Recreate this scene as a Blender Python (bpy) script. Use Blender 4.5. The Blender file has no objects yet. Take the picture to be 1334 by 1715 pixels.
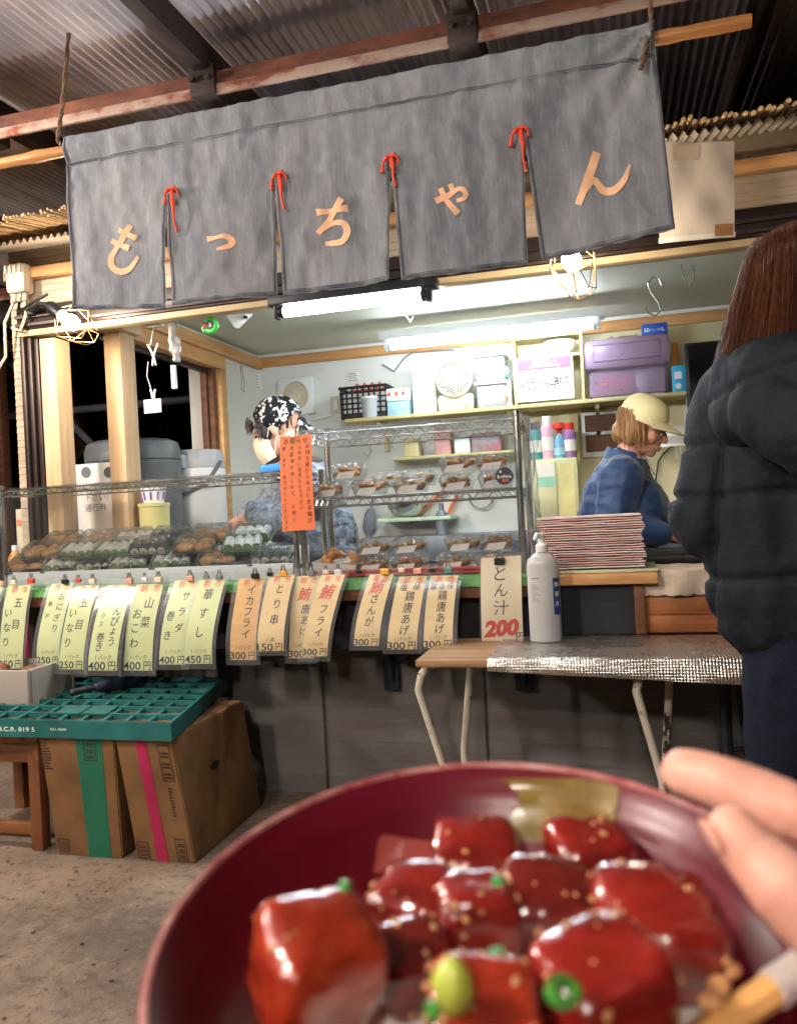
import bpy, bmesh, math, random
from mathutils import Vector, Matrix, noise
random.seed(7)
S = bpy.context.scene
C = S.collection
R = math.radians
V = Vector
# ------------------------------------------------------------ camera
CAM = V((0, 0, 1.1)); FPX = 1350.0; YAW = R(15.1); ROLL = R(2.9)
AX = V((-math.sin(YAW), math.cos(YAW), 0)); R0 = V((math.cos(YAW), math.sin(YAW), 0)); U0 = V((0, 0, 1))
RT = R0 * math.cos(ROLL) - U0 * math.sin(ROLL); UP = U0 * math.cos(ROLL) + R0 * math.sin(ROLL)
cd = bpy.data.cameras.new('camera'); cam = bpy.data.objects.new('camera', cd); C.objects.link(cam)
M = Matrix((RT, UP, -AX)).transposed().to_4x4(); M.translation = CAM
cam.matrix_world = M
cd.sensor_fit = 'HORIZONTAL'; cd.sensor_width = 36; cd.lens = 36 * FPX / 1334
cd.clip_start = .01; cd.clip_end = 500
cd.dof.use_dof = True; cd.dof.focus_distance = 2.9; cd.dof.aperture_fstop = 16
S.camera = cam
# ------------------------------------------------------------ night sky, exposure
S.render.engine = 'CYCLES'
S.view_settings.view_transform = 'Standard'; S.view_settings.look = 'None'
S.view_settings.exposure = 1.4; S.view_settings.gamma = 1
S.cycles.use_denoising = True
S.cycles.max_bounces = 8; S.cycles.transparent_max_bounces = 24; S.cycles.transmission_bounces = 6
S.cycles.sample_clamp_indirect = 6
S.cycles.caustics_reflective = False; S.cycles.caustics_refractive = False
W = bpy.data.worlds.new('World'); S.world = W; W.use_nodes = True
nt = W.node_tree; sk = nt.nodes.new('ShaderNodeTexSky'); sk.sky_type = 'NISHITA'; sk.sun_disc = False
sk.sun_elevation = R(-6); sk.sun_rotation = R(200)
nt.links.new(sk.outputs[0], nt.nodes['Background'].inputs[0]); nt.nodes['Background'].inputs[1].default_value = .12
K_BULB, K_TUBE, K_PEND = 110.0, 98.0, 240.0      # emission of cage bulbs, tubes, market lamps

def P(px, py, X=None, Y=None, Z=None, D=None):
    """world point under a photograph pixel on a plane (X=, Y=, Z=) or at axial depth D"""
    d = AX * FPX + RT * (px - 667) - UP * (py - 857.5)
    if D is not None: t = D / FPX
    elif Y is not None: t = (Y - CAM.y) / d.y
    elif X is not None: t = (X - CAM.x) / d.x
    else: t = (Z - CAM.z) / d.z
    return CAM + d * t

# ------------------------------------------------------------ materials
def srgb(h):
    c = [int(h[i:i + 2], 16) / 255 for i in (0, 2, 4)]
    return tuple(x / 12.92 if x <= .04045 else ((x + .055) / 1.055) ** 2.4 for x in c) + (1,)
MATS = {}
def mat(name, col, rough=.6, metal=0, var=.18, vs=6, bump=.15, bs=60, col2=None, stretch=(1, 1, 1), lo=.35, hi=.65,
        spec=.5, coat=0, sss=0, trans=0, ior=1.45, alpha=1, emit=0, sheen=0, detail=5, bdist=.004, rvar=.1):
    if name in MATS: return MATS[name]
    m = bpy.data.materials.new(name); m.use_nodes = True; MATS[name] = m
    n = m.node_tree.nodes; l = m.node_tree.links; b = n['Principled BSDF']
    if isinstance(col, str): col = srgb(col)
    if isinstance(col2, str): col2 = srgb(col2)
    tc = n.new('ShaderNodeTexCoord'); mp = n.new('ShaderNodeMapping'); mp.inputs['Scale'].default_value = stretch
    l.new(tc.outputs['Object'], mp.inputs['Vector'])
    nz = n.new('ShaderNodeTexNoise'); nz.inputs['Scale'].default_value = vs; nz.inputs['Detail'].default_value = detail
    nz.inputs['Roughness'].default_value = .62
    l.new(mp.outputs[0], nz.inputs['Vector'])
    if col2 is None: col2 = tuple(c * (1 - var) for c in col[:3]) + (1,); col = tuple(min(1, c * (1 + var * .5)) for c in col[:3]) + (1,)
    rp = n.new('ShaderNodeValToRGB'); rp.color_ramp.elements[0].position = lo; rp.color_ramp.elements[1].position = hi
    rp.color_ramp.elements[0].color = col2; rp.color_ramp.elements[1].color = col
    l.new(nz.outputs['Fac'], rp.inputs[0]); l.new(rp.outputs[0], b.inputs['Base Color'])
    mr = n.new('ShaderNodeMapRange'); mr.inputs['To Min'].default_value = max(.02, rough - rvar); mr.inputs['To Max'].default_value = min(1, rough + rvar)
    l.new(nz.outputs['Fac'], mr.inputs['Value']); l.new(mr.outputs[0], b.inputs['Roughness'])
    b.inputs['Metallic'].default_value = metal; b.inputs['Specular IOR Level'].default_value = spec
    b.inputs['Coat Weight'].default_value = coat; b.inputs['Coat Roughness'].default_value = .08
    b.inputs['IOR'].default_value = ior; b.inputs['Transmission Weight'].default_value = trans; b.inputs['Alpha'].default_value = alpha
    if sss:
        b.inputs['Subsurface Weight'].default_value = sss; b.inputs['Subsurface Radius'].default_value = (1, .3, .2); b.inputs['Subsurface Scale'].default_value = .006
    if sheen: b.inputs['Sheen Weight'].default_value = sheen
    if emit:
        b.inputs['Emission Color'].default_value = col; b.inputs['Emission Strength'].default_value = emit
    if bump:
        n2 = n.new('ShaderNodeTexNoise'); n2.inputs['Scale'].default_value = bs; n2.inputs['Detail'].default_value = 4
        l.new(mp.outputs[0], n2.inputs['Vector'])
        bp = n.new('ShaderNodeBump'); bp.inputs['Strength'].default_value = bump; bp.inputs['Distance'].default_value = bdist
        l.new(n2.outputs['Fac'], bp.inputs['Height']); l.new(bp.outputs[0], b.inputs['Normal'])
    return m
def emission(name, col, k):
    m = bpy.data.materials.new(name); m.use_nodes = True; n = m.node_tree.nodes; n.clear()
    e = n.new('ShaderNodeEmission'); e.inputs[0].default_value = srgb(col); e.inputs[1].default_value = k
    o = n.new('ShaderNodeOutputMaterial'); m.node_tree.links.new(e.outputs[0], o.inputs[0]); MATS[name] = m; return m
def film(name, tint='ffffff', gloss=.12, rough=.12, bump=.6, bs=14, body=.05, fs=.75):
    """thin clear plastic sheet: mostly see-through, wrinkled sheen, a little milky"""
    m = bpy.data.materials.new(name); m.use_nodes = True; n = m.node_tree.nodes; l = m.node_tree.links; n.clear()
    t = n.new('ShaderNodeBsdfTransparent'); t.inputs[0].default_value = srgb(tint)
    g = n.new('ShaderNodeBsdfGlossy'); g.inputs['Roughness'].default_value = rough
    d = n.new('ShaderNodeBsdfDiffuse'); d.inputs[0].default_value = (.8, .82, .84, 1)
    tc = n.new('ShaderNodeTexCoord'); z = n.new('ShaderNodeTexNoise'); z.inputs['Scale'].default_value = bs; z.inputs['Detail'].default_value = 5
    l.new(tc.outputs['Object'], z.inputs['Vector'])
    bp = n.new('ShaderNodeBump'); bp.inputs['Strength'].default_value = bump; bp.inputs['Distance'].default_value = .02
    l.new(z.outputs['Fac'], bp.inputs['Height']); l.new(bp.outputs[0], g.inputs['Normal'])
    fr = n.new('ShaderNodeFresnel'); fr.inputs['IOR'].default_value = 1.45; l.new(bp.outputs[0], fr.inputs['Normal'])
    ad = n.new('ShaderNodeMath'); ad.operation = 'MULTIPLY_ADD'; ad.inputs[1].default_value = fs; ad.inputs[2].default_value = gloss * .12; ad.use_clamp = True
    l.new(fr.outputs[0], ad.inputs[0])
    m1 = n.new('ShaderNodeMixShader'); m1.inputs[0].default_value = body; l.new(t.outputs[0], m1.inputs[1]); l.new(d.outputs[0], m1.inputs[2])
    m2 = n.new('ShaderNodeMixShader'); l.new(ad.outputs[0], m2.inputs[0]); l.new(m1.outputs[0], m2.inputs[1]); l.new(g.outputs[0], m2.inputs[2])
    o = n.new('ShaderNodeOutputMaterial'); l.new(m2.outputs[0], o.inputs[0]); MATS[name] = m; return m

# ------------------------------------------------------------ objects
def thing(name, label, cat, loc=(0, 0, 0), group=None):
    o = bpy.data.objects.new(name, None); C.objects.link(o); o.location = loc; o.empty_display_size = .05
    o['label'] = label; o['category'] = cat
    if group: o['group'] = group
    return o
def tag(o, label, cat, group=None):
    o['label'] = label; o['category'] = cat
    if group: o['group'] = group
    return o
def origin(o):
    p = V((0, 0, 0))
    while o: p += o.location; o = o.parent
    return p
def link_mesh(name, me, m, parent=None, label=None, base=None):
    o = bpy.data.objects.new(name, me); C.objects.link(o)
    if m is not None: me.materials.clear(); me.materials.append(m)
    if parent is not None: o.parent = parent; off = origin(parent)
    else: off = V(base) if base is not None else V((0, 0, 0)); o.location = off
    me.transform(Matrix.Translation(-off))
    if label: o['label'] = label
    return o
def copy_thing(o, loc, rz=None, label=None):
    c = o.copy(); C.objects.link(c); c.location = loc
    if rz is not None: c.rotation_euler = (c.rotation_euler.x, c.rotation_euler.y, rz)
    if label: c['label'] = label
    for ch in o.children:
        d = ch.copy(); C.objects.link(d); d.parent = c
        for g in ch.children:
            e = g.copy(); C.objects.link(e); e.parent = d
    return c
def frame(z, x=None):
    z = V(z).normalized(); x = V(x) if x is not None else (V((0, 0, 1)) if abs(z.z) < .9 else V((1, 0, 0)))
    y = z.cross(x).normalized(); x = y.cross(z)
    return Matrix((x, y, z)).transposed()
class MB:
    def __init__(s): s.b = bmesh.new()
    def poly(s, pts, faces):
        vs = [s.b.verts.new(p) for p in pts]
        for f in faces:
            try: s.b.faces.new([vs[i] for i in f])
            except ValueError: pass
        return vs
    def box(s, lo, hi, bev=0):
        lo, hi = V(lo), V(hi)
        c, h = (lo + hi) / 2, (hi - lo)
        return s.obox(c, h, None, bev)
    def obox(s, c, size, rot=None, bev=0, jit=0):
        m = Matrix.Translation(V(c)) @ ((rot if rot is not None else Matrix.Identity(3)).to_4x4()) @ Matrix.Diagonal(V(size).to_4d())
        r = bmesh.ops.create_cube(s.b, size=1, matrix=m)
        if jit:
            for v in r['verts']: v.co += V((random.uniform(-jit, jit), random.uniform(-jit, jit), random.uniform(-jit, jit)))
        if bev:
            es = list({e for v in r['verts'] for e in v.link_edges})
            bmesh.ops.bevel(s.b, geom=es, offset=bev, segments=2, affect='EDGES', profile=.5)
        return s
    def tube(s, pts, r, n=8, caps=True, closed=False):
        pts = [V(p) for p in pts]; N = len(pts)
        rs = r if isinstance(r, (list, tuple)) else [r] * N
        rings = []; prev = None
        for i, p in enumerate(pts):
            if closed: t = pts[(i + 1) % N] - pts[i - 1]
            else: t = pts[min(i + 1, N - 1)] - pts[max(i - 1, 0)]
            if t.length < 1e-9: t = V((0, 0, 1))
            fr = frame(t, prev) if prev is not None and abs(t.normalized().dot(prev)) < .95 else frame(t)
            prev = fr.col[0]
            rings.append([s.b.verts.new(p + (fr.col[0] * math.cos(a) + fr.col[1] * math.sin(a)) * rs[i]) for a in [2 * math.pi * k / n for k in range(n)]])
        for i in range(N if closed else N - 1):
            A, B = rings[i], rings[(i + 1) % N]
            for k in range(n):
                s.b.faces.new((A[k], A[(k + 1) % n], B[(k + 1) % n], B[k]))
        if caps and not closed:
            s.b.faces.new(rings[0][::-1]); s.b.faces.new(rings[-1])
        return s
    def lathe(s, prof, c=(0, 0, 0), rot=None, n=32, sx=1, sy=1):
        rot = rot if rot is not None else Matrix.Identity(3); c = V(c); rings = []
        for (r, z) in prof:
            if r < 1e-6: rings.append([s.b.verts.new(c + rot @ V((0, 0, z)))])
            else: rings.append([s.b.verts.new(c + rot @ V((r * sx * math.cos(2 * math.pi * k / n), r * sy * math.sin(2 * math.pi * k / n), z))) for k in range(n)])
        for A, B in zip(rings, rings[1:]):
            for k in range(n):
                q = [A[k % len(A)], A[(k + 1) % len(A)], B[(k + 1) % len(B)], B[k % len(B)]]
                q = [v for i, v in enumerate(q) if v not in q[:i]]
                if len(q) > 2:
                    try: s.b.faces.new(q)
                    except ValueError: pass
        return s
    def ell(s, c, r, rot=None, sub=3):
        r = V(r) if not isinstance(r, (int, float)) else V((r, r, r))
        m = Matrix.Translation(V(c)) @ ((rot if rot is not None else Matrix.Identity(3)).to_4x4()) @ Matrix.Diagonal(r.to_4d())
        bmesh.ops.create_icosphere(s.b, subdivisions=sub, radius=1, matrix=m); return s
    def cap(s, a, b, ra, rb, n=14, sub=2):
        a, b = V(a), V(b)
        s.ell(a, ra, sub=sub); s.ell(b, rb, sub=sub)
        if (b - a).length > 1e-5: s.tube([a, b], [ra, rb], n=n)
        return s
    def limb(s, pts, rs):
        for i in range(len(pts) - 1): s.cap(pts[i], pts[i + 1], rs[i], rs[i + 1])
        return s
    def grid(s, fn, nu, nv):
        vs = [[s.b.verts.new(fn(i / nu, j / nv)) for j in range(nv + 1)] for i in range(nu + 1)]
        for i in range(nu):
            for j in range(nv): s.b.faces.new((vs[i][j], vs[i + 1][j], vs[i + 1][j + 1], vs[i][j + 1]))
        return vs
    def slab(s, top, th):
        """closed plate from a ring of top points, thickness vector th"""
        th = V(th); top = [V(p) for p in top]; n = len(top)
        a = [s.b.verts.new(p) for p in top]; b = [s.b.verts.new(p + th) for p in top]
        s.b.faces.new(a); s.b.faces.new(b[::-1])
        for i in range(n): s.b.faces.new((a[i], b[i], b[(i + 1) % n], a[(i + 1) % n]))
        return s
    def mesh(s, name, smooth=True, ang=.6, norm=True):
        if norm: bmesh.ops.recalc_face_normals(s.b, faces=s.b.faces)
        if smooth:
            for f in s.b.faces: f.smooth = True
            for e in s.b.edges:
                if len(e.link_faces) == 2 and e.calc_face_angle(0) > ang: e.smooth = False
        me = bpy.data.meshes.new(name); s.b.to_mesh(me); s.b.free(); return me
    def build(s, name, m, parent=None, label=None, base=None, smooth=True, ang=.6, norm=True):
        return link_mesh(name, s.mesh(name, smooth, ang, norm), m, parent, label, base)
def bake(me, mods):
    o = bpy.data.objects.new('tmp', me); C.objects.link(o)
    for t, kw in mods:
        md = o.modifiers.new(t, t)
        for k, v in kw.items(): setattr(md, k, v)
    dg = bpy.context.evaluated_depsgraph_get(); dg.update()
    out = bpy.data.meshes.new_from_object(o.evaluated_get(dg))
    bpy.data.objects.remove(o); bpy.data.meshes.remove(me)
    for p in out.polygons: p.use_smooth = True
    return out
def blob(name, mb, vox, m, parent=None, smooth=6, fn=None, label=None, base=None, fac=.5):
    me = bake(mb.mesh('tmp', False), [('REMESH', dict(mode='VOXEL', voxel_size=vox)), ('SMOOTH', dict(factor=fac, iterations=smooth))])
    if fn:
        ns = [v.normal.copy() for v in me.vertices]
        for v, n in zip(me.vertices, ns): v.co = fn(v.co.copy(), n)
    return link_mesh(name, me, m, parent, label, base)
# ------------------------------------------------------------ writing
_txt = {}
def glyphs(body, bold=0.0):
    k = (body, bold)
    if k not in _txt:
        cu = bpy.data.curves.new('t', 'FONT'); cu.body = body; cu.size = 1; cu.offset = bold; cu.resolution_u = 3
        cu.align_x = 'CENTER'; cu.align_y = 'CENTER'
        o = bpy.data.objects.new('t', cu); C.objects.link(o)
        dg = bpy.context.evaluated_depsgraph_get(); dg.update()
        me = bpy.data.meshes.new_from_object(o.evaluated_get(dg))
        vs = [v.co.xy.copy() for v in me.vertices]; fs = [tuple(p.vertices) for p in me.polygons]
        if vs:
            cx = (min(v.x for v in vs) + max(v.x for v in vs)) / 2; cy = (min(v.y for v in vs) + max(v.y for v in vs)) / 2
            vs = [V((v.x - cx, v.y - cy)) for v in vs]
        _txt[k] = (vs, fs)
        bpy.data.objects.remove(o); bpy.data.curves.remove(cu); bpy.data.meshes.remove(me)
    return _txt[k]
def write(mb, body, fn, cx, cy, size, bold=0.0, sx=1.0, slant=0.0, width=None):
    """put text round (cx, cy) of a surface; fn(u, v) -> world point"""
    vs, fs = glyphs(body, bold)
    if not vs: return
    if width:
        w = max(v.x for v in vs) - min(v.x for v in vs); sx = width / (w * size)
    mb.poly([fn(cx + (v.x + slant * v.y) * size * sx, cy + v.y * size) for v in vs], fs)
def plane_fn(o, u, v):
    o, u, v = V(o), V(u), V(v)
    return lambda a, b: o + u * a + v * b
# ============================================================ palette
m_concrete = mat('concrete', '8a7a68', .85, vs=3, bump=.5, bs=90, col2='5d5146', lo=.3, hi=.7, detail=9, bdist=.006)
m_roof = mat('roof_sheet', 'e6dad8', .6, metal=.05, vs=1.6, bump=.2, bs=25, col2='a0979e', stretch=(1.6, .35, 1), lo=.35, hi=.68)
m_rust = mat('rust', '80503d', .85, vs=9, bump=.6, bs=60, col2='4a2a22', stretch=(.5, 1, 1))
m_peel = mat('peeling_paint', 'a08a7c', .8, vs=14, bump=.5, bs=60, col2='7a4030', lo=.4, hi=.55, stretch=(.5, 1, 1))
m_darksteel = mat('dark_steel', '4a3a34', .75, metal=.1, vs=9, bump=.4, col2='2c2220', stretch=(1, .4, 1))
m_siding = mat('cream_siding', 'b8a892', .7, vs=2.2, bump=.35, bs=40, col2='97866f', stretch=(.6, .6, 3))
m_sidedark = mat('grey_siding', '6a6765', .8, vs=2.2, bump=.35, bs=40, col2='58514c', stretch=(.6, .6, 4))
m_white = mat('white_panel', 'dcdcd4', .55, vs=1.3, bump=.05, col2='cfcfc6')
m_ceil = mat('ceiling_board', 'c9cbbb', .6, vs=1.5, bump=.05, col2='bdbfae')
m_pine = mat('pine', 'd3b690', .55, vs=3.5, bump=.15, bs=30, col2='bd9a72', stretch=(6, 6, .5))
m_pineX = mat('pine_along', 'd2a06a', .55, vs=3.5, bump=.15, bs=30, col2='b07b48', stretch=(.5, 6, 6))
m_pineY = mat('pine_deep', 'd6a870', .55, vs=3.5, bump=.15, bs=30, col2='b98652', stretch=(6, .5, 6))
m_brown = mat('brown_wood', '7d5136', .6, vs=4, bump=.2, bs=30, col2='573522', stretch=(.6, 6, 6))
m_bronze = mat('bronze_aluminium', '3a302c', .4, metal=.6, vs=6, bump=.05)
m_black = mat('black_plastic', '17181b', .45, vs=8, bump=.1)
m_blackpanel = mat('black_board', '23262d', .75, vs=5, bump=.3, bs=50, col2='191b21', stretch=(.4, 1, 5))
m_bamboo = mat('bamboo', 'c08a55', .4, vs=5, bump=.1, col2='94602f', stretch=(.4, 4, 4))
m_reed = mat('reed', 'c2a271', .7, vs=30, bump=.3, col2='7d5f38', stretch=(6, .5, 6), lo=.3, hi=.7)
m_plastic_corr = mat('clear_corrugated', 'bdb4a6', .4, vs=4, bump=.1, col2='9c9283')
m_chrome = mat('chrome_wire', 'c9c6c0', .22, metal=1, vs=10, bump=.03)
m_greysteel = mat('grey_pipe', '777c84', .5, metal=.4, vs=8, bump=.2)
m_ivory = mat('ivory_plastic', 'cbbfa8', .45, vs=5, bump=.05)
m_whitepl = mat('white_plastic', 'e2e3e2', .35, vs=5, bump=.03, var=.05)
m_navy = mat('navy_nylon', '141c30', .5, vs=20, bump=.6, bs=40)
m_paper = mat('white_paper', 'e6e0d6', .8, vs=3, bump=.15, bs=9, var=.06)
m_wire = mat('white_wire', '7d6038', .4, metal=.6, vs=5, bump=.05)
m_rope = mat('rope', '6e5644', .9, vs=60, bump=.8, bs=200)
m_ink = mat('black_ink', '191512', .8, vs=40, bump=0)
m_red = mat('red_ink', 'c9321f', .75, vs=40, bump=0, var=.1)
m_orangered = mat('faded_red_ink', 'd8613c', .75, vs=60, bump=0, var=.2)
e_bulb = emission('bulb_glow', 'ffebd2', K_BULB)
e_pend = emission('pendant_glow', 'fff1e4', K_PEND)
e_tube = emission('tube_glow', 'e4f3ff', K_TUBE); e_tube2 = emission('long_tube_glow', 'e9f5ff', K_TUBE * .34)

# ============================================================ ground
def dirty(m, c, sc, lo, hi, amt, seed=3.0, stretch=(1, 1, 1)):
    n = m.node_tree.nodes; l = m.node_tree.links; b = n['Principled BSDF']; src = b.inputs['Base Color'].links[0].from_socket
    tc = n.new('ShaderNodeTexCoord'); mp = n.new('ShaderNodeMapping'); mp.inputs['Location'].default_value = (seed, seed, seed); mp.inputs['Scale'].default_value = stretch; l.new(tc.outputs['Object'], mp.inputs[0])
    z = n.new('ShaderNodeTexNoise'); z.inputs['Scale'].default_value = sc; z.inputs['Detail'].default_value = 8; z.inputs['Roughness'].default_value = .7; l.new(mp.outputs[0], z.inputs['Vector'])
    r = n.new('ShaderNodeMapRange'); r.inputs['From Min'].default_value = lo; r.inputs['From Max'].default_value = hi; r.inputs['To Max'].default_value = amt; l.new(z.outputs['Fac'], r.inputs['Value'])
    x = n.new('ShaderNodeMix'); x.data_type = 'RGBA'; l.new(src, x.inputs['A']); x.inputs['B'].default_value = srgb(c); l.new(r.outputs[0], x.inputs['Factor']); l.new(x.outputs['Result'], b.inputs['Base Color'])
dirty(m_concrete, '4a4038', 28, .52, .62, .7); dirty(m_concrete, 'a8937a', 60, .56, .66, .5, 9); dirty(m_concrete, '3f3630', 1.4, .5, .62, .6, 5)
dirty(m_sidedark, '524d49', 5, .52, .7, .6, 2, (.6, 1, 2)); dirty(m_siding, '8a7355', 6, .55, .7, .5, 2, (.6, 1, 3)); dirty(m_roof, '6a5c5c', 2.2, .54, .68, .55, 2, (2.5, .3, 1)); dirty(m_roof, '7a5a48', 9, .58, .7, .45, 6, (2, .5, 1))
dirty(m_white, 'b9b6a6', 3, .55, .75, .35, 2); dirty(m_ceil, 'a8a892', 2, .55, .75, .4, 2)
mb = MB(); mb.grid(lambda a, b: V((-60 + 120 * a, -50 + 120 * b, .004 * noise.noise(V((a * 90, b * 90, 0))))), 60, 60)
g = mb.build('ground', m_concrete); g['kind'] = 'structure'

mb = MB()
for i in range(420):
    x, y = random.uniform(-2.2, .4), random.uniform(.9, 2.9); r = random.uniform(.002, .007); mb.ell((x, y, r * .4 + .002), (r, r * random.uniform(.6, 1), r * .6), sub=1)
gr = mb.build('grit', m_concrete); gr['kind'] = 'stuff'; tag(gr, 'loose grit and small pebbles scattered on the concrete ground', 'grit')
# ============================================================ shed roof over the lane
def roof_z(y): return 2.80 + .035 * (y - 2.6)
t = thing('shed_roof', 'rusty shed roof of corrugated metal sheets over the stall and the lane', 'roof', (0, 2.6, 0))
mb = MB(); PIT = .036; x = -6.0; k = 0
while x < 4.5:
    x1 = x + .70; n = int(.72 / PIT * 6); dz = .006 * (k % 2) + random.uniform(-.004, .004)
    mb.grid(lambda a, b: V((x + .72 * a, -3 + 10 * b, roof_z(-3 + 10 * b) + .010 * math.sin(2 * math.pi * (x + .72 * a) / PIT) + dz)), n, 2)
    x = x1; k += 1
mb.build('roof_sheet', m_roof, t, ang=3, norm=False)
for bx in [-5.1, -4.15, -3.2, -2.25, -1.32, -.4, .55, 1.5, 2.4, 3.3]:
    mb = MB(); sl = math.atan(.035)
    mb.obox((bx, 2, roof_z(2) - .075), (.055, 10, .1), Matrix.Rotation(sl, 3, 'X'), .004); mb.build('rafter', m_darksteel, t)
def rust_beam(y, ztop):
    mb = MB(); mb.box((-6, y - .03, ztop - .05), (4.4, y + .03, ztop), .006); mb.build('beam', m_rust, t)
    mb = MB(); mb.box((-6, y - .035, ztop - .085), (4.4, y - .018, ztop - .0495), .004); mb.build('beam_lip', m_peel, t)
b0 = P(300, 112, Y=2.6); rust_beam(2.6, roof_z(2.6) - .126)
rust_beam(.9, roof_z(.9) - .126); rust_beam(4.6, roof_z(4.6) - .126)
for bx in [-4.15, -2.25, -1.32, -.4, .55, 1.5]:
    mb = MB(); mb.box((bx - .05, 2.55, roof_z(2.6) - .215), (bx + .05, 2.66, roof_z(2.6) - .1), .012)
    for s in (-1, 1): mb.tube([(bx + .03 * s, 2.545, roof_z(2.6) - .16), (bx + .03 * s, 2.53, roof_z(2.6) - .16)], .011, 6)
    mb.build('beam_clamp', m_darksteel, t)
for (bx, by) in [(-5.4, 6.2), (2.6, 6.2), (-5.4, -2.4), (3.4, -2.4)]:
    mb = MB(); mb.box((bx - .05, by - .05, 0), (bx + .05, by + .05, roof_z(by) - .02), .008); mb.build('post', m_brown, t)
mb = MB(); q = P(1305, 90, Y=4.9); mb.box((q.x - .05, 4.84, 2.3), (q.x + .05, 4.94, roof_z(4.9) - .02), .006); mb.build('post', m_brown, t)

# ============================================================ the stall hut
XL, XR, YF, YB = P(27, 660, Y=3.0).x, 1.75, 3.0, 5.0
ZO, ZH, ZC, ZT = .84, 1.98, 2.2, 2.36
st = thing('stall_hut', 'small food stall hut of cream siding with a wide lit serving opening', 'stall', ((XL + XR) / 2, 4, 0))
def siding(x0, x1, z0, z1, y, m, step=.07, th=.03):
    mb = MB(); z = z0
    while z < z1 - 1e-4:
        zz = min(z + step, z1)
        pr = [(y - .007, z), (y - .003, zz), (y + th, zz), (y + th, z)]
        mb.poly([(x0, a, b) for a, b in pr] + [(x1, a, b) for a, b in pr], [(0, 1, 2, 3), (7, 6, 5, 4), (0, 4, 5, 1), (1, 5, 6, 2), (2, 6, 7, 3), (3, 7, 4, 0)])
        z = zz
    return mb
siding(XL, XR, .0, ZO, YF, m_sidedark).build('lower_wall', m_sidedark, st, smooth=False)
siding(XL, XR, 2.075, ZT, YF, m_siding, .03).build('upper_wall', m_siding, st, smooth=False)
siding(XL, XL + .045, ZO, 2.075, YF, m_siding, .03).build('corner_post', m_siding, st, smooth=False)
mb = MB(); mb.box((XL + .046, YF - .03, 1.974), (XR, YF + .02, 2.073), .004); mb.box((XL + .046, YF - .042, 2.02), (XR, YF - .031, 2.034)); mb.box((XL + .046, YF - .042, 1.985), (XR, YF - .031, 1.997))
mb.build('lintel_track', m_bronze, st)
mb = MB(); mb.box((XL + .046, YF - .026, 1.946), (XR, YF + .03, 1.972), .003); mb.build('lintel_beam', mat('pale_lintel', 'c8b48e', .6, vs=4, bump=.15, bs=30, col2='b09a72', stretch=(.5, 6, 6)), st)
# sash rails and post at the left of the opening
mb = MB()
for i in range(3): mb.box((XL + .047 + .027 * i, YF - .02 + .012 * i, ZO), (XL + .068 + .027 * i, YF + .05, 1.984), .002)
mb.build('sash_rail', m_bronze, st)
mb = MB(); mb.box((XL + .132, YF - .0, ZO), (XL + .212, YF + .10, 1.934), .004); mb.build('corner_stud', m_pine, st)
XI = -2.28
mb = MB(); mb.box((XL + .01, YF + .11, 0), (XI, YB, 1.0)); mb.box((XL + .01, YF + .11, 2.10), (XI, YB, ZT - .01)); mb.box((XL + .01, 4.50, 1.0), (XI, YB, 2.10))
mb.build('side_wall', m_white, st)
wn = MB(); wn.box((XI - .1, YF + .112, 1.0), (XI + .02, 4.5, 1.03), .003); wn.box((XI - .1, YF + .112, 2.02), (XI + .02, 4.5, 2.10), .003)
wn.box((XI - .1, 4.43, 1.031), (XI + .02, 4.4995, 2.019), .003)
wf = wn.build('window', m_pineY, st, 'side window in a pine frame open to the night')
mb = MB(); mb.box((XI - .09, 4.37, 1.031), (XI - .05, 4.428, 2.018), .003); mb.box((XI - .045, 4.385, 1.031), (XI - .012, 4.428, 2.018), .003); mb.build('sash', m_brown, wf)
mb = MB(); mb.box((XI - .07, 3.14, 1.99), (XI - .04, 4.36, 2.018), .002); mb.build('rail', m_bronze, wf)
q = P(200, 620, X=XI + .06)
mb = MB(); mb.box((XI + .022, q.y - .06, .95), (XI + .11, q.y + .06, 2.0), .005); mb.box((XI + .015, q.y - .085, 2.001), (XI + .14, q.y + .08, 2.06), .006); mb.build('window_post', m_pine, st)
mb = MB(); mb.box((XI + .001, YF + .1, 2.101), (XI + .045, YB - .002, 2.17), .004); mb.build('ceiling_trim', m_pineY, st)
mb = MB(); mb.box((XI - .1, YB, 0), (XR, YB + .06, ZT - .01)); mb.build('back_wall', m_white, st)
mb = MB(); mb.box((XI + .002, YB - .025, 2.11), (XR - .08, YB - .001, 2.175), .003); mb.build('back_trim', m_pineX, st)
mb = MB(); mb.box((XI - .1, YF + .035, ZC), (XR, YB - .001, ZC + .03)); mb.build('ceiling', m_ceil, st)
mb = MB(); mb.box((XR - .07, YF + .035, 0), (XR - .001, YB - .001, ZC - .001)); mb.build('end_wall', m_white, st)
mb = MB(); mb.box((XL, YF - .05, ZT), (XR, YB + .08, ZT + .03)); mb.build('hut_roof', m_darksteel, st)
mb = MB(); mb.box((XI, YF + .04, .002), (XR - .08, YB - .002, .03)); mb.build('floor', m_brown, st)
# yellowish plywood on the right half of the back wall
q0 = P(868, 640, Y=YB - .012)
m_ply = mat('plywood', 'e0d6b0', .6, vs=2, bump=.1, col2='d2c598', stretch=(1, 1, .4))
mb = MB(); mb.box((q0.x, YB - .012, .9), (XR - .075, YB - .002, 2.108)); mb.build('plywood_lining', m_ply, st)

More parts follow.
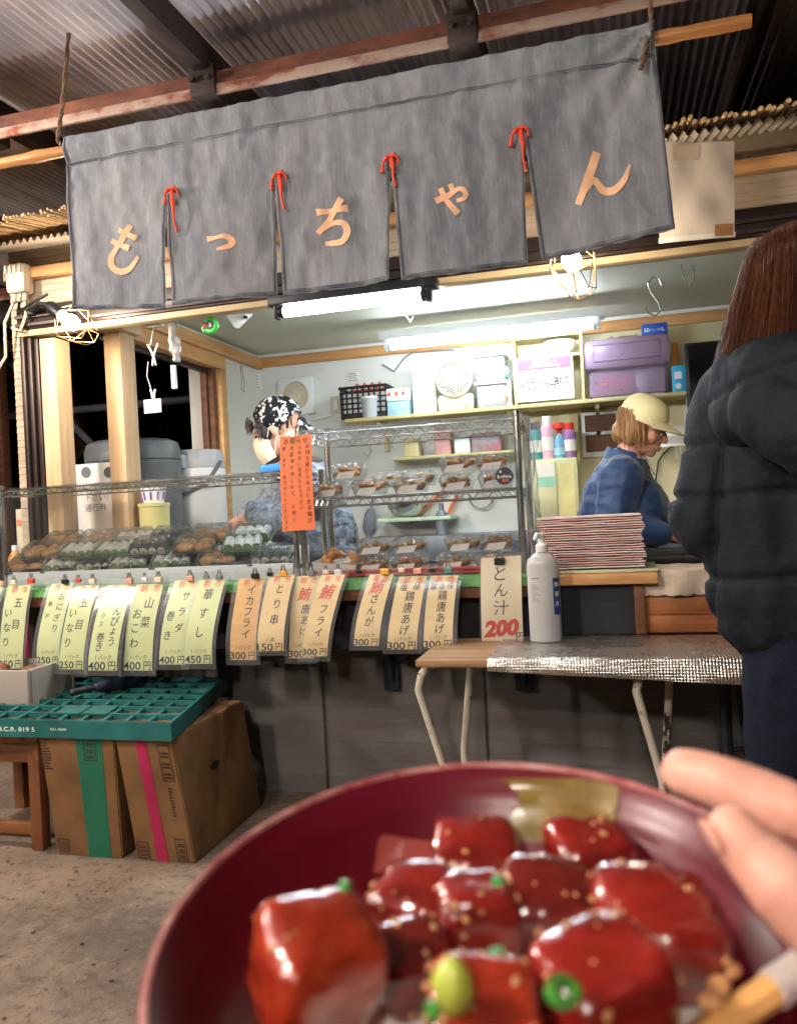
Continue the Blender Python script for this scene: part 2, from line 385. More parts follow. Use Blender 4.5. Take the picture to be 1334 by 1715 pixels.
# ---------------- counter
CY = 2.70; CZ = .87
ct = thing('serving_counter', 'long wooden serving counter on brackets with a green cloth edge', 'counter', (-1, CY, 0))
xr = P(885, 960, Y=CY).x
xe = P(1100, 955, Y=CY - .02).x
m_green = mat('green_vinyl', '5f9a58', .5, vs=20, bump=.4, bs=50, col2='4a8046')
mb = MB(); mb.box((XL - .15, CY + .004, CZ - .075), (xr, YF - .014, CZ - .003), .004); mb.build('board', m_brown, ct)
def cloth_edge(a, b):
    x = XL - .15 + (xr - XL + .15) * a; w = .004 * noise.noise(V((x * 9, 0, 3)))
    pr = [(CY + .35, CZ), (CY + .1, CZ + .001), (CY + .01, CZ + .002), (CY - .004, CZ - .006), (CY - .007 + w, CZ - .024 + w * .5), (CY - .008 + w * 2, CZ - .036 + w)]
    p = pr[min(5, int(round(b * 5)))]
    return V((x, p[0], p[1]))
mb = MB(); mb.grid(cloth_edge, 90, 5); mb.build('cloth', m_green, ct)
xp = P(172, 1040, Y=CY + .09).x
mb = MB(); mb.box((xp, CY + .09, CZ - .26), (xr - .01, CY + .11, CZ - .076)); mb.build('apron', m_blackpanel, ct)
m_bracket = mat('bracket_steel', '2b3038', .6, metal=.4, bump=.2)
mb = MB()
for px in (545, 815):
    q = P(px, 1250, Y=YF - .012); mb.box((q.x - .004, YF - .0145, .02), (q.x + .004, YF - .011, ZO - .08))
mb.build('wall_joint', m_darksteel, st)
for (pa, pb) in [((640, 1100), (655, 1210)), ((878, 1100), (876, 1214))]:
    q = P(pb[0], 1150, Y=YF - .04)
    mb = MB(); mb.box((q.x - .03, YF - .04, .42), (q.x + .03, YF - .014, CZ - .08), .003); mb.tube([(q.x, YF - .03, .45), (q.x, CY + .16, CZ - .09)], .02, 6)
    mb.box((q.x + .032, YF - .05, .53), (q.x + .075, YF - .015, .6), .003); mb.build('bracket', m_bracket, ct)
# right extension: pale board on a black framed panel, then planks
ex = thing('counter_box', 'pine box front with a black panel and planks beside the bottle', 'counter', (.2, CY, 0))
mb = MB(); mb.box((xr + .003, CY - .06, CZ - .035), (xe, YF - .014, CZ + .0), .005); mb.build('board', m_pineX, ex)
zb = .672
x0 = P(1080, 1010, Y=CY).x
mb = MB(); mb.box((xr + .003, CY - .02, zb), (x0 - .035, CY - .005, CZ - .036)); mb.build('panel', m_blackpanel, ex)
mb = MB(); mb.box((x0 - .034, CY - .028, zb), (x0 - .001, CY + .01, CZ - .036), .003); mb.build('stile', m_brown, ex)
mb = MB(); z = zb
m_cedar = mat('orange_plank', 'b5703c', .55, vs=5, bump=.25, bs=30, col2='7d4522', stretch=(.5, 6, 6))
for i in range(3): mb.box((x0, CY + .0, z), (x0 + 1.0, CY + .02, z + .056), .003); z += .0575
mb.build('planks', m_cedar, ex)
mb = MB(); mb.box((x0, CY - .01, z + .002), (x0 + 1.0, YF - .014, z + .022), .003); mb.build('ledge', m_cedar, ex)
# inside counter: dark steel tops behind the opening
ic = thing('work_counter', 'dark steel worktop inside the stall behind the serving opening', 'counter', (0, 3.2, 0))
mb = MB(); mb.box((XI + .3, YF + .036, .80), (XR - .08, YF + .40, CZ + .0), .004); mb.build('worktop', m_bronze, ic)
mb = MB(); mb.box((x0 - .05, YF - .012, CZ + .002), (XR - .08, YF + .03, CZ + .055), .004); mb.box((x0 - .05, YF - .03, CZ + .0), (XR - .08, YF - .014, CZ + .03), .003); mb.build('track', m_black, ic)
mb = MB(); mb.box((XI + .005, YF + .41, .80), (XI + .72, YB - .3, .98), .004); mb.build('side_worktop', m_white, ic)
mb = MB(); mb.box((XI + .8, YB - .42, .8), (XR - .3, YB - .014, .95), .004); mb.build('rear_worktop', m_greysteel, ic)

# ---------------- awning with reed screens
aw = thing('awning_sheet', 'strip of clear corrugated plastic over the stall front', 'awning', (-.5, 2.9, 2.3))
x0a, x1a = -3.2, 1.72; n = int((x1a - x0a) / .032 * 10)
mb = MB(); mb.grid(lambda a, b: V((x0a + (x1a - x0a) * a, 2.74 + .25 * b, 2.262 + .07 * b + .009 * math.sin(2 * math.pi * (x0a + (x1a - x0a) * a) / .032))), n, 1)
mb.build('sheet', m_plastic_corr, aw, ang=3)
mb = MB(); mb.box((XL, 2.955, 2.19), (XR, 2.985, 2.235), .003); mb.build('batten', m_pineX, aw)
def reeds(xa, xb, over, label, rr=(.0035, .0055), sp=(.009, .0125), m=None):
    mb = MB(); x = xa
    while x < xb:
        y0 = 2.74 - over + random.uniform(-.02, .02); r = random.uniform(*rr)
        mb.tube([(x + random.uniform(-.004, .004), y0, 2.282 - .28 * (over) * .3 + random.uniform(-.004, .012)), (x, 2.85, 2.318 + random.uniform(0, .006)), (x, 3.15, 2.402)], r, 6)
        x += random.uniform(*sp)
    o = mb.build('reed_screen', m or m_reed, smooth=True, base=((xa + xb) / 2, 2.9, 2.3)); tag(o, label, 'reed screen')
reeds(-3.15, -1.6, .20, 'reed screen hanging over the awning edge at the left of the curtain')
reeds(-.1, 1.7, .045, 'reed screen with cut ends showing above the awning right of the curtain', (.0055, .0085), (.017, .024), mat('pale_reed', 'd8bc8e', .7, vs=30, bump=.3, col2='a98658', stretch=(6, .5, 6)))

# ---------------- dark pipes out in the night
pf = thing('pipe_frame', 'grey steel pipe frame standing in the dark beyond the side window', 'pipe frame', (-4, 6.6, 0))
a, b = P(-260, 722, Y=6.6), P(470, 655, Y=6.6); zz = (a.z + b.z) / 2
mb = MB(); mb.tube([(a.x, 6.6, zz), (b.x, 6.6, zz)], .035, 10); mb.build('rail', m_greysteel, pf)
a, b = P(0, 590, Y=6.7), P(170, 760, Y=6.7); d = b - a
mb = MB(); mb.tube([a - d * 1.5, b + d * 1.8], .035, 10); mb.build('brace', m_greysteel, pf)
for i in (-7.2, -1.6):
    mb = MB(); mb.tube([(i, 6.65, 0), (i, 6.65, 3)], .04, 10); mb.build('upright', m_greysteel, pf)
# dark trees far behind the hut
m_leaf = mat('night_leaves', '0d130b', .9, vs=8, bump=0, col2='070a06', spec=.1)
for i, (tx, ty, h) in enumerate([(-9, 12, 6), (-5.5, 13.5, 7), (-1, 14, 6.5), (4, 13, 6.5), (-13, 9, 6.5)]):
    tr = thing('tree', 'dark leafy tree standing in the night behind the hut', 'tree', (tx, ty, 0), 'trees behind the hut')
    mb = MB(); mb.tube([(tx, ty, 0), (tx + .2, ty, h * .4), (tx - .1, ty + .2, h * .8)], [.2, .14, .04], 8)
    for k in range(6):
        a = random.uniform(0, 6.28); mb.tube([(tx + .1, ty, h * (.3 + .07 * k)), (tx + 1.2 * math.cos(a), ty + 1.2 * math.sin(a), h * (.45 + .08 * k))], [.07, .02], 6)
    mb.build('trunk', m_brown, tr)
    mb = MB()
    for k in range(1500):
        u = V((random.gauss(0, 1), random.gauss(0, 1), random.gauss(0, 1))).normalized() * random.uniform(.3, 1) ** .5
        if noise.noise(u * 2.3 + V((i * 7, 0, 0))) < -.12: continue
        c = V((tx + u.x * h * .33, ty + u.y * h * .33, h * .62 + u.z * h * .42)); f = frame(V((random.gauss(0, 1), random.gauss(0, 1), random.gauss(0, 1))))
        s_ = random.uniform(.1, .2)
        mb.poly([c + f.col[0] * s_, c + f.col[1] * s_ * .5, c - f.col[0] * s_, c - f.col[1] * s_ * .5], [(0, 1, 2, 3)])
    mb.build('crown', m_leaf, tr, smooth=False, norm=False)

# ---------------- lamps
def cage_lamp(c, axis, label, clamp=None):
    c = V(c); fr = frame(axis, (0, 1, 0)); z, x, y = fr.col[2], fr.col[0], fr.col[1]
    def L(a, b, h): return c + (x * a + y * b + z * h) * 1.35
    t = thing('cage_lamp', label, 'lamp', c, 'caged work lamps on the stall front')
    rot = fr
    mb = MB(); mb.lathe([(0, .034), (.014, .032), (.026, .019), (.031, 0), (.026, -.024), (.017, -.05), (.015, -.065), (0, -.065)], c, rot, 20); mb.build('bulb', e_bulb, t)
    mb = MB(); mb.lathe([(0, -.062), (.026, -.062), (.029, -.08), (.027, -.13), (.018, -.15), (0, -.15)], c, rot, 18); mb.build('socket', m_black, t)
    mb = MB(); n = 6
    for k in range(n):
        a = 2 * math.pi * k / n; ca, sa = math.cos(a), math.sin(a); a2 = a + math.pi / n; cb, sb = math.cos(a2), math.sin(a2)
        mb.tube([L(.022 * ca, .022 * sa, -.055), L(.062 * ca, .062 * sa, .005), L(.03 * cb, .03 * sb, .085)], .0016, 6)
        mb.tube([L(.062 * ca, .062 * sa, .005), L(.03 * math.cos(a - math.pi / n), .03 * math.sin(a - math.pi / n), .085)], .0014, 6)
    mb.tube([L(.03 * math.cos(2 * math.pi * (k + .5) / n), .03 * math.sin(2 * math.pi * (k + .5) / n), .085) for k in range(n)], .0016, 6, closed=True)
    mb.tube([L(.062 * math.cos(2 * math.pi * k / n), .062 * math.sin(2 * math.pi * k / n), .005) for k in range(n)], .0016, 6, closed=True)
    mb.build('cage', m_wire, t)
    if clamp is not None:
        mb = MB(); e = c - z * .145; mb.tube([e, e + (V(clamp) - e) * .5 + V((0, 0, .02)), V(clamp)], [.014, .012, .016], 8); mb.obox(V(clamp), (.05, .04, .035), bev=.004); mb.build('clamp', m_black, t)
    return t
c1 = P(120, 540, Y=2.82); cage_lamp(c1, (.75, -.1, -.55), 'glowing bulb in a pale wire cage clamped to the left corner post', P(52, 522, Y=2.96))
c2 = P(957, 437, Y=2.62); cage_lamp(c2, (.28, -.12, -.95), 'glowing bulb in a pale wire cage under the curtain hem by the last character', P(935, 385, Y=2.72))
def tube_lamp(a, b, up, label, mh, et, r=.019, hs=(.06, .05), lift=.035):
    a, b = V(a), V(b); d = (b - a).normalized(); c = (a + b) / 2; rot = Matrix((d, V((0, 0, 1)).cross(d), V((0, 0, 1)))).transposed()
    t = thing('tube_lamp', label, 'light', c)
    mb = MB(); mb.tube([a, b], r, 16); mb.build('tube', et, t)
    mb = MB(); mb.obox(c + V((0, .01, lift + hs[1] / 2)), ((b - a).length + .10, hs[0], hs[1]), rot, .006); mb.build('housing', mh, t)
    for e, s in ((a, -1), (b, 1)):
        mb = MB(); mb.tube([e - d * s * .012, e + d * s * .012], r * 1.15, 14); mb.obox(e + d * s * .018 + V((0, 0, .012)), (.02, .036, .075), rot, .005); mb.build('end_cap', mh, t)
q = P(588, 509, Y=2.92); h = .285
tube_lamp((q.x - h, 2.92, q.z), (q.x + h, 2.92, q.z), 1, 'bright tube light in a black housing just behind the curtain hem', m_black, e_tube, hs=(.07, .04), lift=.024)
q = P(818, 563, Y=4.5); h = .58
tube_lamp((q.x - h, 4.5, q.z), (q.x + h, 4.5, q.z), 1, 'long white tube light under the ceiling above the back shelf', m_whitepl, e_tube2, hs=(.1, .05))
for e in (-.4, .4):
    pass
# market lamps strung along the lane behind the viewer
def pendant(c, label):
    t = thing('pendant_lamp', label, 'lamp', c, 'globe lamps hung under the shed roof'); c = V(c)
    mb = MB(); mb.ell(c + V((0, 0, -.03)), .09, sub=3); mb.build('bulb', e_pend, t)
    mb = MB(); mb.lathe([(0, .12), (.022, .118), (.026, .06), (.02, .05), (0, .05)], c, None, 16); mb.tube([c + V((0, 0, .118)), V((c.x, c.y, roof_z(c.y) - .02))], .004, 6); mb.build('socket', m_black, t)
pendant((-2.9, 1.7, 2.42), 'round globe lamp hung from the shed roof left of the stall front')
pendant((-1.5, -.5, 2.46), 'round globe lamp hung from the shed roof just behind the viewer on the left')
pendant((-.1, -2.3, 2.46), 'round globe lamp hung from the shed roof farthest behind the viewer')
pendant((-3.9, -1.6, 2.46), 'round globe lamp hung from the shed roof at the far left behind the viewer')
# ============================================================ the shop curtain (noren)
NY = 2.30
m_denim = mat('indigo_cloth', '86888c', .95, vs=4.5, bump=.5, bs=170, col2='5f656d', stretch=(1.4, 1.4, .6), lo=.32, hi=.72, detail=9, bdist=.003)
m_denimhem = mat('indigo_hem', '74767a', .95, vs=7, bump=.5, bs=170, col2='39404c', stretch=(1.4, 1.4, .6), detail=9)
def fade_streaks():
    """worn pale warp streaks, as in old washed indigo"""
    n = m_denim.node_tree.nodes; l = m_denim.node_tree.links; b = n['Principled BSDF']
    src = b.inputs['Base Color'].links[0].from_socket
    tc = n.new('ShaderNodeTexCoord'); mp = n.new('ShaderNodeMapping'); mp.inputs['Scale'].default_value = (70, 70, 9)
    l.new(tc.outputs['Object'], mp.inputs[0]); z = n.new('ShaderNodeTexNoise'); z.inputs['Scale'].default_value = 1.6; z.inputs['Detail'].default_value = 5
    l.new(mp.outputs[0], z.inputs['Vector'])
    r = n.new('ShaderNodeValToRGB'); r.color_ramp.elements[0].position = .5; r.color_ramp.elements[1].position = .8
    l.new(z.outputs['Fac'], r.inputs[0])
    mx = n.new('ShaderNodeMix'); mx.data_type = 'RGBA'; l.new(src, mx.inputs['A']); mx.inputs['B'].default_value = srgb('a9a9ac')
    ml = n.new('ShaderNodeMath'); ml.operation = 'MULTIPLY'; ml.inputs[1].default_value = .26; l.new(r.outputs[0], ml.inputs[0]); l.new(ml.outputs[0], mx.inputs['Factor'])
    l.new(mx.outputs['Result'], b.inputs['Base Color'])
fade_streaks()
zt = lambda p: p.z
pl_, pr_ = P(117, 237, Y=NY + .0), P(1092, 48, Y=NY)
ZTOP = lambda x: pl_.z + (pr_.z - pl_.z) * (x - pl_.x) / (pr_.x - pl_.x)
def noren_y(x, z):
    k = max(0, min(1, (ZTOP(x) - z) / .6))
    y = NY - .028 + .020 * k * math.sin(x * 8.5 + 1.2 + 1.5 * k) + .012 * k * noise.noise(V((x * 5, z * 2.5, 1))) + .010 * noise.noise(V((x * 14, z * 6, 4))) + .005 * noise.noise(V((x * 34, z * 26, 9)))
    d = ZTOP(x) - z
    y += .006 * math.exp(-((d - .083) / .006) ** 2)                      # stitched sleeve seam
    y -= .012 * math.exp(-((d - .03) / .03) ** 2)                        # the pole inside the sleeve
    q = V((x - pr_.x, z - pr_.z)); r = q.length
    if r > .001:
        a = math.atan2(-q.y, -q.x); y += .010 * math.exp(-r / .28) * math.sin(a * 13) * min(1, r / .05)
    return y
panels = [  # top-left, top-right, slit tops and hem corners in the photograph
    ((117, 237), None, (127, 519), (285, 205), (285, 318), (287, 520)),
    ((285, 205), (285, 318), (300, 517), (465, 170), (465, 288), (466, 497)),
    ((465, 170), (465, 288), (476, 496), (657, 134), (657, 262), (657, 476)),
    ((657, 134), (657, 262), (678, 476), (875, 91), (876, 215), (884, 446)),
    ((875, 91), (876, 215), (907, 438), (1092, 48), None, (1128, 392))]
no = thing('noren_curtain', 'faded indigo cloth shop curtain in five panels with orange characters', 'shop curtain', ((pl_.x + pr_.x) / 2, NY, pl_.z))
mb = MB()
def edge(top, mid, bot, v):
    t, b = P(*top, Y=NY), P(*bot, Y=NY)
    if mid is None: return t.lerp(b, v)
    m = P(*mid, Y=NY); f = (t.z - m.z) / (t.z - b.z)
    if v < f: return t.lerp(V((t.x + (b.x * 0 + m.x - t.x), NY, m.z)), v / f)
    return m.lerp(b, (v - f) / (1 - f))
for (tl, ml, bl, tr, mr, br) in panels:
    def pan(a, b):
        e0, e1 = edge(tl, ml, bl, b), edge(tr, mr, br, b); p = e0.lerp(e1, a)
        if b > .97: p.z += .004 * noise.noise(V((p.x * 30, 0, 0)))
        p.y = noren_y(p.x, p.z); return p
    mb.grid(pan, 34, 60)
bmesh.ops.remove_doubles(mb.b, verts=mb.b.verts, dist=.0015)
geo = bmesh.ops.extrude_face_region(mb.b, geom=mb.b.faces[:])
for e in geo['geom']:
    if isinstance(e, bmesh.types.BMVert): e.co.y += .004
mb.build('cloth', m_denim, no, ang=1.2)
mb = MB()
for (tl, ml, bl, tr, mr, br) in panels:                                   # narrow stitched side hems and bottom hems
    for side in (0, 1):
        T, Mm, B = (tl, ml, bl) if side == 0 else (tr, mr, br)
        s = 1 if side == 0 else -1; v0 = 0 if Mm is None else .40
        def strip(a, b):
            p = edge(T, Mm, B, v0 + (1 - v0) * b); x = p.x + s * (.001 + .011 * a); y = noren_y(x, p.z) - (.0035 if 0 < a < 1 else .0005); return V((x, y, p.z))
        mb.grid(strip, 3, 40)
    def strip(a, b):
        p = edge(tl, ml, bl, 1).lerp(edge(tr, mr, br, 1), a); z = p.z + .002 + .013 * b; return V((p.x, noren_y(p.x, z) - (.0035 if 0 < b < 1 else .0005), z))
    mb.grid(strip, 30, 3)
for (o0, o1) in ((.080, .084), (.088, .0905)):                             # stitching of the pole sleeve
    mb.grid(lambda a, b: (lambda x: V((x, noren_y(x, ZTOP(x) - o0) - .003, ZTOP(x) - o0 - (o1 - o0) * b)))(pl_.x + (pr_.x - pl_.x) * a), 90, 1)
mb.build('hem', m_denimhem, no)
m_apl = mat('orange_applique', 'dcae8a', .9, vs=9, bump=.4, bs=120, var=.15)
def stroke(mb, pts, ws):
    """brush stroke through photograph points with widths (px), cut from cloth and laid on the curtain"""
    pts = [V(p) for p in pts]; out = []; N = 7
    for i in range(len(pts) - 1):
        p0, p1, p2, p3 = pts[max(i - 1, 0)], pts[i], pts[i + 1], pts[min(i + 2, len(pts) - 1)]
        for k in range(N):
            t = k / N
            c = .5 * ((2 * p1) + (p2 - p0) * t + (2 * p0 - 5 * p1 + 4 * p2 - p3) * t * t + (3 * p1 - p0 - 3 * p2 + p3) * t ** 3)
            out.append((c, ws[i] + (ws[i + 1] - ws[i]) * t))
    out.append((pts[-1], ws[-1])); A = []; B = []
    for i, (c, w) in enumerate(out):
        d = (out[min(i + 1, len(out) - 1)][0] - out[max(i - 1, 0)][0]).normalized(); nrm = V((-d.y, d.x)) * w / 2
        for L, s in ((A, 1), (B, -1)):
            q = P((c + nrm * s).x, (c + nrm * s).y, Y=NY - .03); L.append(V((q.x, noren_y(q.x, q.z) - .0028, q.z)))
    n = len(A); back = [p + V((0, .003, 0)) for p in A + B]
    mb.poly(A + B, [(i, i + 1, n + i + 1, n + i) for i in range(n - 1)])
    mb.poly(A + back[:n], [(i, i + 1, n + i + 1, n + i) for i in range(n - 1)]); mb.poly(B + back[n:], [(i, i + 1, n + i + 1, n + i) for i in range(n - 1)])
chars = [
    [([(217, 376), (204, 396), (190, 416), (182, 430), (184, 445), (198, 453), (214, 447), (229, 428)], [9, 10, 9, 9, 10, 11, 9, 4]), ([(197, 384), (211, 391), (226, 398)], [9, 8, 11]), ([(183, 401), (199, 409), (215, 415)], [9, 8, 10])],
    [([(350, 403), (366, 400), (382, 398), (391, 405), (385, 414), (367, 420)], [11, 6, 8, 11, 9, 4])],
    [([(528, 354), (552, 351), (580, 346)], [12, 8, 12]), ([(570, 330), (556, 354), (545, 371), (530, 389)], [12, 10, 9, 10]), ([(532, 386), (553, 372), (572, 372), (580, 386), (570, 402), (541, 405)], [8, 8, 10, 13, 12, 6])],
    [([(731, 340), (752, 329), (770, 318), (780, 324), (778, 335), (766, 338)], [11, 9, 8, 9, 8, 5]), ([(755, 310), (760, 325)], [10, 6]), ([(739, 318), (749, 338), (768, 360)], [9, 9, 12])],
    [([(999, 251), (986, 291), (967, 339)], [14, 15, 12]), ([(976, 322), (992, 300), (1001, 306), (1009, 316), (1027, 318), (1044, 302), (1054, 275)], [8, 10, 11, 13, 14, 11, 4])]]
for ch in chars:
    mb = MB()
    for k, (pts, ws) in enumerate(ch):
        n0 = len(mb.b.verts); stroke(mb, pts, ws); mb.b.verts.ensure_lookup_table()
        for v in list(mb.b.verts)[n0:]: v.co.y -= .0005 * k
    mb.build('character', m_apl, no)
m_ribbon = mat('orange_ribbon', 'd9482a', .7, vs=20, bump=.3, var=.25)
for (px, py, tail) in [(285, 316, 78), (465, 290, 62), (653, 262, 50), (869, 214, 68)]:
    q = P(px, py, Y=NY - .05); q.y = noren_y(q.x, q.z) - .012; s = .0017
    mb = MB(); mb.ell(q, (.012, .009, .010), sub=2)
    def rib(pts, w):
        A = [q + V((x * s, -.004 - .006 * math.sin(i * 1.3), -y * s)) for i, (x, y) in enumerate(pts)]
        mb.tube(A, [w * s * (.8 + .3 * math.sin(i * 2.1)) for i in range(len(A))], 7)
    rib([(0, 0), (-6, 2), (-12, 8), (-15, 18), (-16, 24)], 3.6); rib([(0, 0), (8, -2), (13, 4), (14, 12)], 3.2)
    rib([(2, 2), (5, tail * .35), (4, tail * .7), (7, tail)], 3.4); rib([(0, 2), (2, tail * .3), (6, tail * .55)], 2.8)
    mb.build('ribbon', m_ribbon, no)
# pole, ropes
pa, pb = P(-60, 270, Y=NY), P(1256, 8, Y=NY); zz = lambda x: ZTOP(x) - .028
A, B = V((pa.x, NY, zz(pa.x))), V((pb.x, NY, zz(pb.x) + .0))
mb = MB(); ps = []; rs = []
for i in range(61):
    f = i / 60; ps.append(A.lerp(B, f)); rs.append(.0175 + (.003 if i % 12 == 7 else 0) + .001 * math.sin(i))
mb.tube(ps, rs, 14); tag(mb.build('bamboo_pole', m_bamboo, base=(A + B) / 2), 'long bamboo pole that carries the indigo curtain', 'pole')
def rope(pts, r, label):
    mb = MB()
    for k in range(2):
        Q = []
        for i in range(len(pts) - 1):
            for j in range(10):
                f = j / 10; p = V(pts[i]).lerp(V(pts[i + 1]), f); a = (i * 10 + j) * 1.1 + k * math.pi
                Q.append(p + V((math.cos(a), math.sin(a), 0)) * r * .7)
        mb.tube(Q, r, 6)
    tag(mb.build('rope', m_rope, base=pts[0]), label, 'rope')
q = P(112, 240, Y=NY); u = P(106, -30, Y=NY)
rope([(q.x, NY + .02, zz(q.x) - .02), (q.x - .02, NY - .02, zz(q.x) + .03), (q.x - .01, NY, zz(q.x) + .15), (u.x, NY + .02, roof_z(NY) - .02)], .005, 'thin rope holding the left end of the bamboo pole to the roof')
q = P(1090, 50, Y=NY)
rope([(q.x - .035, NY - .05, zz(q.x) - .1), (q.x - .005, NY - .03, zz(q.x) + .01), (q.x + .005, NY + .02, zz(q.x) + .03), (q.x, NY + .01, zz(q.x) + .12), (q.x - .01, NY, roof_z(NY) - .02)], .0045, 'rope tied round the right end of the bamboo pole and the curtain corner')
# paper sheet hung right of the curtain
pn = thing('paper_notice', 'blank cream sheet of paper hung from the awning right of the curtain', 'paper', P(1168, 320, Y=2.69))
a, b, c, d = P(1100, 238, Y=2.70), P(1229, 236, Y=2.70), P(1229, 398, Y=2.70), P(1104, 408, Y=2.70)
def sheet(u, v):
    p = a.lerp(b, u).lerp(d.lerp(c, u), v); return V((p.x, 2.70 - .01 * math.sin(u * 2.5) * v - .006 * noise.noise(V((u * 3, v * 3, 0))), p.z))
mb = MB(); mb.grid(sheet, 16, 20); mb.build('sheet', mat('cream_sheet', 'd9cbb8', .8, vs=3, bump=.15, bs=9, var=.08), pn)
m_tape = mat('packing_tape', 'b9854f', .35, vs=10, bump=.1)
mb = MB(); mb.grid(lambda u, v: sheet(.74 + .24 * u, .86 + .12 * v) - V((0, .002, 0)), 3, 3); mb.build('tape', m_tape, pn); mb = MB(); mb.grid(lambda u, v: sheet(.2 + .35 * u, .03 + .16 * v) - V((0, .0015, 0)), 3, 3); mb.build('tape', mat('pale_tape', 'd2bfa2', .4, bump=.1), pn)
mb = MB(); mb.grid(lambda u, v: sheet(-.012 + 1.024 * u, .945 + .05 * v) - V((0, .0012, 0)), 10, 4); mb.build('folded_edge', m_paper, pn)
# cable box on the corner post
q = P(33, 468, Y=2.95); cb = thing('cable_box', 'ribbed ivory cable box with hanging cables at the top of the corner post', 'cable box', q)
mb = MB(); mb.obox(q + V((0, .0, 0)), (.10, .07, .13), bev=.02)
for i in range(4): mb.box(q + V((-.045 + .024 * i, -.042, .02)), q + V((-.033 + .024 * i, -.034, .055)), .003)
mb.build('housing', m_ivory, cb)
mb = MB()
for i in range(3): mb.tube([q + V((-.025 + .025 * i, 0, -.06)), q + V((-.03 + .03 * i, -.01, -.10))], .011, 10)
mb.build('gland', m_ivory, cb)
for i in range(3):
    e = q + V((-.03 + .03 * i, -.01, -.10)); mb = MB()
    pts = [[e, e + V((-.05, 0, -.08)), e + V((-.07, .02, -.22)), e + V((-.16, .02, -.33))], [e, e + V((.0, -.01, -.05)), e + V((.07, -.02, -.02)), e + V((.16, -.02, .01))], [e, e + V((0, 0, -.06)), e + V((-.04, .01, -.12)), e + V((-.09, .02, -.10))]][i]
    mb.tube(pts, .006, 8); mb.build('cable', m_ivory if i != 1 else m_black, cb)

# ============================================================ odds and ends hanging from the lintel
def wire_thing(name, label, cat, pts, r, m=m_chrome, group=None):
    mb = MB(); mb.tube(pts, r, 8); return tag(mb.build(name, m, base=pts[0]), label, cat, group)
HY = 3.09
def hx(px, py, y=HY): return P(px, py, Y=y)
wire_thing('hook', 'small white hook under the front tube light', 'hook', [hx(x, y, 3.22) for x, y in [(686, 490), (685, 505), (679, 512), (680, 528), (687, 539), (692, 530)]], .0025, m_whitepl)
wire_thing('hook', 'large steel S hook hanging under the ceiling near the purple box', 'hook', [P(x, y, Y=3.6) for x, y in [(1108, 478), (1103, 466), (1092, 464), (1085, 474), (1090, 490), (1103, 508), (1106, 520), (1097, 529), (1085, 524), (1081, 517)]], .0035)
wire_thing('wire_loop', 'thin wire loop hanging under the ceiling beside the customer', 'wire', [P(x, y, Y=3.4) for x, y in [(1140, 443), (1142, 458), (1150, 477), (1156, 481), (1162, 464), (1160, 444)]], .002, m_greysteel)
wire_thing('wire_loop', 'short string loop on the trim end by the side window', 'wire', [P(x, y, Y=4.3) for x, y in [(402, 612), (405, 640), (404, 652), (409, 657), (409, 640), (404, 612)]], .002, m_rope)
# tape measure
q = hx(353, 545, 3.06); tm = thing('tape_measure', 'round neon green tape measure stuck under the lintel', 'tape measure', q)
m_neon = mat('neon_green', '3fd04a', .35, vs=9, bump=.05, var=.1)
rY = Matrix.Rotation(R(90), 3, 'X')
mb = MB(); mb.lathe([(0, -.012), (.028, -.012), (.034, -.006), (.034, .006), (.028, .012), (0, .012)], q, rY, 24); mb.tube([q + V((-.018, 0, .022)), q + V((-.034, 0, -.01)), q + V((-.03, 0, -.026))], [.008, .01, .007], 8); mb.build('case', m_neon, tm)
mb = MB(); mb.lathe([(0, .0125), (.019, .0125), (.019, .0145), (0, .0145)], q, rY, 20); mb.box(q + V((-.03, -.0146, -.016)), q + V((-.004, -.0123, .014))); mb.build('face', m_black, tm)
mb = MB(); write(mb, '5', plane_fn(q + V((.004, -.0152, 0)), (1, 0, 0), (0, 0, 1)), 0, 0, .024, .03); mb.build('numeral', m_paper, tm)
mb = MB(); mb.box(q + V((-.028, -.0155, -.012)), q + V((-.018, -.0147, .01))); mb.build('stripe', m_red, tm)
# pegs with a card
q = hx(258, 544); pg = thing('peg_string', 'white pegs on a string with a small white card hanging by the side window', 'pegs', q)
mb = MB(); mb.box(q + V((-.04, -.01, -.008)), q + V((.04, .02, .006)), .003); mb.build('hanger', m_whitepl, pg)
mb = MB(); mb.tube([q, hx(252, 578)], .002, 6); mb.build('string', m_whitepl, pg); mb = MB(); mb.tube([hx(248, 606), hx(246, 630), hx(254, 655)], .002, 6); mb.build('string', m_whitepl, pg)
def peg(a, b, w):
    mb = MB(); a, b = V(a), V(b); d = (b - a)
    s = V((d.z, 0, -d.x)).normalized() * w
    mb.tube([a + s, a.lerp(b, .55), b + s * .35], [.005, .006, .004], 6); mb.tube([a - s, a.lerp(b, .55), b - s * .35], [.005, .006, .004], 6); mb.tube([a.lerp(b, .5) + V((0, -.006, 0)), a.lerp(b, .5) + V((0, .006, 0))], .007, 8)
    mb.build('peg', m_whitepl, pg)
peg(hx(256, 576), hx(258, 612), .025); peg(hx(256, 652), hx(257, 676), .012)
a = hx(241, 670); b = hx(270, 690); mb = MB(); mb.box((a.x, HY - .002, b.z), (b.x, HY + .004, a.z)); mb.build('card', m_paper, pg)
f_bag = film('thin_bag', gloss=.4, bump=1.0, bs=30, body=.35)
q = hx(292, 575); bg = thing('plastic_bag', 'crumpled clear plastic bag hanging from the lintel beside the pegs', 'bag', q)
def bagfn(c, n): return c + n * .018 * noise.noise(c * 30) + V((.01 * noise.noise(V((0, 0, c.z * 22))), 0, 0))
mb = MB(); mb.limb([hx(287, 545), hx(291, 570), hx(295, 600)], [.012, .026, .022]); blob('bag', mb, .006, f_bag, bg, 3, bagfn)
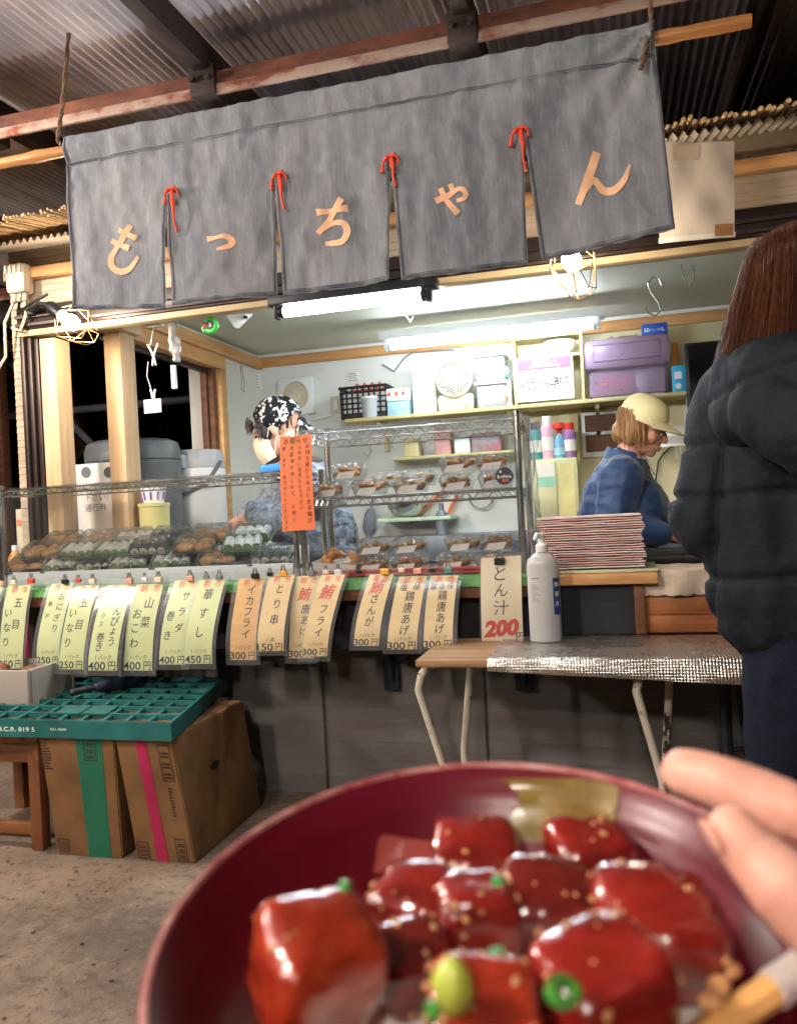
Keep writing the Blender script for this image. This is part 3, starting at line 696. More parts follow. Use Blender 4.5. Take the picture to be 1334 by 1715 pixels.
q = hx(291, 632); mb = MB(); mb.tube([hx(290, 612), hx(293, 651)], [.012, .012], 10); mb.obox(hx(292, 640) + V((0, -.012, 0)), (.014, .003, .05)); tag(mb.build('white_stick', m_whitepl, base=q), 'short white plastic stick hanging under the crumpled bag', 'stick')
q = hx(400, 535, 3.1); pc = thing('paper_slip', 'small folded paper slip with a black clip tucked under the ceiling edge', 'paper', q)
mb = MB(); mb.poly([hx(378, 527, 3.1), hx(425, 525, 3.1), hx(400, 550, 3.1), hx(392, 548, 3.1)], [(0, 1, 2, 3)]); mb.build('paper', m_paper, pc)
mb = MB(); mb.obox(hx(411, 531, 3.09), (.02, .006, .012), Matrix.Rotation(.4, 3, 'Y'), .002); mb.build('clip', m_black, pc)
# ============================================================ price cards on the counter edge
f_sleeve = film('clear_sleeve', 'eef2f4', gloss=.04, rough=.4, bump=.2, bs=7, body=.07, fs=.12)
m_cardG = mat('pale_green_card', 'ccd096', .9, spec=.15, vs=3, bump=.12, bs=10, col2='bfc485')
m_cardT = mat('tan_card', 'e2c898', .9, spec=.15, vs=5, bump=.15, bs=12, col2='d5b57d', stretch=(.4, 1, 3))
m_cardO = mat('orange_tan_card', 'e0b276', .9, spec=.15, vs=5, bump=.15, bs=12, col2='d09e5e', stretch=(.4, 1, 3))
GP = 'price cards clipped along the counter edge'
def card(tl, tr, bl, br, m, label, reds, blacks, price, unit='1 パック', dy=0.0):
    """card from its four photograph corners: top on the counter edge, bottom swung out towards the lane"""
    y0 = CY - .014 - dy
    a, b = P(*tl, Y=y0), P(*tr, Y=y0); ct_ = (a + b) / 2; w = (b - a).length
    bc = ((bl[0] + br[0]) / 2, (bl[1] + br[1]) / 2); q = P(*bc, X=ct_.x)
    yb = max(y0 - .15, min(y0 - .025, q.y)); q = P(*bc, Y=yb); L = ct_.z - q.z; dl = y0 - yb
    def fn(u, v, off=0.0):
        """u across in card widths from the centre, v down in card lengths"""
        k = max(0, min(1.1, v)); y = y0 - dl * (1 - (1 - min(k, 1)) ** 1.8) if v > 0 else y0 - v * .0
        return V((ct_.x + (q.x - ct_.x) * v + u * w, y - off + .0016 * math.sin(v * 9 + ct_.x * 40), ct_.z - L * v))
    t = thing('price_card', label, 'price card', fn(0, 0), GP)
    mb = MB(); mb.grid(lambda i, j: fn(-.5 + i, j), 4, 14); mb.build('card', m, t)
    mu = .16 if w > .075 else .2
    mb = MB(); mb.grid(lambda i, j: fn(-.5 - mu + (1 + 2 * mu) * i, -.09 + 1.155 * j, .003), 6, 18); mb.build('sleeve', f_sleeve, t)
    F = lambda u, v: fn(u, v, .0009)
    ar = L / w
    def put(mb, s, u, v, size, bold=.0, slant=.0, width=None, sx=1.0):
        write(mb, s, lambda x, y: F(u + x, v - y / ar), 0, 0, size, bold, sx, slant, width)
    mb = MB()
    put(mb, '朝', -.16, .052, .25, .012); put(mb, '市', .28, .052, .25, .012); mb.build('market_heading', m_orangered, t)
    if reds:
        mb = MB(); put(mb, reds[0], reds[1], reds[2], reds[3], .010, .2); mb.build('red_character', m_red, t)
    mb = MB()
    for (s, u, v0, v1, size) in blacks:
        for i, ch in enumerate(s): put(mb, ch, u, v0 + (v1 - v0) * i / max(1, len(s) - 1), size, .007, .05)
    mb.build('lettering', m_ink, t)
    mb = MB(); put(mb, unit, .02, .845, .16, .004, .1, width=.55 if len(unit) > 3 else .3)
    put(mb, price, -.2, .945, .34, .012, width=.60); put(mb, '円', .33, .943, .30, .006); mb.build('price', m_ink, t)
    return t, w
card((-28, 982), (6, 981), (-60, 1118), (-16, 1120), m_cardG, 'pale green price card cut off at the left edge of the photo', None, [], '250')
card((13, 981), (52, 980), (-1, 1119), (38, 1120), m_cardG, 'pale green price card 五目いなり 250 nearest the left edge', None, [('五目', .12, .21, .47, .37), ('いなり', -.24, .33, .68, .35)], '250')
card((87, 977), (124, 977), (60, 1112), (101, 1114), m_cardG, 'pale green price card おにぎり with four small fillings 250', None, [('おにぎり', .17, .16, .55, .31), ('鮭梅', -.27, .25, .40, .19)], '250')
card((127, 980), (166, 980), (101, 1121), (139, 1121), m_cardG, 'pale green price card 五目いなり 250 overlapping the おにぎり card', None, [('五目', .13, .21, .47, .37), ('いなり', -.23, .33, .68, .35)], '250', dy=.004)
card((180, 979), (226, 979), (151, 1122), (193, 1124), m_cardG, 'pale green price card かんぴょう巻き 400 with small katakana', None, [('かんぴょう', .22, .19, .66, .31), ('ミックス', -.25, .15, .46, .17), ('巻き', -.18, .61, .72, .30), ], '400')
card((228, 978), (274, 978), (210, 1123), (252, 1123), m_cardG, 'pale green price card 山菜おこわ 400', None, [('山菜', .15, .22, .44, .36), ('おこわ', -.18, .34, .68, .34)], '400', dy=.003)
card((293, 972), (335, 971), (266, 1113), (311, 1113), m_cardG, 'pale green price card サラダ巻き 400', None, [('サラダ', .15, .19, .56, .33), ('巻き', -.25, .42, .65, .34)], '400')
card((335, 971), (378, 969), (311, 1112), (353, 1112), m_cardG, 'pale green price card 華すし 450', None, [('華すし', .0, .18, .62, .38)], '450', dy=.004)
card((401, 969), (443, 968), (384, 1106), (430, 1105), m_cardO, 'orange tan price card イカフライ 300', None, [('イカフライ', .08, .14, .68, .36)], '300')
card((452, 964), (494, 962), (431, 1091), (475, 1090), m_cardT, 'crinkled tan price card とり串 150', None, [('とり串', .07, .18, .58, .36)], '150', '1 本', dy=.002)
card((496, 965), (536, 964), (484, 1103), (525, 1102), m_cardT, 'tan price card 鮪唐あげ 300 half hidden behind the 鮪フライ card', ('鮪', -.02, .22, .52), [('唐あげ', .1, .40, .67, .37)], '300')
card((538, 963), (578, 962), (503, 1100), (549, 1099), m_cardT, 'tan price card 鮪フライ 300 lying over its neighbour', ('鮪', .0, .21, .58), [('フライ', .05, .42, .70, .36)], '300', dy=.012)
card((619, 962), (659, 961), (588, 1082), (637, 1082), m_cardT, 'tan price card 鮪さんが 300 in a wide bluish sleeve', ('鮪', .0, .17, .56), [('さんが', .02, .34, .65, .38)], '300')
card((668, 966), (715, 965), (648, 1088), (698, 1088), m_cardT, 'tan price card 塩味鶏唐あげ 300', None, [('塩', -.22, .14, .14, .26), ('味', .24, .14, .14, .26), ('鶏唐あげ', .05, .27, .73, .34)], '300')
card((721, 965), (767, 963), (709, 1086), (758, 1085), m_cardT, 'tan price card 醤油味鶏唐あげ 300 at the right of the row', None, [('醤', -.32, .14, .14, .25), ('油', -.04, .14, .14, .25), ('味', .28, .14, .14, .25), ('鶏唐あげ', .05, .27, .73, .34)], '300', dy=.002)
# extra small lines on two of the cards are printed with the same ink
def small_lines():
    for o in bpy.data.objects:
        if o.get('label', '').startswith('pale green price card おにぎり'): pass
# soup sign
y0 = CY - .068
a, b, c, d = P(805, 935, Y=y0), P(872, 930, Y=y0), P(876, 1076, Y=y0 - .02), P(807, 1081, Y=y0 - .02)
sg = thing('soup_sign', 'cream sign とん汁 200円 with red figures clipped in front of the wire case', 'sign', (a + b) / 2)
def sgf(u, v, off=0):
    p = a.lerp(b, u).lerp(d.lerp(c, u), v); return V((p.x, p.y - .012 * math.sin(v * 3) - off, p.z))
m_cream = mat('cream_card', 'efdfc0', .7, vs=3, bump=.12, bs=10, col2='d8bd92')
mb = MB(); mb.grid(lambda i, j: sgf(i, j), 4, 12); mb.build('card', m_cream, sg)
mb = MB(); mb.grid(lambda i, j: sgf(-.04 + 1.06 * i, -.03 + 1.17 * j, .003), 4, 12); mb.build('sleeve', f_sleeve, sg)
ar = (d - a).length / (b - a).length
def sput(mb, s, u, v, size, bold=0, slant=0, sx=1, width=None): write(mb, s, lambda x, y: sgf(u + x, v - y / ar, .0009), 0, 0, size, bold, sx, slant, width)
mb = MB(); sput(mb, 'と', .48, .19, .42, -.004, .1); sput(mb, 'ん', .5, .38, .38, -.004, .1); sput(mb, '汁', .5, .58, .40, -.004, .05); sput(mb, '円', .93, .925, .22, .012); mb.build('lettering', m_ink, sg)
mb = MB(); sput(mb, '200', .5, .815, .52, .055, .15, width=.82); mb.build('price', m_red, sg)

# binder clips
m_clip = {'black': m_black, 'pink': mat('pink_metal', 'd8a090', .4, var=.1), 'white': m_whitepl, 'red': mat('red_metal', 'd0452c', .4, var=.1), 'yellow': mat('yellow_metal', 'dba53a', .4, var=.1), 'cream': mat('cream_metal', 'e8cfae', .4, var=.1), 'teal': mat('teal_metal', '4f8580', .4, var=.1), 'grey': mat('grey_metal', '777c80', .4, var=.1)}
def clip(px, py, col, s, label, y=None):
    q = P(px, py, Y=(CY - .022) if y is None else y); t = thing('binder_clip', label, 'clip', q, 'binder clips holding the cards')
    w = .011 * s; h = .014 * s
    mb = MB(); pr = [(-.007 * s, -h * .1), (-.006 * s, -h), (.006 * s, -h), (.007 * s, -h * .1), (.002 * s, h * .1), (-.002 * s, h * .1)]
    mb.poly([q + V((-w, p, z)) for p, z in pr] + [q + V((w, p, z)) for p, z in pr], [(5, 4, 3, 2, 1, 0), (6, 7, 8, 9, 10, 11)] + [(i, (i + 1) % 6, 6 + (i + 1) % 6, 6 + i) for i in range(6)]); mb.build('body', m_clip[col], t, smooth=False)
    mb = MB()
    for k, yy in ((-1, -.003), (1, .004)):
        mb.tube([q + V((x * s, yy * s - .004 * (z > 0) * -k * 0, z * s)) for x, z in [(-.007, 0), (-.0035, .012), (-.004, .018), (.004, .018), (.0035, .012), (.007, 0)]], .0012 * s, 5)
    mb.build('handle', m_chrome, t)
for (px, py, col, s, w) in [(3, 974, 'pink', 1, 'pink binder clip cut by the left edge'), (23, 972, 'cream', 1, 'cream binder clip above the leftmost 五目いなり card'), (52, 970, 'red', 1.2, 'red binder clip left of the おにぎり card'), (109, 971, 'black', 1.1, 'black binder clip above the おにぎり card'),
        (131, 970, 'red', .9, 'small red binder clip between two green cards'), (155, 970, 'cream', 1.1, 'cream binder clip above the second 五目いなり card'), (216, 969, 'pink', 1.2, 'pink binder clip above the かんぴょう card'), (242, 967, 'white', .9, 'small white binder clip above the 山菜 card'), (265, 967, 'cream', 1.2, 'cream binder clip right of the 山菜 card top'),
        (318, 965, 'pink', 1.2, 'pink binder clip above the サラダ card'), (345, 964, 'grey', .9, 'small grey binder clip above the 華すし card'), (367, 964, 'grey', 1.1, 'grey binder clip at the right of the 華すし card'), (427, 961, 'black', 1.2, 'black binder clip above the イカフライ card'), (452, 959, 'black', .9, 'small black binder clip left of the とり串 card'),
        (474, 957, 'yellow', 1.2, 'yellow binder clip above the とり串 card'), (520, 956, 'grey', 1.2, 'grey binder clip above the half hidden 鮪 card'), (545, 955, 'cream', .9, 'small cream binder clip above the 鮪フライ card'), (566, 955, 'white', 1.1, 'white binder clip right of the 鮪フライ card'), (600, 955, 'black', .8, 'small black clip on bare green cloth between cards'),
        (644, 953, 'yellow', 1.3, 'orange yellow binder clip above the 鮪さんが card'), (672, 952, 'cream', .9, 'small pale clip left of the 塩味 card'), (699, 952, 'pink', 1.2, 'greyish pink binder clip above the 塩味 card'), (723, 952, 'black', .9, 'small black clip between the two chicken cards'), (750, 951, 'teal', 1.2, 'teal binder clip above the 醤油味 card')]:
    clip(px, py, col, s, w)
clip(836, 935, 'black', 1.5, 'large black binder clip on the soup sign', y0 - .006)

# ============================================================ wire display cases
f_vinyl = film('clear_vinyl', 'f4f8fa', gloss=.2, rough=.10, bump=.30, bs=6, body=.02)
f_vinylw = film('wrinkled_vinyl', 'f2f6f8', gloss=.6, rough=.14, bump=1.0, bs=16, body=.16)
f_lid = film('clear_lid', 'f8fafa', gloss=.5, rough=.10, bump=.9, bs=45, body=.03)
def wire_shelf(name, parent, x0, x1, y0, y1, z, h=.028, step=.024):
    mb = MB()
    for zz in (z, z - h):
        mb.tube([(x0, y0, zz), (x1, y0, zz), (x1, y1, zz), (x0, y1, zz)], .0032, 6, closed=True)
    n = int((x1 - x0) / .05)
    for yy in (y0, y1):
        mb.tube([(x0 + (x1 - x0) * i / (2 * n), yy, z if i % 2 else z - h) for i in range(2 * n + 1)], .0022, 5)
    n = int((y1 - y0) / .05)
    for xx in (x0, x1): mb.tube([(xx, y0 + (y1 - y0) * i / (2 * n), z if i % 2 else z - h) for i in range(2 * n + 1)], .0022, 5)
    n = int((x1 - x0) / step)
    for i in range(1, n): mb.tube([(x0 + (x1 - x0) * i / n, y0, z + .001), (x0 + (x1 - x0) * i / n, y1, z + .001)], .0016, 4)
    return mb.build(name, m_chrome, parent)
def rpost(parent, x, y, za, zb, r=.0125):
    mb = MB(); mb.tube([(x, y, za), (x, y, zb)], r, 14); mb.tube([(x, y, zb), (x, y, zb + .012)], r * 1.12, 14); z = za + .03
    while z < zb - .02: mb.tube([(x, y, z), (x, y, z + .002)], r * 1.04, 14); z += .025
    mb.build('post', m_chrome, parent)
FY, BYc = 2.765, 3.06
# right case
xa, xb = P(512, 930, Y=FY).x, P(862, 700, Y=FY).x
z3, z2, z1 = P(860, 700, Y=FY).z, P(853, 818, Y=FY).z, CZ + .03
rc = thing('wire_display_case', 'two tier chrome wire case wrapped in clear vinyl holding fried food', 'display case', ((xa + xb) / 2, 2.9, CZ))
for n_, z in (('top_shelf', z3), ('middle_shelf', z2)): wire_shelf(n_, rc, xa, xb, FY, BYc, z)
for x in (xa - .004, xb + .004):
    for y in (FY, BYc): rpost(rc, x, y, CZ + .002, z3 + .012)
def vin(o, u, v, amp, name, m, nu=20, nv=20, seed=0, par=None):
    o, u, v = V(o), V(u), V(v); nn = u.cross(v).normalized()
    mb = MB(); mb.grid(lambda a, b: o + u * a + v * b + nn * amp * noise.noise(V((a * 5 + seed, b * 5, seed * 3))), nu, nv); return mb.build(name, m, par, norm=False)
vin((xa - .01, FY - .018, CZ + .002), (xb - xa + .03, 0, 0), (0, 0, z3 - CZ + .012), .006, 'front_vinyl', f_vinyl, par=rc)
vin((xb + .026, FY - .016, CZ + .002), (.02, BYc - FY, 0), (-.004, 0, z3 - CZ + .012), .03, 'side_vinyl', f_vinylw, 30, 30, 2, rc)
vin((xa - .01, FY - .018, z3 + .015), (xb - xa + .035, 0, 0), (0, BYc - FY + .02, 0), .004, 'top_vinyl', f_vinyl, seed=4, par=rc)
m_redtray = mat('red_tray', 'b3281f', .35, vs=5, bump=.03)
tr = MB(); tr.box((xa + .03, FY + .0, CZ + .004), (xb - .012, BYc - .02, CZ + .014), .003); tr.box((xa + .03, FY - .008, CZ + .0145), (xb - .012, FY - .0005, CZ + .03), .003)
tag(tr.build('red_tray', m_redtray, base=((xa + xb) / 2, 2.9, CZ)), 'long red plastic tray in the bottom of the tall wire case', 'tray')
# round sticker
q = P(844, 797, Y=FY - .032); sk_ = thing('round_sticker', 'round dark navy sticker reading もっちゃん on a clear square', 'sticker', q)
mb = MB(); mb.lathe([(0, .001), (.030, .001), (.030, -.001), (0, -.001)], q, rY, 32); mb.build('disc', mat('navy_print', '161b33', .5, var=.1, bump=0), sk_)
mb = MB(); w = .042; mb.box(q + V((-w, .0015, -w)), q + V((w, .0022, w))); mb.build('backing', f_sleeve, sk_)
pf_ = plane_fn(q + V((0, -.0016, 0)), (1, 0, 0), (0, 0, 1))
mb = MB(); write(mb, 'もっちゃん', pf_, 0, -.002, .014, .02, width=.048); write(mb, 'ま', pf_, -.012, .015, .010, .02); mb.build('lettering', m_paper, sk_)
mb = MB(); write(mb, '朝市', pf_, .004, -.016, .011, .02); mb.build('red_lettering', m_orangered, sk_)
# orange handwritten notice
m_orange = mat('orange_paper', 'dd7a50', .75, vs=4, bump=.15, bs=10, col2='d46e44')
a2, b2, c2_, d2 = P(469, 732, Y=FY - .04), P(521, 727, Y=FY - .04), P(527, 887, Y=FY - .05), P(472, 890, Y=FY - .05)
on = thing('orange_notice', 'orange paper strip with handwritten columns hung on the case corner', 'notice', (a2 + b2) / 2)
def onf(u, v, off=0):
    p = a2.lerp(b2, u).lerp(d2.lerp(c2_, u), v); return V((p.x, p.y - .006 * math.sin(v * 4) - off, p.z))
mb = MB(); mb.grid(onf, 5, 14); mb.build('paper', m_orange, on)
ar2 = (d2 - a2).length / (b2 - a2).length
mb = MB()
def oput(s, u, v, size, bold=0, slant=.1): write(mb, s, lambda x, y: onf(u + x, v - y / ar2, .0009), 0, 0, size, bold, .9, slant)
for (s, u, v0, v1, sz) in [('お持ち帰りの半日の惣菜類は', .86, .12, .90, .17), ('お早目にお召し上り下さい', .62, .13, .76, .16), ('尚保管の時しめて お願い', .38, .13, .88, .16), ('致します。ありがとうございます', .13, .13, .97, .16)]:
    for i, ch in enumerate(s):
        if ch != ' ': oput(ch, u + random.uniform(-.02, .02), v0 + (v1 - v0) * i / (len(s) - 1), sz * random.uniform(.8, 1.05), .0, random.uniform(-.05, .25))
mb.build('handwriting', m_ink, on)
mb = MB()
for i, ch in enumerate('お知らせ'): oput(ch, .2 + .2 * i, .055, .2, .012)
mb.build('heading', mat('dark_green_ink', '2c4a2a', .8, bump=0), on)
mb = MB(); mb.tube([onf(.28, -.03, .004), onf(.36, .0, .006), onf(.46, .012, .004)], .004, 6); mb.build('tie', m_whitepl, on)

# left case
lx0, lx1 = P(6, 930, Y=FY).x, P(497, 930, Y=FY).x
zl = P(250, 806, Y=FY).z; zb_ = CZ + .062
lc = thing('wire_display_case', 'low chrome wire case under clear film holding packs of sushi', 'display case', ((lx0 + lx1) / 2, 2.9, CZ))
wire_shelf('top_shelf', lc, lx0, lx1, FY, BYc, zl, .022, .2)
for x in (lx0, lx1):
    for y in (FY, BYc): rpost(lc, x, y, CZ + .002, zl + .008, .011)
mb = MB(); mb.box((lx0 + .02, FY - .008, CZ + .003), (lx1 - .015, FY + .006, zb_), .002); mb.box((lx0 + .02, FY + .007, CZ + .003), (lx1 - .015, BYc - .02, CZ + .03), .002); mb.build('base_board', m_whitepl, lc)
vin((lx0 - .012, FY - .018, CZ + .004), (lx1 - lx0 + .02, 0, 0), (0, 0, zl - CZ + .006), .006, 'front_film', f_vinyl, 40, 14, 7, lc)
vin((lx0 - .012, FY - .018, zl + .006), (lx1 - lx0 + .02, 0, 0), (0, BYc - FY + .02, 0), .006, 'top_film', f_vinyl, 30, 10, 9, lc)
m_btray = mat('black_tray', '1c1d1f', .35, vs=5, bump=.03)
nT = 3; wT = (lx1 - .05 - lx0 - .06) / nT
for i, w_ in enumerate(('left', 'middle', 'right')):
    x = lx0 + .05 + wT * i; mb = MB(); z = CZ + .032
    mb.box((x, FY + .012, z), (x + wT - .006, BYc - .03, z + .006), .002); mb.box((x, FY + .012, z + .0062), (x + wT - .006, FY + .018, z + .042), .002); mb.box((x, BYc - .036, z + .0062), (x + wT - .006, BYc - .03, z + .042), .002)
    tag(mb.build('black_tray', m_btray, base=(x, 2.9, z)), 'black tray under the sushi packs, the %s of the three' % w_, 'tray', 'trays of the low case')
# ---------------- sushi packs
m_rice = mat('rice', 'ece8da', .6, vs=60, bump=.6, bs=160, var=.12)
m_nori = mat('nori', '2b3a2e', .5, vs=30, bump=.4, bs=100)
m_inari = mat('inari', 'dba35c', .45, vs=25, bump=.5, bs=70, col2='a8702f', coat=.2)
m_green2 = mat('cucumber', '8fae6e', .5, vs=20, bump=.1)
m_egg = mat('egg', 'd9b64e', .5, vs=20, bump=.2)
m_gtray = mat('green_tray', '4f8560', .35, vs=9, bump=.05)
def lid_mesh(mb, w, d, h, z0, top=.8):
    mb.poly([V((sx * w * k, sy * d * k, z)) for z, k in ((z0, .5), (z0 + h * .35, .5), (z0 + h, .5 * top)) for sx, sy in ((-1, -1), (1, -1), (1, 1), (-1, 1))],
            [(i, (i + 1) % 4, 4 + (i + 1) % 4, 4 + i) for i in range(4)] + [(4 + i, 4 + (i + 1) % 4, 8 + (i + 1) % 4, 8 + i) for i in range(4)] + [(8, 9, 10, 11)])
    mb.poly([V((sx * w * k, sy * d * k, z0)) for k in (.5, .55) for sx, sy in ((-1, -1), (1, -1), (1, 1), (-1, 1))], [(i, (i + 1) % 4, 4 + (i + 1) % 4, 4 + i) for i in range(4)])
def sushi_pack(kind, tray):
    t = thing('sushi_pack', 'x', 'sushi pack', (0, 0, 0))
    w, d, h = .155, .105, .045
    mb = MB(); z = 0
    pts = [V((sx * w * k, sy * d * k, zz)) for zz, k in ((0, .44), (.018, .5), (.018, .54), (.014, .545)) for sx, sy in ((-1, -1), (1, -1), (1, 1), (-1, 1))]
    mb.poly(pts, [(3, 2, 1, 0)] + [(4 * r + i, 4 * r + (i + 1) % 4, 4 * r + 4 + (i + 1) % 4, 4 * r + 4 + i) for r in range(3) for i in range(4)]); mb.build('tray', tray, t)
    if kind == 'inari':
        for i in range(2):
            for j in range(2):
                mb = MB(); c = V((-.036 + .072 * i, -.024 + .048 * j, .026)); mb.ell(c, (.036, .024, .021), sub=3)
                for v in mb.b.verts: v.co += V((0, 0, .004 * noise.noise(v.co * 40))); v.co.z = max(v.co.z, .004)
                mb.build('inari', m_inari, t)
    else:
        for i in range(4):
            c = -.054 + .036 * i; mb = MB(); mb.tube([(c, -.044, .026), (c, .044, .026)], .0185, 14); o = mb.build('roll', m_nori if kind == 'nori' else m_rice, t)
            mb = MB(); mb.tube([(c, -.0452, .026), (c, .0452, .026)], .0172, 12); mb.build('rice', m_rice if kind == 'nori' else m_green2, o)
            mb = MB(); mb.tube([(c, -.0464, .026), (c, .0464, .026)], .006, 8); mb.build('filling', m_egg if i % 2 else m_green2, o)
    mb = MB(); lid_mesh(mb, w, d, h, .0185, .86); mb.build('lid', f_lid, t, smooth=False, norm=False)
    return t
proto = {('inari', 'b'): sushi_pack('inari', m_btray), ('nori', 'b'): sushi_pack('nori', m_btray), ('rice', 'g'): sushi_pack('rice', m_gtray)}
used = set()
def put_pack(kind, px, row, rz, tilt, label):
    y = (2.83, 2.97, 2.865)[row]; q = P(px, 915, Y=y); loc = V((q.x, y, CZ + .062 + (.0, .088, .052)[row])); src = proto[kind]
    if kind in used: o = copy_thing(src, loc, rz)
    else: o = src; used.add(kind); o.location = loc; o.rotation_euler.z = rz
    o.rotation_euler.x = tilt; o['label'] = label; o['group'] = 'sushi packs in the low case'
I, N_, G_ = ('inari', 'b'), ('nori', 'b'), ('rice', 'g')
names = {I: 'clear lidded pack of brown inari', N_: 'clear lidded pack of dark sushi rolls', G_: 'green pack of pale sushi rolls'}
seqF = [(I, 52), (G_, 110), (N_, 165), (G_, 220), (G_, 290), (I, 368), (N_, 455)]
wh = ['at the left end of the front row', 'second from the left in the front row', 'third from the left in the front row', 'in the middle of the front row', 'third from the right in the front row', 'second from the right in the front row', 'at the right end of the front row']
for (k, px), w_ in zip(seqF, wh): put_pack(k, px, 0, random.uniform(.15, .35), R(20), names[k] + ' ' + w_)
seqB = [(I, 110), (I, 168), (G_, 226), (N_, 290), (I, 356), (G_, 425)]
wh = ['at the left end of the back row', 'second from the left in the back row', 'third from the left in the back row', 'third from the right in the back row', 'second from the right in the back row', 'at the right end of the back row']
for (k, px), w_ in zip(seqB, wh): put_pack(k, px, 1, random.uniform(.1, .3), R(20), names[k] + ' ' + w_)
seqM = [(I, 76), (G_, 138), (G_, 196), (N_, 256), (I, 330), (G_, 408)]
wh = ['leftmost of those stacked on the front row', 'second from the left stacked on the front row', 'third from the left stacked on the front row', 'third from the right stacked on the front row', 'second from the right stacked on the front row', 'rightmost of those stacked on the front row']
for (k, px), w_ in zip(seqM, wh): put_pack(k, px, 2, random.uniform(.1, .35), R(20), names[k] + ' ' + w_)
mb = MB(); mb.box((lx0 + .06, 2.93, CZ + .046), (lx1 - .05, BYc - .04, CZ + .118), .004); tag(mb.build('pack_riser', m_whitepl, base=((lx0 + lx1) / 2, 3, CZ)), 'long white riser under the back row of sushi packs', 'riser')
# ---------------- fried food packs
m_fry = mat('fried_batter', 'e09c50', .55, vs=45, bump=1.0, bs=120, col2='b0662a', lo=.3, hi=.7, bdist=.008)
m_fry2 = mat('pale_batter', 'e3bd7c', .6, vs=45, bump=1.0, bs=120, col2='99672f', lo=.3, hi=.7, bdist=.008)
m_lab = mat('pack_label', 'f0e8e2', .7, vs=9, bump=.1)
f_tub = film('clear_tub', 'f4f6f6', gloss=.5, rough=.1, bump=.6, bs=30, body=.04)
def fry_pack(m, seed):
    random.seed(seed); t = thing('fried_food_pack', 'x', 'food pack', (0, 0, 0)); w, d, h = .125, .095, .04
    mb = MB(); pts = [V((sx * w * k, sy * d * k, zz)) for zz, k in ((0, .40), (.036, .49), (.036, .54)) for sx, sy in ((-1, -1), (1, -1), (1, 1), (-1, 1))]
    mb.poly(pts, [(3, 2, 1, 0)] + [(4 * r + i, 4 * r + (i + 1) % 4, 4 * r + 4 + (i + 1) % 4, 4 * r + 4 + i) for r in range(2) for i in range(4)]); mb.build('tub', f_tub, t, smooth=False, norm=False)
    for i in range(8):
        mb = MB(); c = V((random.uniform(-.042, .042), random.uniform(-.030, .026), random.uniform(.018, .044))); mb.ell(c, (random.uniform(.014, .02), random.uniform(.012, .017), random.uniform(.010, .014)), sub=3)
        for v in mb.b.verts: v.co += (v.co - c) * .5 * noise.noise(v.co * 70 + V((seed, i, 0)))
        mb.build('fried_piece', m, t)
    mb = MB(); mb.poly([V((x, -d * k - .002, z)) for x, z, k in ((-.046, .004, .41), (.020, .006, .415), (.034, .031, .485), (-.030, .027, .475))], [(0, 1, 2, 3)]); mb.build('pack_label', m_lab, t)
    mb = MB(); lid_mesh(mb, w, d, .024, .0365, .8); mb.build('lid', f_lid, t, smooth=False, norm=False)
    return t
fp = [fry_pack(m_fry, 3), fry_pack(m_fry2, 8), fry_pack(m_fry, 21)]; fu = set(); random.seed(5)
def put_fry(k, px, y, z, label, tilt=0):
    q = P(px, 850, Y=y); loc = V((q.x, y, z)); src = fp[k]
    if k in fu: o = copy_thing(src, loc, random.uniform(-.12, .12))
    else: fu.add(k); o = src; o.location = loc; o.rotation_euler.z = random.uniform(-.1, .1)
    o['label'] = label; o['group'] = 'fried food packs in the tall case'
cols = {0: 'pack of brown fried pieces', 1: 'pack of pale fried pieces', 2: 'pack of lumpy brown fritters'}
zs = z2 + .003; zc = CZ + .0155
for i, (px, k) in enumerate([(556, 0), (622, 2), (690, 1), (768, 0), (833, 2)]):
    put_fry(k, px, 2.83, zs, cols[k] + ' on the middle shelf, lower layer, %s' % ('left end', 'second from left', 'centre', 'second from right', 'right end')[i])
for i, (px, k) in enumerate([(588, 0), (772, 2), (831, 0)]):
    put_fry(k, px, 2.825, zs + .062, cols[k] + ' stacked on top on the middle shelf, %s' % ('left', 'second from right', 'right end')[i])
for i, (px, k) in enumerate([(655, 1), (705, 1)]):
    put_fry(k, px, 2.96, zs + .03, cols[k] + ' at the back of the middle shelf, %s of two' % ('left', 'right')[i])
for i, (px, k) in enumerate([(620, 1), (683, 0), (758, 1), (822, 2)]):
    put_fry(k, px, 2.825, zc, cols[k] + ' on the red tray, lower layer, %s' % ('left end', 'second from left', 'second from right', 'right end')[i])
for i, (px, k) in enumerate([(625, 1), (684, 1), (775, 1), (834, 0)]):
    put_fry(k, px, 2.85, zc + .062, cols[k] + ' stacked on top on the red tray, %s' % ('left end', 'second from left', 'second from right', 'right end')[i])
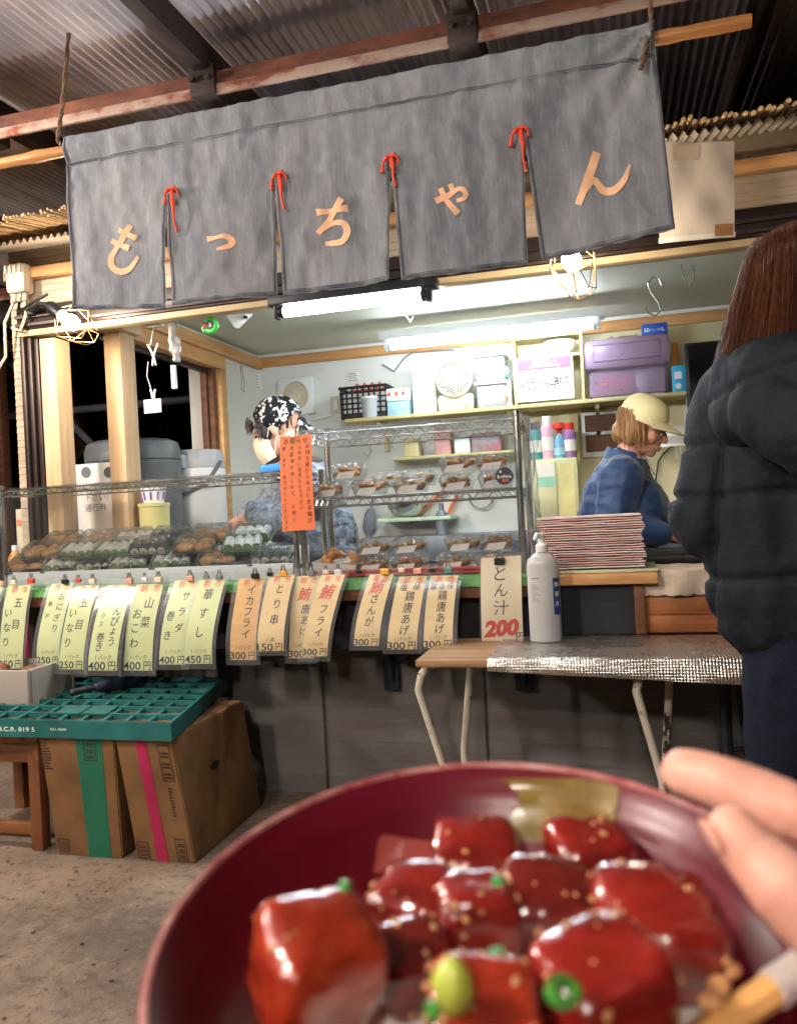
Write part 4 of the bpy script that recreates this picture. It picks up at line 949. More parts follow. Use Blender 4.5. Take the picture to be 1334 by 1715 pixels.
# open paper of fried squid
q = P(565, 925, Y=2.83); ps_ = thing('fried_squid_portion', 'open white paper of knobbly fried squid at the left of the red tray', 'fried food', V((q.x, 2.83, CZ + .012)))
z = CZ + .016
mb = MB(); mb.poly([V((q.x - .07, 2.79, z)), V((q.x + .08, 2.785, z)), V((q.x + .07, 2.90, z)), V((q.x - .06, 2.90, z)), V((q.x - .085, 2.775, z + .045)), V((q.x + .09, 2.772, z + .03)), V((q.x + .1, 2.91, z + .05)), V((q.x - .07, 2.92, z + .06))], [(0, 1, 2, 3), (0, 1, 5, 4), (1, 2, 6, 5), (2, 3, 7, 6), (3, 0, 4, 7)]); mb.build('paper', m_paper, ps_)
for i in range(12):
    a = V((q.x + random.uniform(-.05, .06), 2.845 + random.uniform(-.04, .04), z + random.uniform(.02, .075) - .0)); d_ = V((random.uniform(-1, 1), random.uniform(-.5, .5), random.uniform(-.2, .6))).normalized() * .04
    mb = MB(); mb.tube([a, a + d_ * .5 + V((0, 0, .006)), a + d_], [.012, .014, .009], 10); 
    for v in mb.b.verts: v.co += V((1, 1, 1)) * .006 * noise.noise(v.co * 60)
    mb.build('fried_piece', m_fry, ps_)

# ============================================================ tray stack, bottle, lace, folding table
m_pinkpaper = mat('pink_paper', 'dabdb6', .8, vs=7, bump=.15, col2='c79b92')
m_pinkpaper2 = mat('pale_paper', 'e6dad4', .8, vs=7, bump=.15, col2='d2b8ae')
xa_, xb_ = P(905, 905, Y=CY + .06).x, P(1076, 905, Y=CY + .06).x
ztop_ = P(1000, 863, Y=CY + .06).z; n = 22; z = CZ + .014; dz = (ztop_ - z) / n
mb = MB(); mb.box((xa_ - .03, CY - .04, CZ + .001), (xb_ + .04, CY + .24, CZ + .011), .003); tag(mb.build('serving_tray', mat('pale_green_tray', 'b9bfa0', .4, bump=.03), base=((xa_ + xb_) / 2, CY, CZ)), 'pale flat tray under the stack of pink paper sheets', 'tray')
for i in range(n):
    jx, jy = random.uniform(-.007, .007), random.uniform(-.008, .008); mb = MB(); zz = z + dz * i
    def ps2(a, b): 
        u, w = a - .5, b - .5; e = max(abs(u), abs(w)) * 2
        return V(((xa_ + xb_) / 2 + jx + u * (xb_ - xa_), CY + .10 + jy + w * .24, zz + dz * .42 * (e ** 8) * random.uniform(.6, 1.3) + .0012 * noise.noise(V((u * 6, w * 6, i)))))
    vs = mb.grid(ps2, 10, 8); geo = bmesh.ops.extrude_face_region(mb.b, geom=mb.b.faces[:])
    for e in geo['geom']:
        if isinstance(e, bmesh.types.BMVert): e.co.z += dz * .55
    lab = 'folded pink paper sheet lying in the middle of the tall stack'
    if i == n - 1: lab = 'topmost sheet of the tall stack of pink paper'
    elif i == 0: lab = 'bottom sheet of the tall stack of pink paper'
    o = mb.build('paper_sheet', m_pinkpaper if i % 3 else m_pinkpaper2, base=((xa_ + xb_) / 2, CY + .1, zz), ang=.4); tag(o, lab, 'paper sheet', 'sheets of the tall pink paper stack')
TZ = .665
ty0, ty1 = 2.28, CY - .035
# sanitizer bottle
q = P(914, 1062, Y=2.56); q.z = TZ + .006
m_frost = mat('frosted_plastic', 'c9cbc9', .35, var=.05, bump=.02, trans=.25, sss=0)
sb = thing('sanitizer_bottle', 'frosted white pump bottle with a blue label standing on the silver sheet', 'bottle', q)
topz = P(905, 890, Y=2.56).z; H = topz - q.z
mb = MB(); mb.lathe([(0, 0), (.046, 0), (.05, .004), (.05, H * .70), (.046, H * .745), (.03, H * .79), (.02, H * .81), (.017, H * .83), (0, H * .83)], q, None, 32, 1, .72); mb.build('body', m_frost, sb)
mb = MB(); mb.lathe([(0, H * .815), (.019, H * .815), (.02, H * .87), (.011, H * .9), (.009, H * .97), (0, H * .97)], q, None, 20); mb.tube([q + V((0, 0, H * .95)), q + V((-.012, -.02, H * .97)), q + V((-.018, -.035, H * .93))], [.010, .008, .005], 10); mb.build('pump', m_whitepl, sb)
m_blue = mat('blue_print', '22407c', .5, var=.15, bump=0)
def cyl(u, z): a = R(-90) + u / .05; return q + V((.0506 * math.cos(a), .0506 * .72 * math.sin(a), z))
mb = MB(); mb.grid(lambda a, b: cyl(.033 + .030 * a, H * (.25 + .33 * b)), 8, 2); mb.build('side_label', m_blue, sb)
mb = MB()
for i, ch in enumerate('除菌水'): write(mb, ch, lambda x, y: (lambda p: p + (p - q - V((0, 0, p.z - q.z))) * .02)(cyl(.047 + x, H * (.52 - .085 * i) + y)), 0, 0, .018, .02)
mb.build('lettering', m_whitepl, sb)
mb = MB(); mb.grid(lambda a, b: cyl(-.04 + .03 * a, H * (.575 + .008 * b)), 5, 1)
for i in range(9): mb.grid(lambda a, b: cyl(-.04 + (.018 + .006 * (i % 3)) * a, H * (.52 - .018 * i + .004 * b)), 5, 1)
mb.build('fine_print', mat('grey_ink', '6d7176', .6, bump=0), sb)
# lace cloth
m_lace = mat('lace_cloth', 'd8c7b4', .9, vs=14, bump=.6, bs=90, var=.15)
lx = x0; mb = MB()
def lace(a, b):
    x = x0 - .012 + 1.0 * a; s = b * .30
    if s < .2: p = V((x, CY + .2 - s, zb + .1725 + .022 + .002 * noise.noise(V((x * 20, s * 20, 0)))))
    else: dd = s - .2; sc = .006 * abs(math.sin(x * 75)) * (b > .95); p = V((x, CY - .016 - .008 * math.sin(x * 40) * dd * 10, zb + .1725 + .02 - dd * .62 - sc))
    p.z = max(p.z, zb); return p
zc_top = zb + .1725 + .02
mb = MB()
def lace(a, b):
    x = x0 - .004 + .9 * a
    if b < .5: return V((x, CY + .22 - .46 * b, CZ + .004 + .02 * 0 + .004 * noise.noise(V((x * 18, b * 9, 0)))))
    dd = (b - .5) * 2; return V((x, CY - .012 - .010 * dd * math.sin(x * 45) - .004, CZ + .002 - dd * (.075 + .006 * abs(math.sin(x * 70)))))
mb.grid(lace, 160, 12); geo = bmesh.ops.extrude_face_region(mb.b, geom=mb.b.faces[:])
for e in geo['geom']:
    if isinstance(e, bmesh.types.BMVert): e.co += V((0, .0015, -.0015))
tag(mb.build('lace_cloth', m_lace, base=(x0 + .4, CY, CZ)), 'cream lace edged cloth folded over the plank ledge at the right', 'cloth')
# folding table
tx0, tx1 = P(690, 1090, Y=ty0 + .05).x, P(1236, 1110, Y=ty0).x
ft = thing('folding_table', 'narrow folding table with rusty white pipe legs in front of the counter', 'table', ((tx0 + tx1) / 2, 2.45, 0))
mb = MB(); mb.box((tx0 + .02, ty0, TZ - .022), (tx1, ty1, TZ), .004); mb.build('top', mat('worn_table_top', '957350', .6, vs=4, bump=.2, bs=30, col2='6f5236', stretch=(.5, 6, 6)), ft)
m_chip = mat('chipped_white_paint', 'b9b2a4', .5, vs=16, bump=.4, bs=60, col2='2b1d16', lo=.40, hi=.46, stretch=(1, 1, .6))
def leg(px, x_off=0):
    f = P(px, 1110, Y=ty0 + .07); x = f.x
    mb = MB(); zt_ = TZ - .035
    mb.tube([(x - .01, ty0 + .05, zt_ - .02), (x - .02, ty0 + .045, zt_ - .06), (x + .04, ty0 + .10, .30), (x + .03, ty0 + .02, .0)], .012, 10)
    mb.tube([(x - .01, ty0 + .05, zt_ - .02), (x + .005, ty0 + .07, zt_), (x + .07, ty1 - .06, zt_), (x + .09, ty1 - .05, zt_ - .02), (x + .06, ty1 - .09, .32), (x + .05, ty1 - .03, .0)], .012, 10)
    mb.tube([(x + .035, ty0 + .06, .12), (x + .05, ty1 - .06, .12)], .008, 8)
    mb.build('leg', m_chip, ft)
leg(712); leg(1075)
# silver insulation sheet
def mat_bubble():
    m = mat('silver_sheet', 'c8c4be', .28, metal=.92, var=.1, vs=8, bump=.0)
    n = m.node_tree.nodes; l = m.node_tree.links; b = n['Principled BSDF']
    tc = n.new('ShaderNodeTexCoord'); v = n.new('ShaderNodeTexVoronoi'); v.inputs['Scale'].default_value = 120; v.inputs['Randomness'].default_value = .12
    l.new(tc.outputs['Object'], v.inputs['Vector']); bp = n.new('ShaderNodeBump'); bp.inputs['Strength'].default_value = .9; bp.inputs['Distance'].default_value = .004; bp.invert = True
    l.new(v.outputs['Distance'], bp.inputs['Height']); l.new(bp.outputs[0], b.inputs['Normal']); return m
m_silver = mat_bubble()
sx0, sx1 = P(815, 1085, Y=ty0).x, tx1 + .012
def sil(a, b):
    x = sx0 + (sx1 - sx0) * a; s = b * .56; e = .004 * noise.noise(V((x * 7, s * 7, 2)))
    top = ty1 - ty0 + .004; drop = .03 + .035 * a
    if s < top: return V((x, ty1 - s, TZ + .005 + abs(e)))
    dd = min(1, (s - top) / (.56 - top)); return V((x, ty0 - .006 - .012 * math.sin(dd * 2.2) - e * 2, TZ + .004 - dd * drop + e * .6))
mb = MB(); mb.grid(sil, 60, 44); geo = bmesh.ops.extrude_face_region(mb.b, geom=mb.b.faces[:])
for e in geo['geom']:
    if isinstance(e, bmesh.types.BMVert): e.co.z -= .0025
tag(mb.build('silver_sheet', m_silver, base=((sx0 + sx1) / 2, 2.45, TZ)), 'shiny silver bubble sheet draped over the right part of the folding table', 'sheet')
# dark trestle at the right
q = P(1222, 1200, Y=2.62); dt = thing('dark_trestle', 'dark steel trestle stand in the shadow behind the customer', 'stand', (q.x, 2.62, 0))
mb = MB(); mb.tube([(q.x - .02, 2.6, 0), (q.x - .01, 2.62, .64)], .018, 8); mb.tube([(q.x + .08, 2.66, 0), (q.x + .03, 2.64, .64)], .018, 8); mb.tube([(q.x - .01, 2.61, .33), (q.x + .3, 2.66, .33)], .008, 8); mb.build('frame', m_bracket, dt)
# ============================================================ inside: back wall shelf and what stands on it
SY = 4.74
def zline(px0, py0, px1, py1, y):
    a, b = P(px0, py0, Y=y), P(px1, py1, Y=y); return (a.z + b.z) / 2
sz = zline(580, 702, 1140, 655, SY)
xs0, xs1 = P(577, 700, Y=SY).x, P(1150, 655, Y=SY).x
m_shelf = mat('shelf_board', 'cfc28e', .6, vs=4, bump=.1, col2='b9a972', stretch=(.5, 4, 4))
sh = thing('wall_shelf', 'long pale wooden shelf on the back wall carrying fan, boxes and tubs', 'shelf', ((xs0 + xs1) / 2, 4.9, sz))
mb = MB(); mb.box((xs0, SY, sz - .022), (xs1, YB - .014, sz), .003); mb.build('board', m_shelf, sh)
for px in (640, 855, 1000):
    q = P(px, 690, Y=YB - .1); mb = MB(); mb.box((q.x - .012, YB - .2, sz - .05), (q.x + .012, YB - .014, sz - .0225)); mb.box((q.x - .012, YB - .045, sz - .2), (q.x + .012, YB - .014, sz - .051)); mb.build('bracket', m_shelf, sh)
def bx(px0, px1, ptop, y=SY + .03, dep=.16, z=None):
    a = P(px0, ptop, Y=y); b = P(px1, ptop, Y=y); return V((a.x, y, sz + .001 if z is None else z)), V((b.x, y + dep, (a.z + b.z) / 2))
# basket
lo, hi = bx(570, 645, 648); c = (lo + hi) / 2
t = thing('black_basket', 'black plastic basket with square holes at the left end of the back shelf', 'basket', (c.x, c.y, lo.z)); mb = MB()
for k in range(6):
    f = k / 5; e = .008 * f
    z = lo.z + .03 + (hi.z - lo.z - .03) * f; mb.tube([(lo.x - e, lo.y - e, z), (hi.x + e, lo.y - e, z), (hi.x + e, hi.y + e, z), (lo.x - e, hi.y + e, z)], .006 if k < 5 else .010, 5, closed=True)
for k in range(9):
    x = lo.x + (hi.x - lo.x) * k / 8
    for y in (lo.y, hi.y): mb.tube([(x, y, lo.z), (x, y, hi.z)], .006, 5)
for k in range(5):
    y = lo.y + (hi.y - lo.y) * k / 4
    for x in (lo.x, hi.x): mb.tube([(x, y, lo.z), (x, y, hi.z)], .006, 5)
mb.box((lo.x, lo.y, lo.z), (hi.x, hi.y, lo.z + .028), .003); mb.build('basket', m_black, t)
mb = MB()
for k in range(4): mb.tube([(lo.x + .05 + .05 * k, c.y, hi.z - .02), (lo.x + .09 + .05 * k, c.y - .03, hi.z + .03), (lo.x + .14 + .04 * k, c.y, hi.z - .01)], .006, 6)
tag(mb.build('red_string_tangle', m_red, base=c), 'tangle of red string lying in the black basket', 'string')
mb = MB(); mb.box(lo + V((.012, .012, .03)), V((hi.x - .012, hi.y - .012, hi.z - .03))); tag(mb.build('paper_stack', m_paper, base=c), 'white papers filling the black basket', 'paper')
# cup
lo, hi = bx(601, 632, 664, SY + .012, .1); q = (lo + hi) / 2; h = hi.z - lo.z; r = (hi.x - lo.x) / 2
t = thing('plastic_cup', 'clear lidded plastic cup in front of the black basket', 'cup', (q.x, SY + .012 + r, lo.z)); o = V((q.x, SY + r - .01, lo.z))
mb = MB(); mb.lathe([(0, 0), (r * .82, 0), (r, h * .9), (r * .9, h * .9), (r * .75, .01), (0, .01)], o, None, 24); mb.build('cup', mat('milky_plastic', 'd8dcdc', .3, trans=.4, var=.05, bump=0), t)
mb = MB(); mb.lathe([(0, h), (r * 1.05, h), (r * 1.08, h * .92), (r * 1.01, h * .905), (0, h * .905)], o, None, 24); mb.build('lid', m_whitepl, t)
# blue boxes
m_ltblue = mat('light_blue_box', '9cc6d6', .5, var=.08, bump=.03)
lo, hi = bx(643, 682, 650); zm = lo.z + (hi.z - lo.z) * .52
t = thing('lidded_box', 'light blue box with a white printed top half beside the basket', 'box', ((lo.x + hi.x) / 2, lo.y, lo.z))
mb = MB(); mb.box(lo, (hi.x, hi.y, zm), .006); mb.build('base', m_ltblue, t); mb = MB(); mb.box((lo.x - .004, lo.y - .004, zm + .001), (hi.x + .004, hi.y, hi.z), .006); mb.build('top', m_whitepl, t)
mb = MB()
for i in range(3): mb.lathe([(0, 0), (.013, 0), (.013, .001), (0, .001)], (lo.x + .03 + .045 * i, lo.y - .0046, zm + .045), rY, 14)
mb.build('printed_dots', m_orangered, t)
# paper roll
lo, hi = bx(683, 724, 602); c = (lo + hi) / 2; r = (hi.x - lo.x) / 2
t = thing('paper_roll', 'tall white kitchen paper roll standing left of the fan', 'paper roll', (c.x, SY + .03 + r, lo.z)); h = hi.z - lo.z
mb = MB(); mb.lathe([(.02, 0), (r, 0), (r, h), (.02, h), (.02, 0)], (c.x, SY + .03 + r, lo.z), None, 36); mb.build('roll', m_paper, t)
mb = MB(); mb.tube([(c.x, SY + .03 + r, lo.z + .001), (c.x, SY + .03 + r, hi.z + .03)], .012, 12); mb.build('holder', m_chrome, t)
# fan
lo, hi = bx(727, 788, 598, SY + .03, .14); c = (lo + hi) / 2; h = hi.z - lo.z; r = (hi.x - lo.x) / 2
m_fan = mat('cream_fan', 'cfcbb0', .4, var=.05, bump=.02)
t = thing('desk_fan', 'cream box fan with a round spiral grille on the back shelf', 'fan', (c.x, c.y, lo.z))
mb = MB(); mb.box((lo.x, lo.y + .02, lo.z + .002), (hi.x, hi.y, lo.z + h * .32), .02); mb.build('stand', m_fan, t)
fc = V((c.x, lo.y + .02, lo.z + h * .60)); rf = r * 1.02
mb = MB(); mb.lathe([(0, -.1), (rf * .8, -.09), (rf, -.03), (rf, .012), (rf * .9, .02), (rf * .86, .012), (rf * .86, -.02), (0, -.02)], fc, rY, 40); mb.build('housing', m_fan, t)
mb = MB()
for k in range(26):
    a = 2 * math.pi * k / 26; mb.tube([fc + V((rr * math.cos(a + 1.0 * (1 - rr / rf)), -.017, rr * math.sin(a + 1.0 * (1 - rr / rf)))) for rr in (rf * .2, rf * .4, rf * .6, rf * .88)], .0035, 5)
mb.build('grille', m_fan, t)
mb = MB(); mb.lathe([(0, 0), (rf * .2, 0), (rf * .2, .03), (0, .03)], fc + V((0, -.0, 0)), rY, 20); mb.build('hub', m_whitepl, t)
mb = MB()
for k in range(5):
    a = 2 * math.pi * k / 5; mb.poly([fc + V((rr * math.cos(a + d), -.005 + .012 * d, rr * math.sin(a + d))) for rr, d in ((rf * .2, 0), (rf * .82, -.1), (rf * .82, .9), (rf * .2, .7))], [(0, 1, 2, 3)])
mb.build('blade', mat('grey_blade', '5e656b', .4, bump=0), t)
mb = MB(); mb.lathe([(0, 0), (.022, 0), (.02, .016), (0, .016)], V((hi.x - .045, lo.y + .02, lo.z + h * .16)), rY, 18); mb.build('knob', m_whitepl, t)
# tubs
f_food = film('tub_plastic', 'f0f3f4', gloss=.5, rough=.15, bump=.2, bs=12, body=.35)
lo, hi = bx(790, 846, 590, SY + .02, .18); zm = lo.z + (hi.z - lo.z) * .5
for k, (za, zb2, lab, fill) in enumerate([(lo.z, zm - .004, 'clear tub of white and orange packets right of the fan', (m_paper, m_orange)), (zm, hi.z, 'pale clear tub with blue packets stacked on the lower tub', (m_ltblue, m_ltblue))]):
    t = thing('storage_tub', lab, 'tub', ((lo.x + hi.x) / 2, lo.y + .09, za)); h = zb2 - za
    mb = MB(); mb.box((lo.x + .012, lo.y + .012, za + .001), (hi.x - .012, hi.y - .012, za + h * .85), .012); mb.build('tub', f_food, t)
    mb = MB(); mb.box((lo.x, lo.y, za + h * .86), (hi.x, hi.y, za + h), .008); mb.build('lid', m_whitepl, t)
    for i in range(4):
        mb = MB(); mb.ell(V((lo.x + .045 + .045 * i, lo.y + .06, za + h * .3)), (.028, .03, h * .22)); mb.build('packet', fill[i % 2 if k else (i > 2)], t)
# cubby with notice
lo, hi = bx(856, 974, 560, SY + .06, .16)
t = thing('wooden_cubby', 'open pine cubby standing on the back shelf behind the pink headed notice', 'cubby', ((lo.x + hi.x) / 2, lo.y, lo.z)); mb = MB(); w = .016
mb.box(lo, (lo.x + w, hi.y, hi.z)); mb.box((hi.x - w, lo.y, lo.z), hi); mb.box((lo.x + w + .001, lo.y, hi.z - w), (hi.x - w - .001, hi.y, hi.z)); mb.box((lo.x + w + .001, lo.y + .001, lo.z + (hi.z - lo.z) * .66), (hi.x - w - .001, hi.y, lo.z + (hi.z - lo.z) * .66 + w)); mb.build('frame', m_shelf, t)
zs2 = lo.z + (hi.z - lo.z) * .66 + w
q = P(936, 580, Y=SY + .12); mb = MB(); mb.lathe([(0, 0), (.05, 0), (.088, .04), (.095, .085), (.088, .085), (.08, .045), (.045, .01), (0, .01)], (q.x, SY + .14, zs2 + .001), None, 28); tag(mb.build('white_bowl', m_whitepl, base=(q.x, SY + .14, zs2)), 'white bowl on the upper tier of the pine cubby', 'bowl')
mb = MB(); mb.box((lo.x + .05, SY + .08, zs2 + .001), (lo.x + .2, SY + .2, zs2 + .05), .01); tag(mb.build('white_tub', m_whitepl, base=(lo.x + .1, SY + .14, zs2)), 'flat white tub left of the bowl in the cubby', 'tub')
a, b, c, d = P(862, 598, Y=SY + .02), P(958, 593, Y=SY + .02), P(960, 668, Y=SY + .02), P(864, 673, Y=SY + .02)
t = thing('distance_notice', 'white laminated notice with a pink heading asking for one metre distance', 'notice', (a + c) / 2)
zt_, zb3 = (a.z + b.z) / 2, (c.z + d.z) / 2; w = b.x - a.x; h = zt_ - zb3; o = V((a.x, SY + .02, zb3))
mb = MB(); mb.box((a.x, SY + .02, zb3), (b.x, SY + .026, zt_), .001); mb.build('sheet', m_paper, t)
mb = MB(); mb.box((a.x + .012, SY + .0185, zt_ - h * .30), (b.x - .012, SY + .0197, zt_ - .012)); mb.build('heading_band', mat('pink_red_print', 'c8516a', .6, var=.1, bump=0), t)
nf = plane_fn(o + V((0, -.0012, 0)), (1, 0, 0), (0, 0, 1)); nf2 = plane_fn(o + V((0, -.0028, 0)), (1, 0, 0), (0, 0, 1))
mb = MB(); write(mb, 'お願い', nf2, w * .5, h * .86, .04, .03, width=w * .42); write(mb, 'Social Distancing', nf2, w * .5, h * .765, .02, .01, width=w * .55); mb.build('heading', m_paper, t)
mb = MB(); write(mb, '１メートル以上離れて', nf, w * .5, h * .42, .055, .025, width=w * .82); write(mb, 'お並び下さい', nf, w * .5, h * .27, .035, .015); mb.build('lettering', mat('dark_print', '54384a', .7, bump=0), t)
mb = MB(); write(mb, '会計の際は前の方と間隔を', nf, w * .5, h * .58, .03, .01, width=w * .8); write(mb, 'Please keep one metre apart while', nf, w * .5, h * .13, .02, .006, width=w * .85); write(mb, 'waiting in the line', nf, w * .5, h * .06, .02, .006, width=w * .5); mb.build('red_lettering', mat('pink_red_print', ''), t)
# purple box
m_purple = mat('purple_plastic', 'c0a3c4', .3, var=.08, bump=.03, trans=.45, alpha=.72)
lo, hi = bx(978, 1118, 563, SY + .0, .2); zm = lo.z + (hi.z - lo.z) * .47; h = hi.z - lo.z
t = thing('purple_box', 'translucent purple storage box with a flap lid on the back shelf', 'storage box', ((lo.x + hi.x) / 2, lo.y, lo.z))
mb = MB(); mb.slab([(lo.x + .015, lo.y + .02, zm), (hi.x - .015, lo.y + .02, zm), (hi.x - .015, hi.y, zm), (lo.x + .015, hi.y, zm)], (0, 0, -(zm - lo.z)))
bmesh.ops.bevel(mb.b, geom=mb.b.edges[:], offset=.012, segments=3, affect='EDGES'); mb.build('base', m_purple, t)
mb = MB(); mb.box((lo.x - .008, lo.y - .012, zm + .001), (hi.x + .008, hi.y, hi.z), .03); mb.build('lid', m_purple, t)
mb = MB(); mb.tube([(lo.x + .045, lo.y - .013, zm + .05), (hi.x - .045, lo.y - .013, zm + .05), (hi.x - .045, lo.y - .013, hi.z - .035), (lo.x + .045, lo.y - .013, hi.z - .035)], .008, 8, closed=True); mb.build('lid_rib', m_purple, t)
for i, (fx, mm) in enumerate([(.25, m_red), (.45, m_red), (.7, m_paper)]):
    mb = MB(); mb.ell(V((lo.x + (hi.x - lo.x) * fx, lo.y + .045, lo.z + .075)), (.05, .022, .055)); mb.build('packet', mm, t)
lo2, hi2 = bx(1074, 1117, 541, SY + .02, .1, z=hi.z + .001); t = thing('glove_box', 'flat blue glove carton lying on the purple box', 'carton', lo2)
m_blue2 = mat('blue_carton', '2257b8', .45, var=.08, bump=0)
mb = MB(); mb.box(lo2, hi2, .002); mb.build('carton', m_blue2, t)
mb = MB(); pfb = plane_fn((lo2.x, lo2.y - .0008, lo2.z), (1, 0, 0), (0, 0, 1)); write(mb, '50', pfb, .025, .024, .03, .02); write(mb, 'ビニール手袋', pfb, .08, .024, .018, .01, width=.07); write(mb, 'L', pfb, (hi2.x - lo2.x) - .022, .024, .03, .02); mb.build('lettering', m_paper, t)
mb = MB(); mb.poly([V((lo2.x - .2 + .03 * i, SY + .05 + .03 * (i % 2), hi.z + .004 + .02 * abs(math.sin(i * 1.7)))) for i in range(7)] + [V((lo2.x - .2 + .03 * i, SY + .14, hi.z + .006 + .02 * abs(math.sin(i * 2.3)))) for i in range(7)], [(i, i + 1, i + 8, i + 7) for i in range(6)]); tag(mb.build('crumpled_bag', f_bag, base=(lo2.x - .1, SY + .1, hi.z)), 'crumpled clear bag lying on the purple box left of the glove carton', 'bag')
lo2, hi2 = bx(1113, 1134, 613, SY - .0, .08); lo2.x = hi.x + .012; hi2.x = lo2.x + .075; t = thing('blue_carton', 'small light blue carton standing right of the purple box', 'carton', lo2)
mb = MB(); mb.box(lo2, hi2, .002); mb.build('carton', mat('cyan_carton', '39a3cf', .45, var=.08, bump=0), t); mb = MB(); mb.lathe([(0, 0), (.016, 0), (.016, .001), (0, .001)], (lo2.x + .03, lo2.y - .0008, lo2.z + .03), rY, 16); mb.box((lo2.x + .012, lo2.y - .0012, lo2.z + .07), (lo2.x + .05, lo2.y - .0003, lo2.z + .11)); mb.build('print', m_paper, t)
mb = MB(); mb.box((lo2.x + .012, lo2.y + .09, lo2.z), (lo2.x + .045, lo2.y + .14, lo2.z + .29), .004); tag(mb.build('orange_folder', mat('orange_card', 'd88a3a', .6), base=lo2), 'orange folder standing behind the small light blue carton', 'folder')
# fridge-like cabinet and spray bottles below the shelf
lo, hi = bx(888, 966, 768, 4.62, .3, z=.951)
m_cab = mat('pale_green_cabinet', 'ccc99a', .4, var=.06, bump=.02)
t = thing('small_cabinet', 'pale yellow green metal cabinet with a notice under the shelf', 'cabinet', ((lo.x + hi.x) / 2, lo.y, lo.z)); mb = MB(); mb.box(lo, hi, .01); mb.build('body', m_cab, t)
mb = MB(); mb.box((lo.x + .008, lo.y - .012, lo.z + .02), (hi.x - .12, lo.y - .001, hi.z - .012), .004); mb.build('door', m_cab, t)
mb = MB(); mb.box((hi.x - .11, lo.y - .004, lo.z + .02), (hi.x - .02, lo.y - .0005, hi.z - .03)); mb.build('side_notice', mat('yellow_sheet', 'd8cd8c', .6), t)
mb = MB(); mb.box((lo.x + .035, lo.y - .0145, hi.z - .1), (lo.x + .13, lo.y - .0125, hi.z - .03)); mb.build('white_label', m_paper, t); mb = MB(); mb.box((lo.x + .04, lo.y - .0145, hi.z - .155), (lo.x + .14, lo.y - .0125, hi.z - .103)); mb.build('green_label', mat('mint_label', '93cfae', .6, bump=0), t)
zt_ = hi.z + .001
def spray(px, ptop, col, capcol, kind, label):
    q = P(px, 765, Y=4.70); top = P(px, ptop, Y=4.70).z; h = top - zt_; o = V((q.x, 4.70, zt_)); t = thing('spray_bottle', label, 'bottle', o, 'bottles on the small cabinet')
    r = .036
    if kind == 'can': pr = [(0, 0), (r, 0), (r, h * .72), (r * .75, h * .80)]; cp = [(r * .72, h * .80), (r * .72, h), (0, h)]
    else: pr = [(0, 0), (r, 0), (r * 1.05, h * .3), (r * .9, h * .5), (r * .4, h * .7)]; cp = [(r * .4, h * .7), (r * .4, h * .8), (r * .8, h * .84), (r * .7, h), (0, h)]
    mb = MB(); mb.lathe(pr + [(0, pr[-1][1])], o, None, 20); mb.build('body', col, t)
    mb = MB(); mb.lathe([(0, cp[0][1] + .0005)] + cp, o, None, 16)
    if kind != 'can': mb.box(o + V((-.06, -.012, h * .86)), o + V((.0, .012, h * .97)), .004)
    mb.build('cap', capcol, t)
    mb = MB(); mb.lathe([(r * 1.03, h * .2), (r * 1.03, h * .52)] if kind == 'can' else [(r * 1.08, h * .1), (r * 1.1, h * .3)], o, None, 20); mb.build('label_band', m_paper if kind == 'can' else m_ltblue, t)
spray(898, 708, mat('teal_can', '3c8c8c', .35), mat('navy_cap', '1d2b4a', .4), 'can', 'teal spray can with a dark cap, leftmost on the cabinet')
spray(918, 697, mat('pink_can', 'd9a7b4', .35), m_whitepl, 'can', 'tall white and pink spray can, second from the left on the cabinet')
spray(938, 708, mat('blue_bottle', '8cc0dc', .25, trans=.3), m_red, 'trig', 'light blue trigger bottle with a red top on the cabinet')
spray(955, 708, mat('purple_can', '8c5f8c', .35), m_red, 'can', 'purple can with a red cap, rightmost on the cabinet')
lo, hi = P(961, 860, Y=4.93), P(973, 690, Y=4.93); mb = MB(); mb.box((lo.x, 4.92, .951), (lo.x + .05, YB - .014, sz - .06)); tag(mb.build('shelf_stile', m_shelf, base=(lo.x, 4.95, .95)), 'upright pale board under the shelf right of the cabinet', 'board')
# framed dark picture
a, b = P(972, 692, Y=4.94), P(1040, 762, Y=4.94); t = thing('wall_poster', 'dark brown picture under clear film on the plywood behind the cashier', 'poster', a.lerp(b, .5))
mb = MB(); mb.box((a.x, 4.955, b.z), (b.x, 4.975, a.z), .003); mb.build('board', m_whitepl, t); mb = MB()
for i in range(2): mb.box((a.x + .02, 4.95, b.z + .03 + .12 * i), (b.x - .02, 4.954, b.z + .13 + .12 * i))
mb.build('picture', m_brown, t)
# mask hanging
q = P(1130, 730, Y=4.6); t = thing('face_mask', 'white face mask hanging by its loop from the shelf end', 'mask', q)
mb = MB(); mb.grid(lambda u, v: q + V((-.075 + .15 * u, -.02 * math.sin(u * 3.1) + .01 * math.sin(v * 9), .055 - .11 * v)), 8, 8); mb.build('mask', m_paper, t)
mb = MB(); mb.tube([q + V((.07, 0, .05)), q + V((.09, 0, .12)), q + V((.05, 0, .16)), q + V((.06, 0, .05))], .003, 5); mb.tube([q + V((.02, 0, -.05)), q + V((.03, 0, -.13)), q + V((.0, 0, -.12)), q + V((.0, 0, -.05))], .003, 5); mb.build('loop', m_paper, t)
a, b = P(1146, 575, Y=4.55), P(1230, 680, Y=4.55); t = thing('black_screen', 'black flat screen on the wall beside the customer hood', 'screen', a.lerp(b, .5)); mb = MB(); mb.box((a.x, 4.55, b.z), (b.x, 4.6, a.z), .004); mb.build('casing', m_black, t); mb = MB(); mb.box((a.x + .015, 4.546, b.z + .015), (b.x - .015, 4.549, a.z - .015)); mb.build('panel', mat('screen_glass', '121519', .15, bump=0), t)
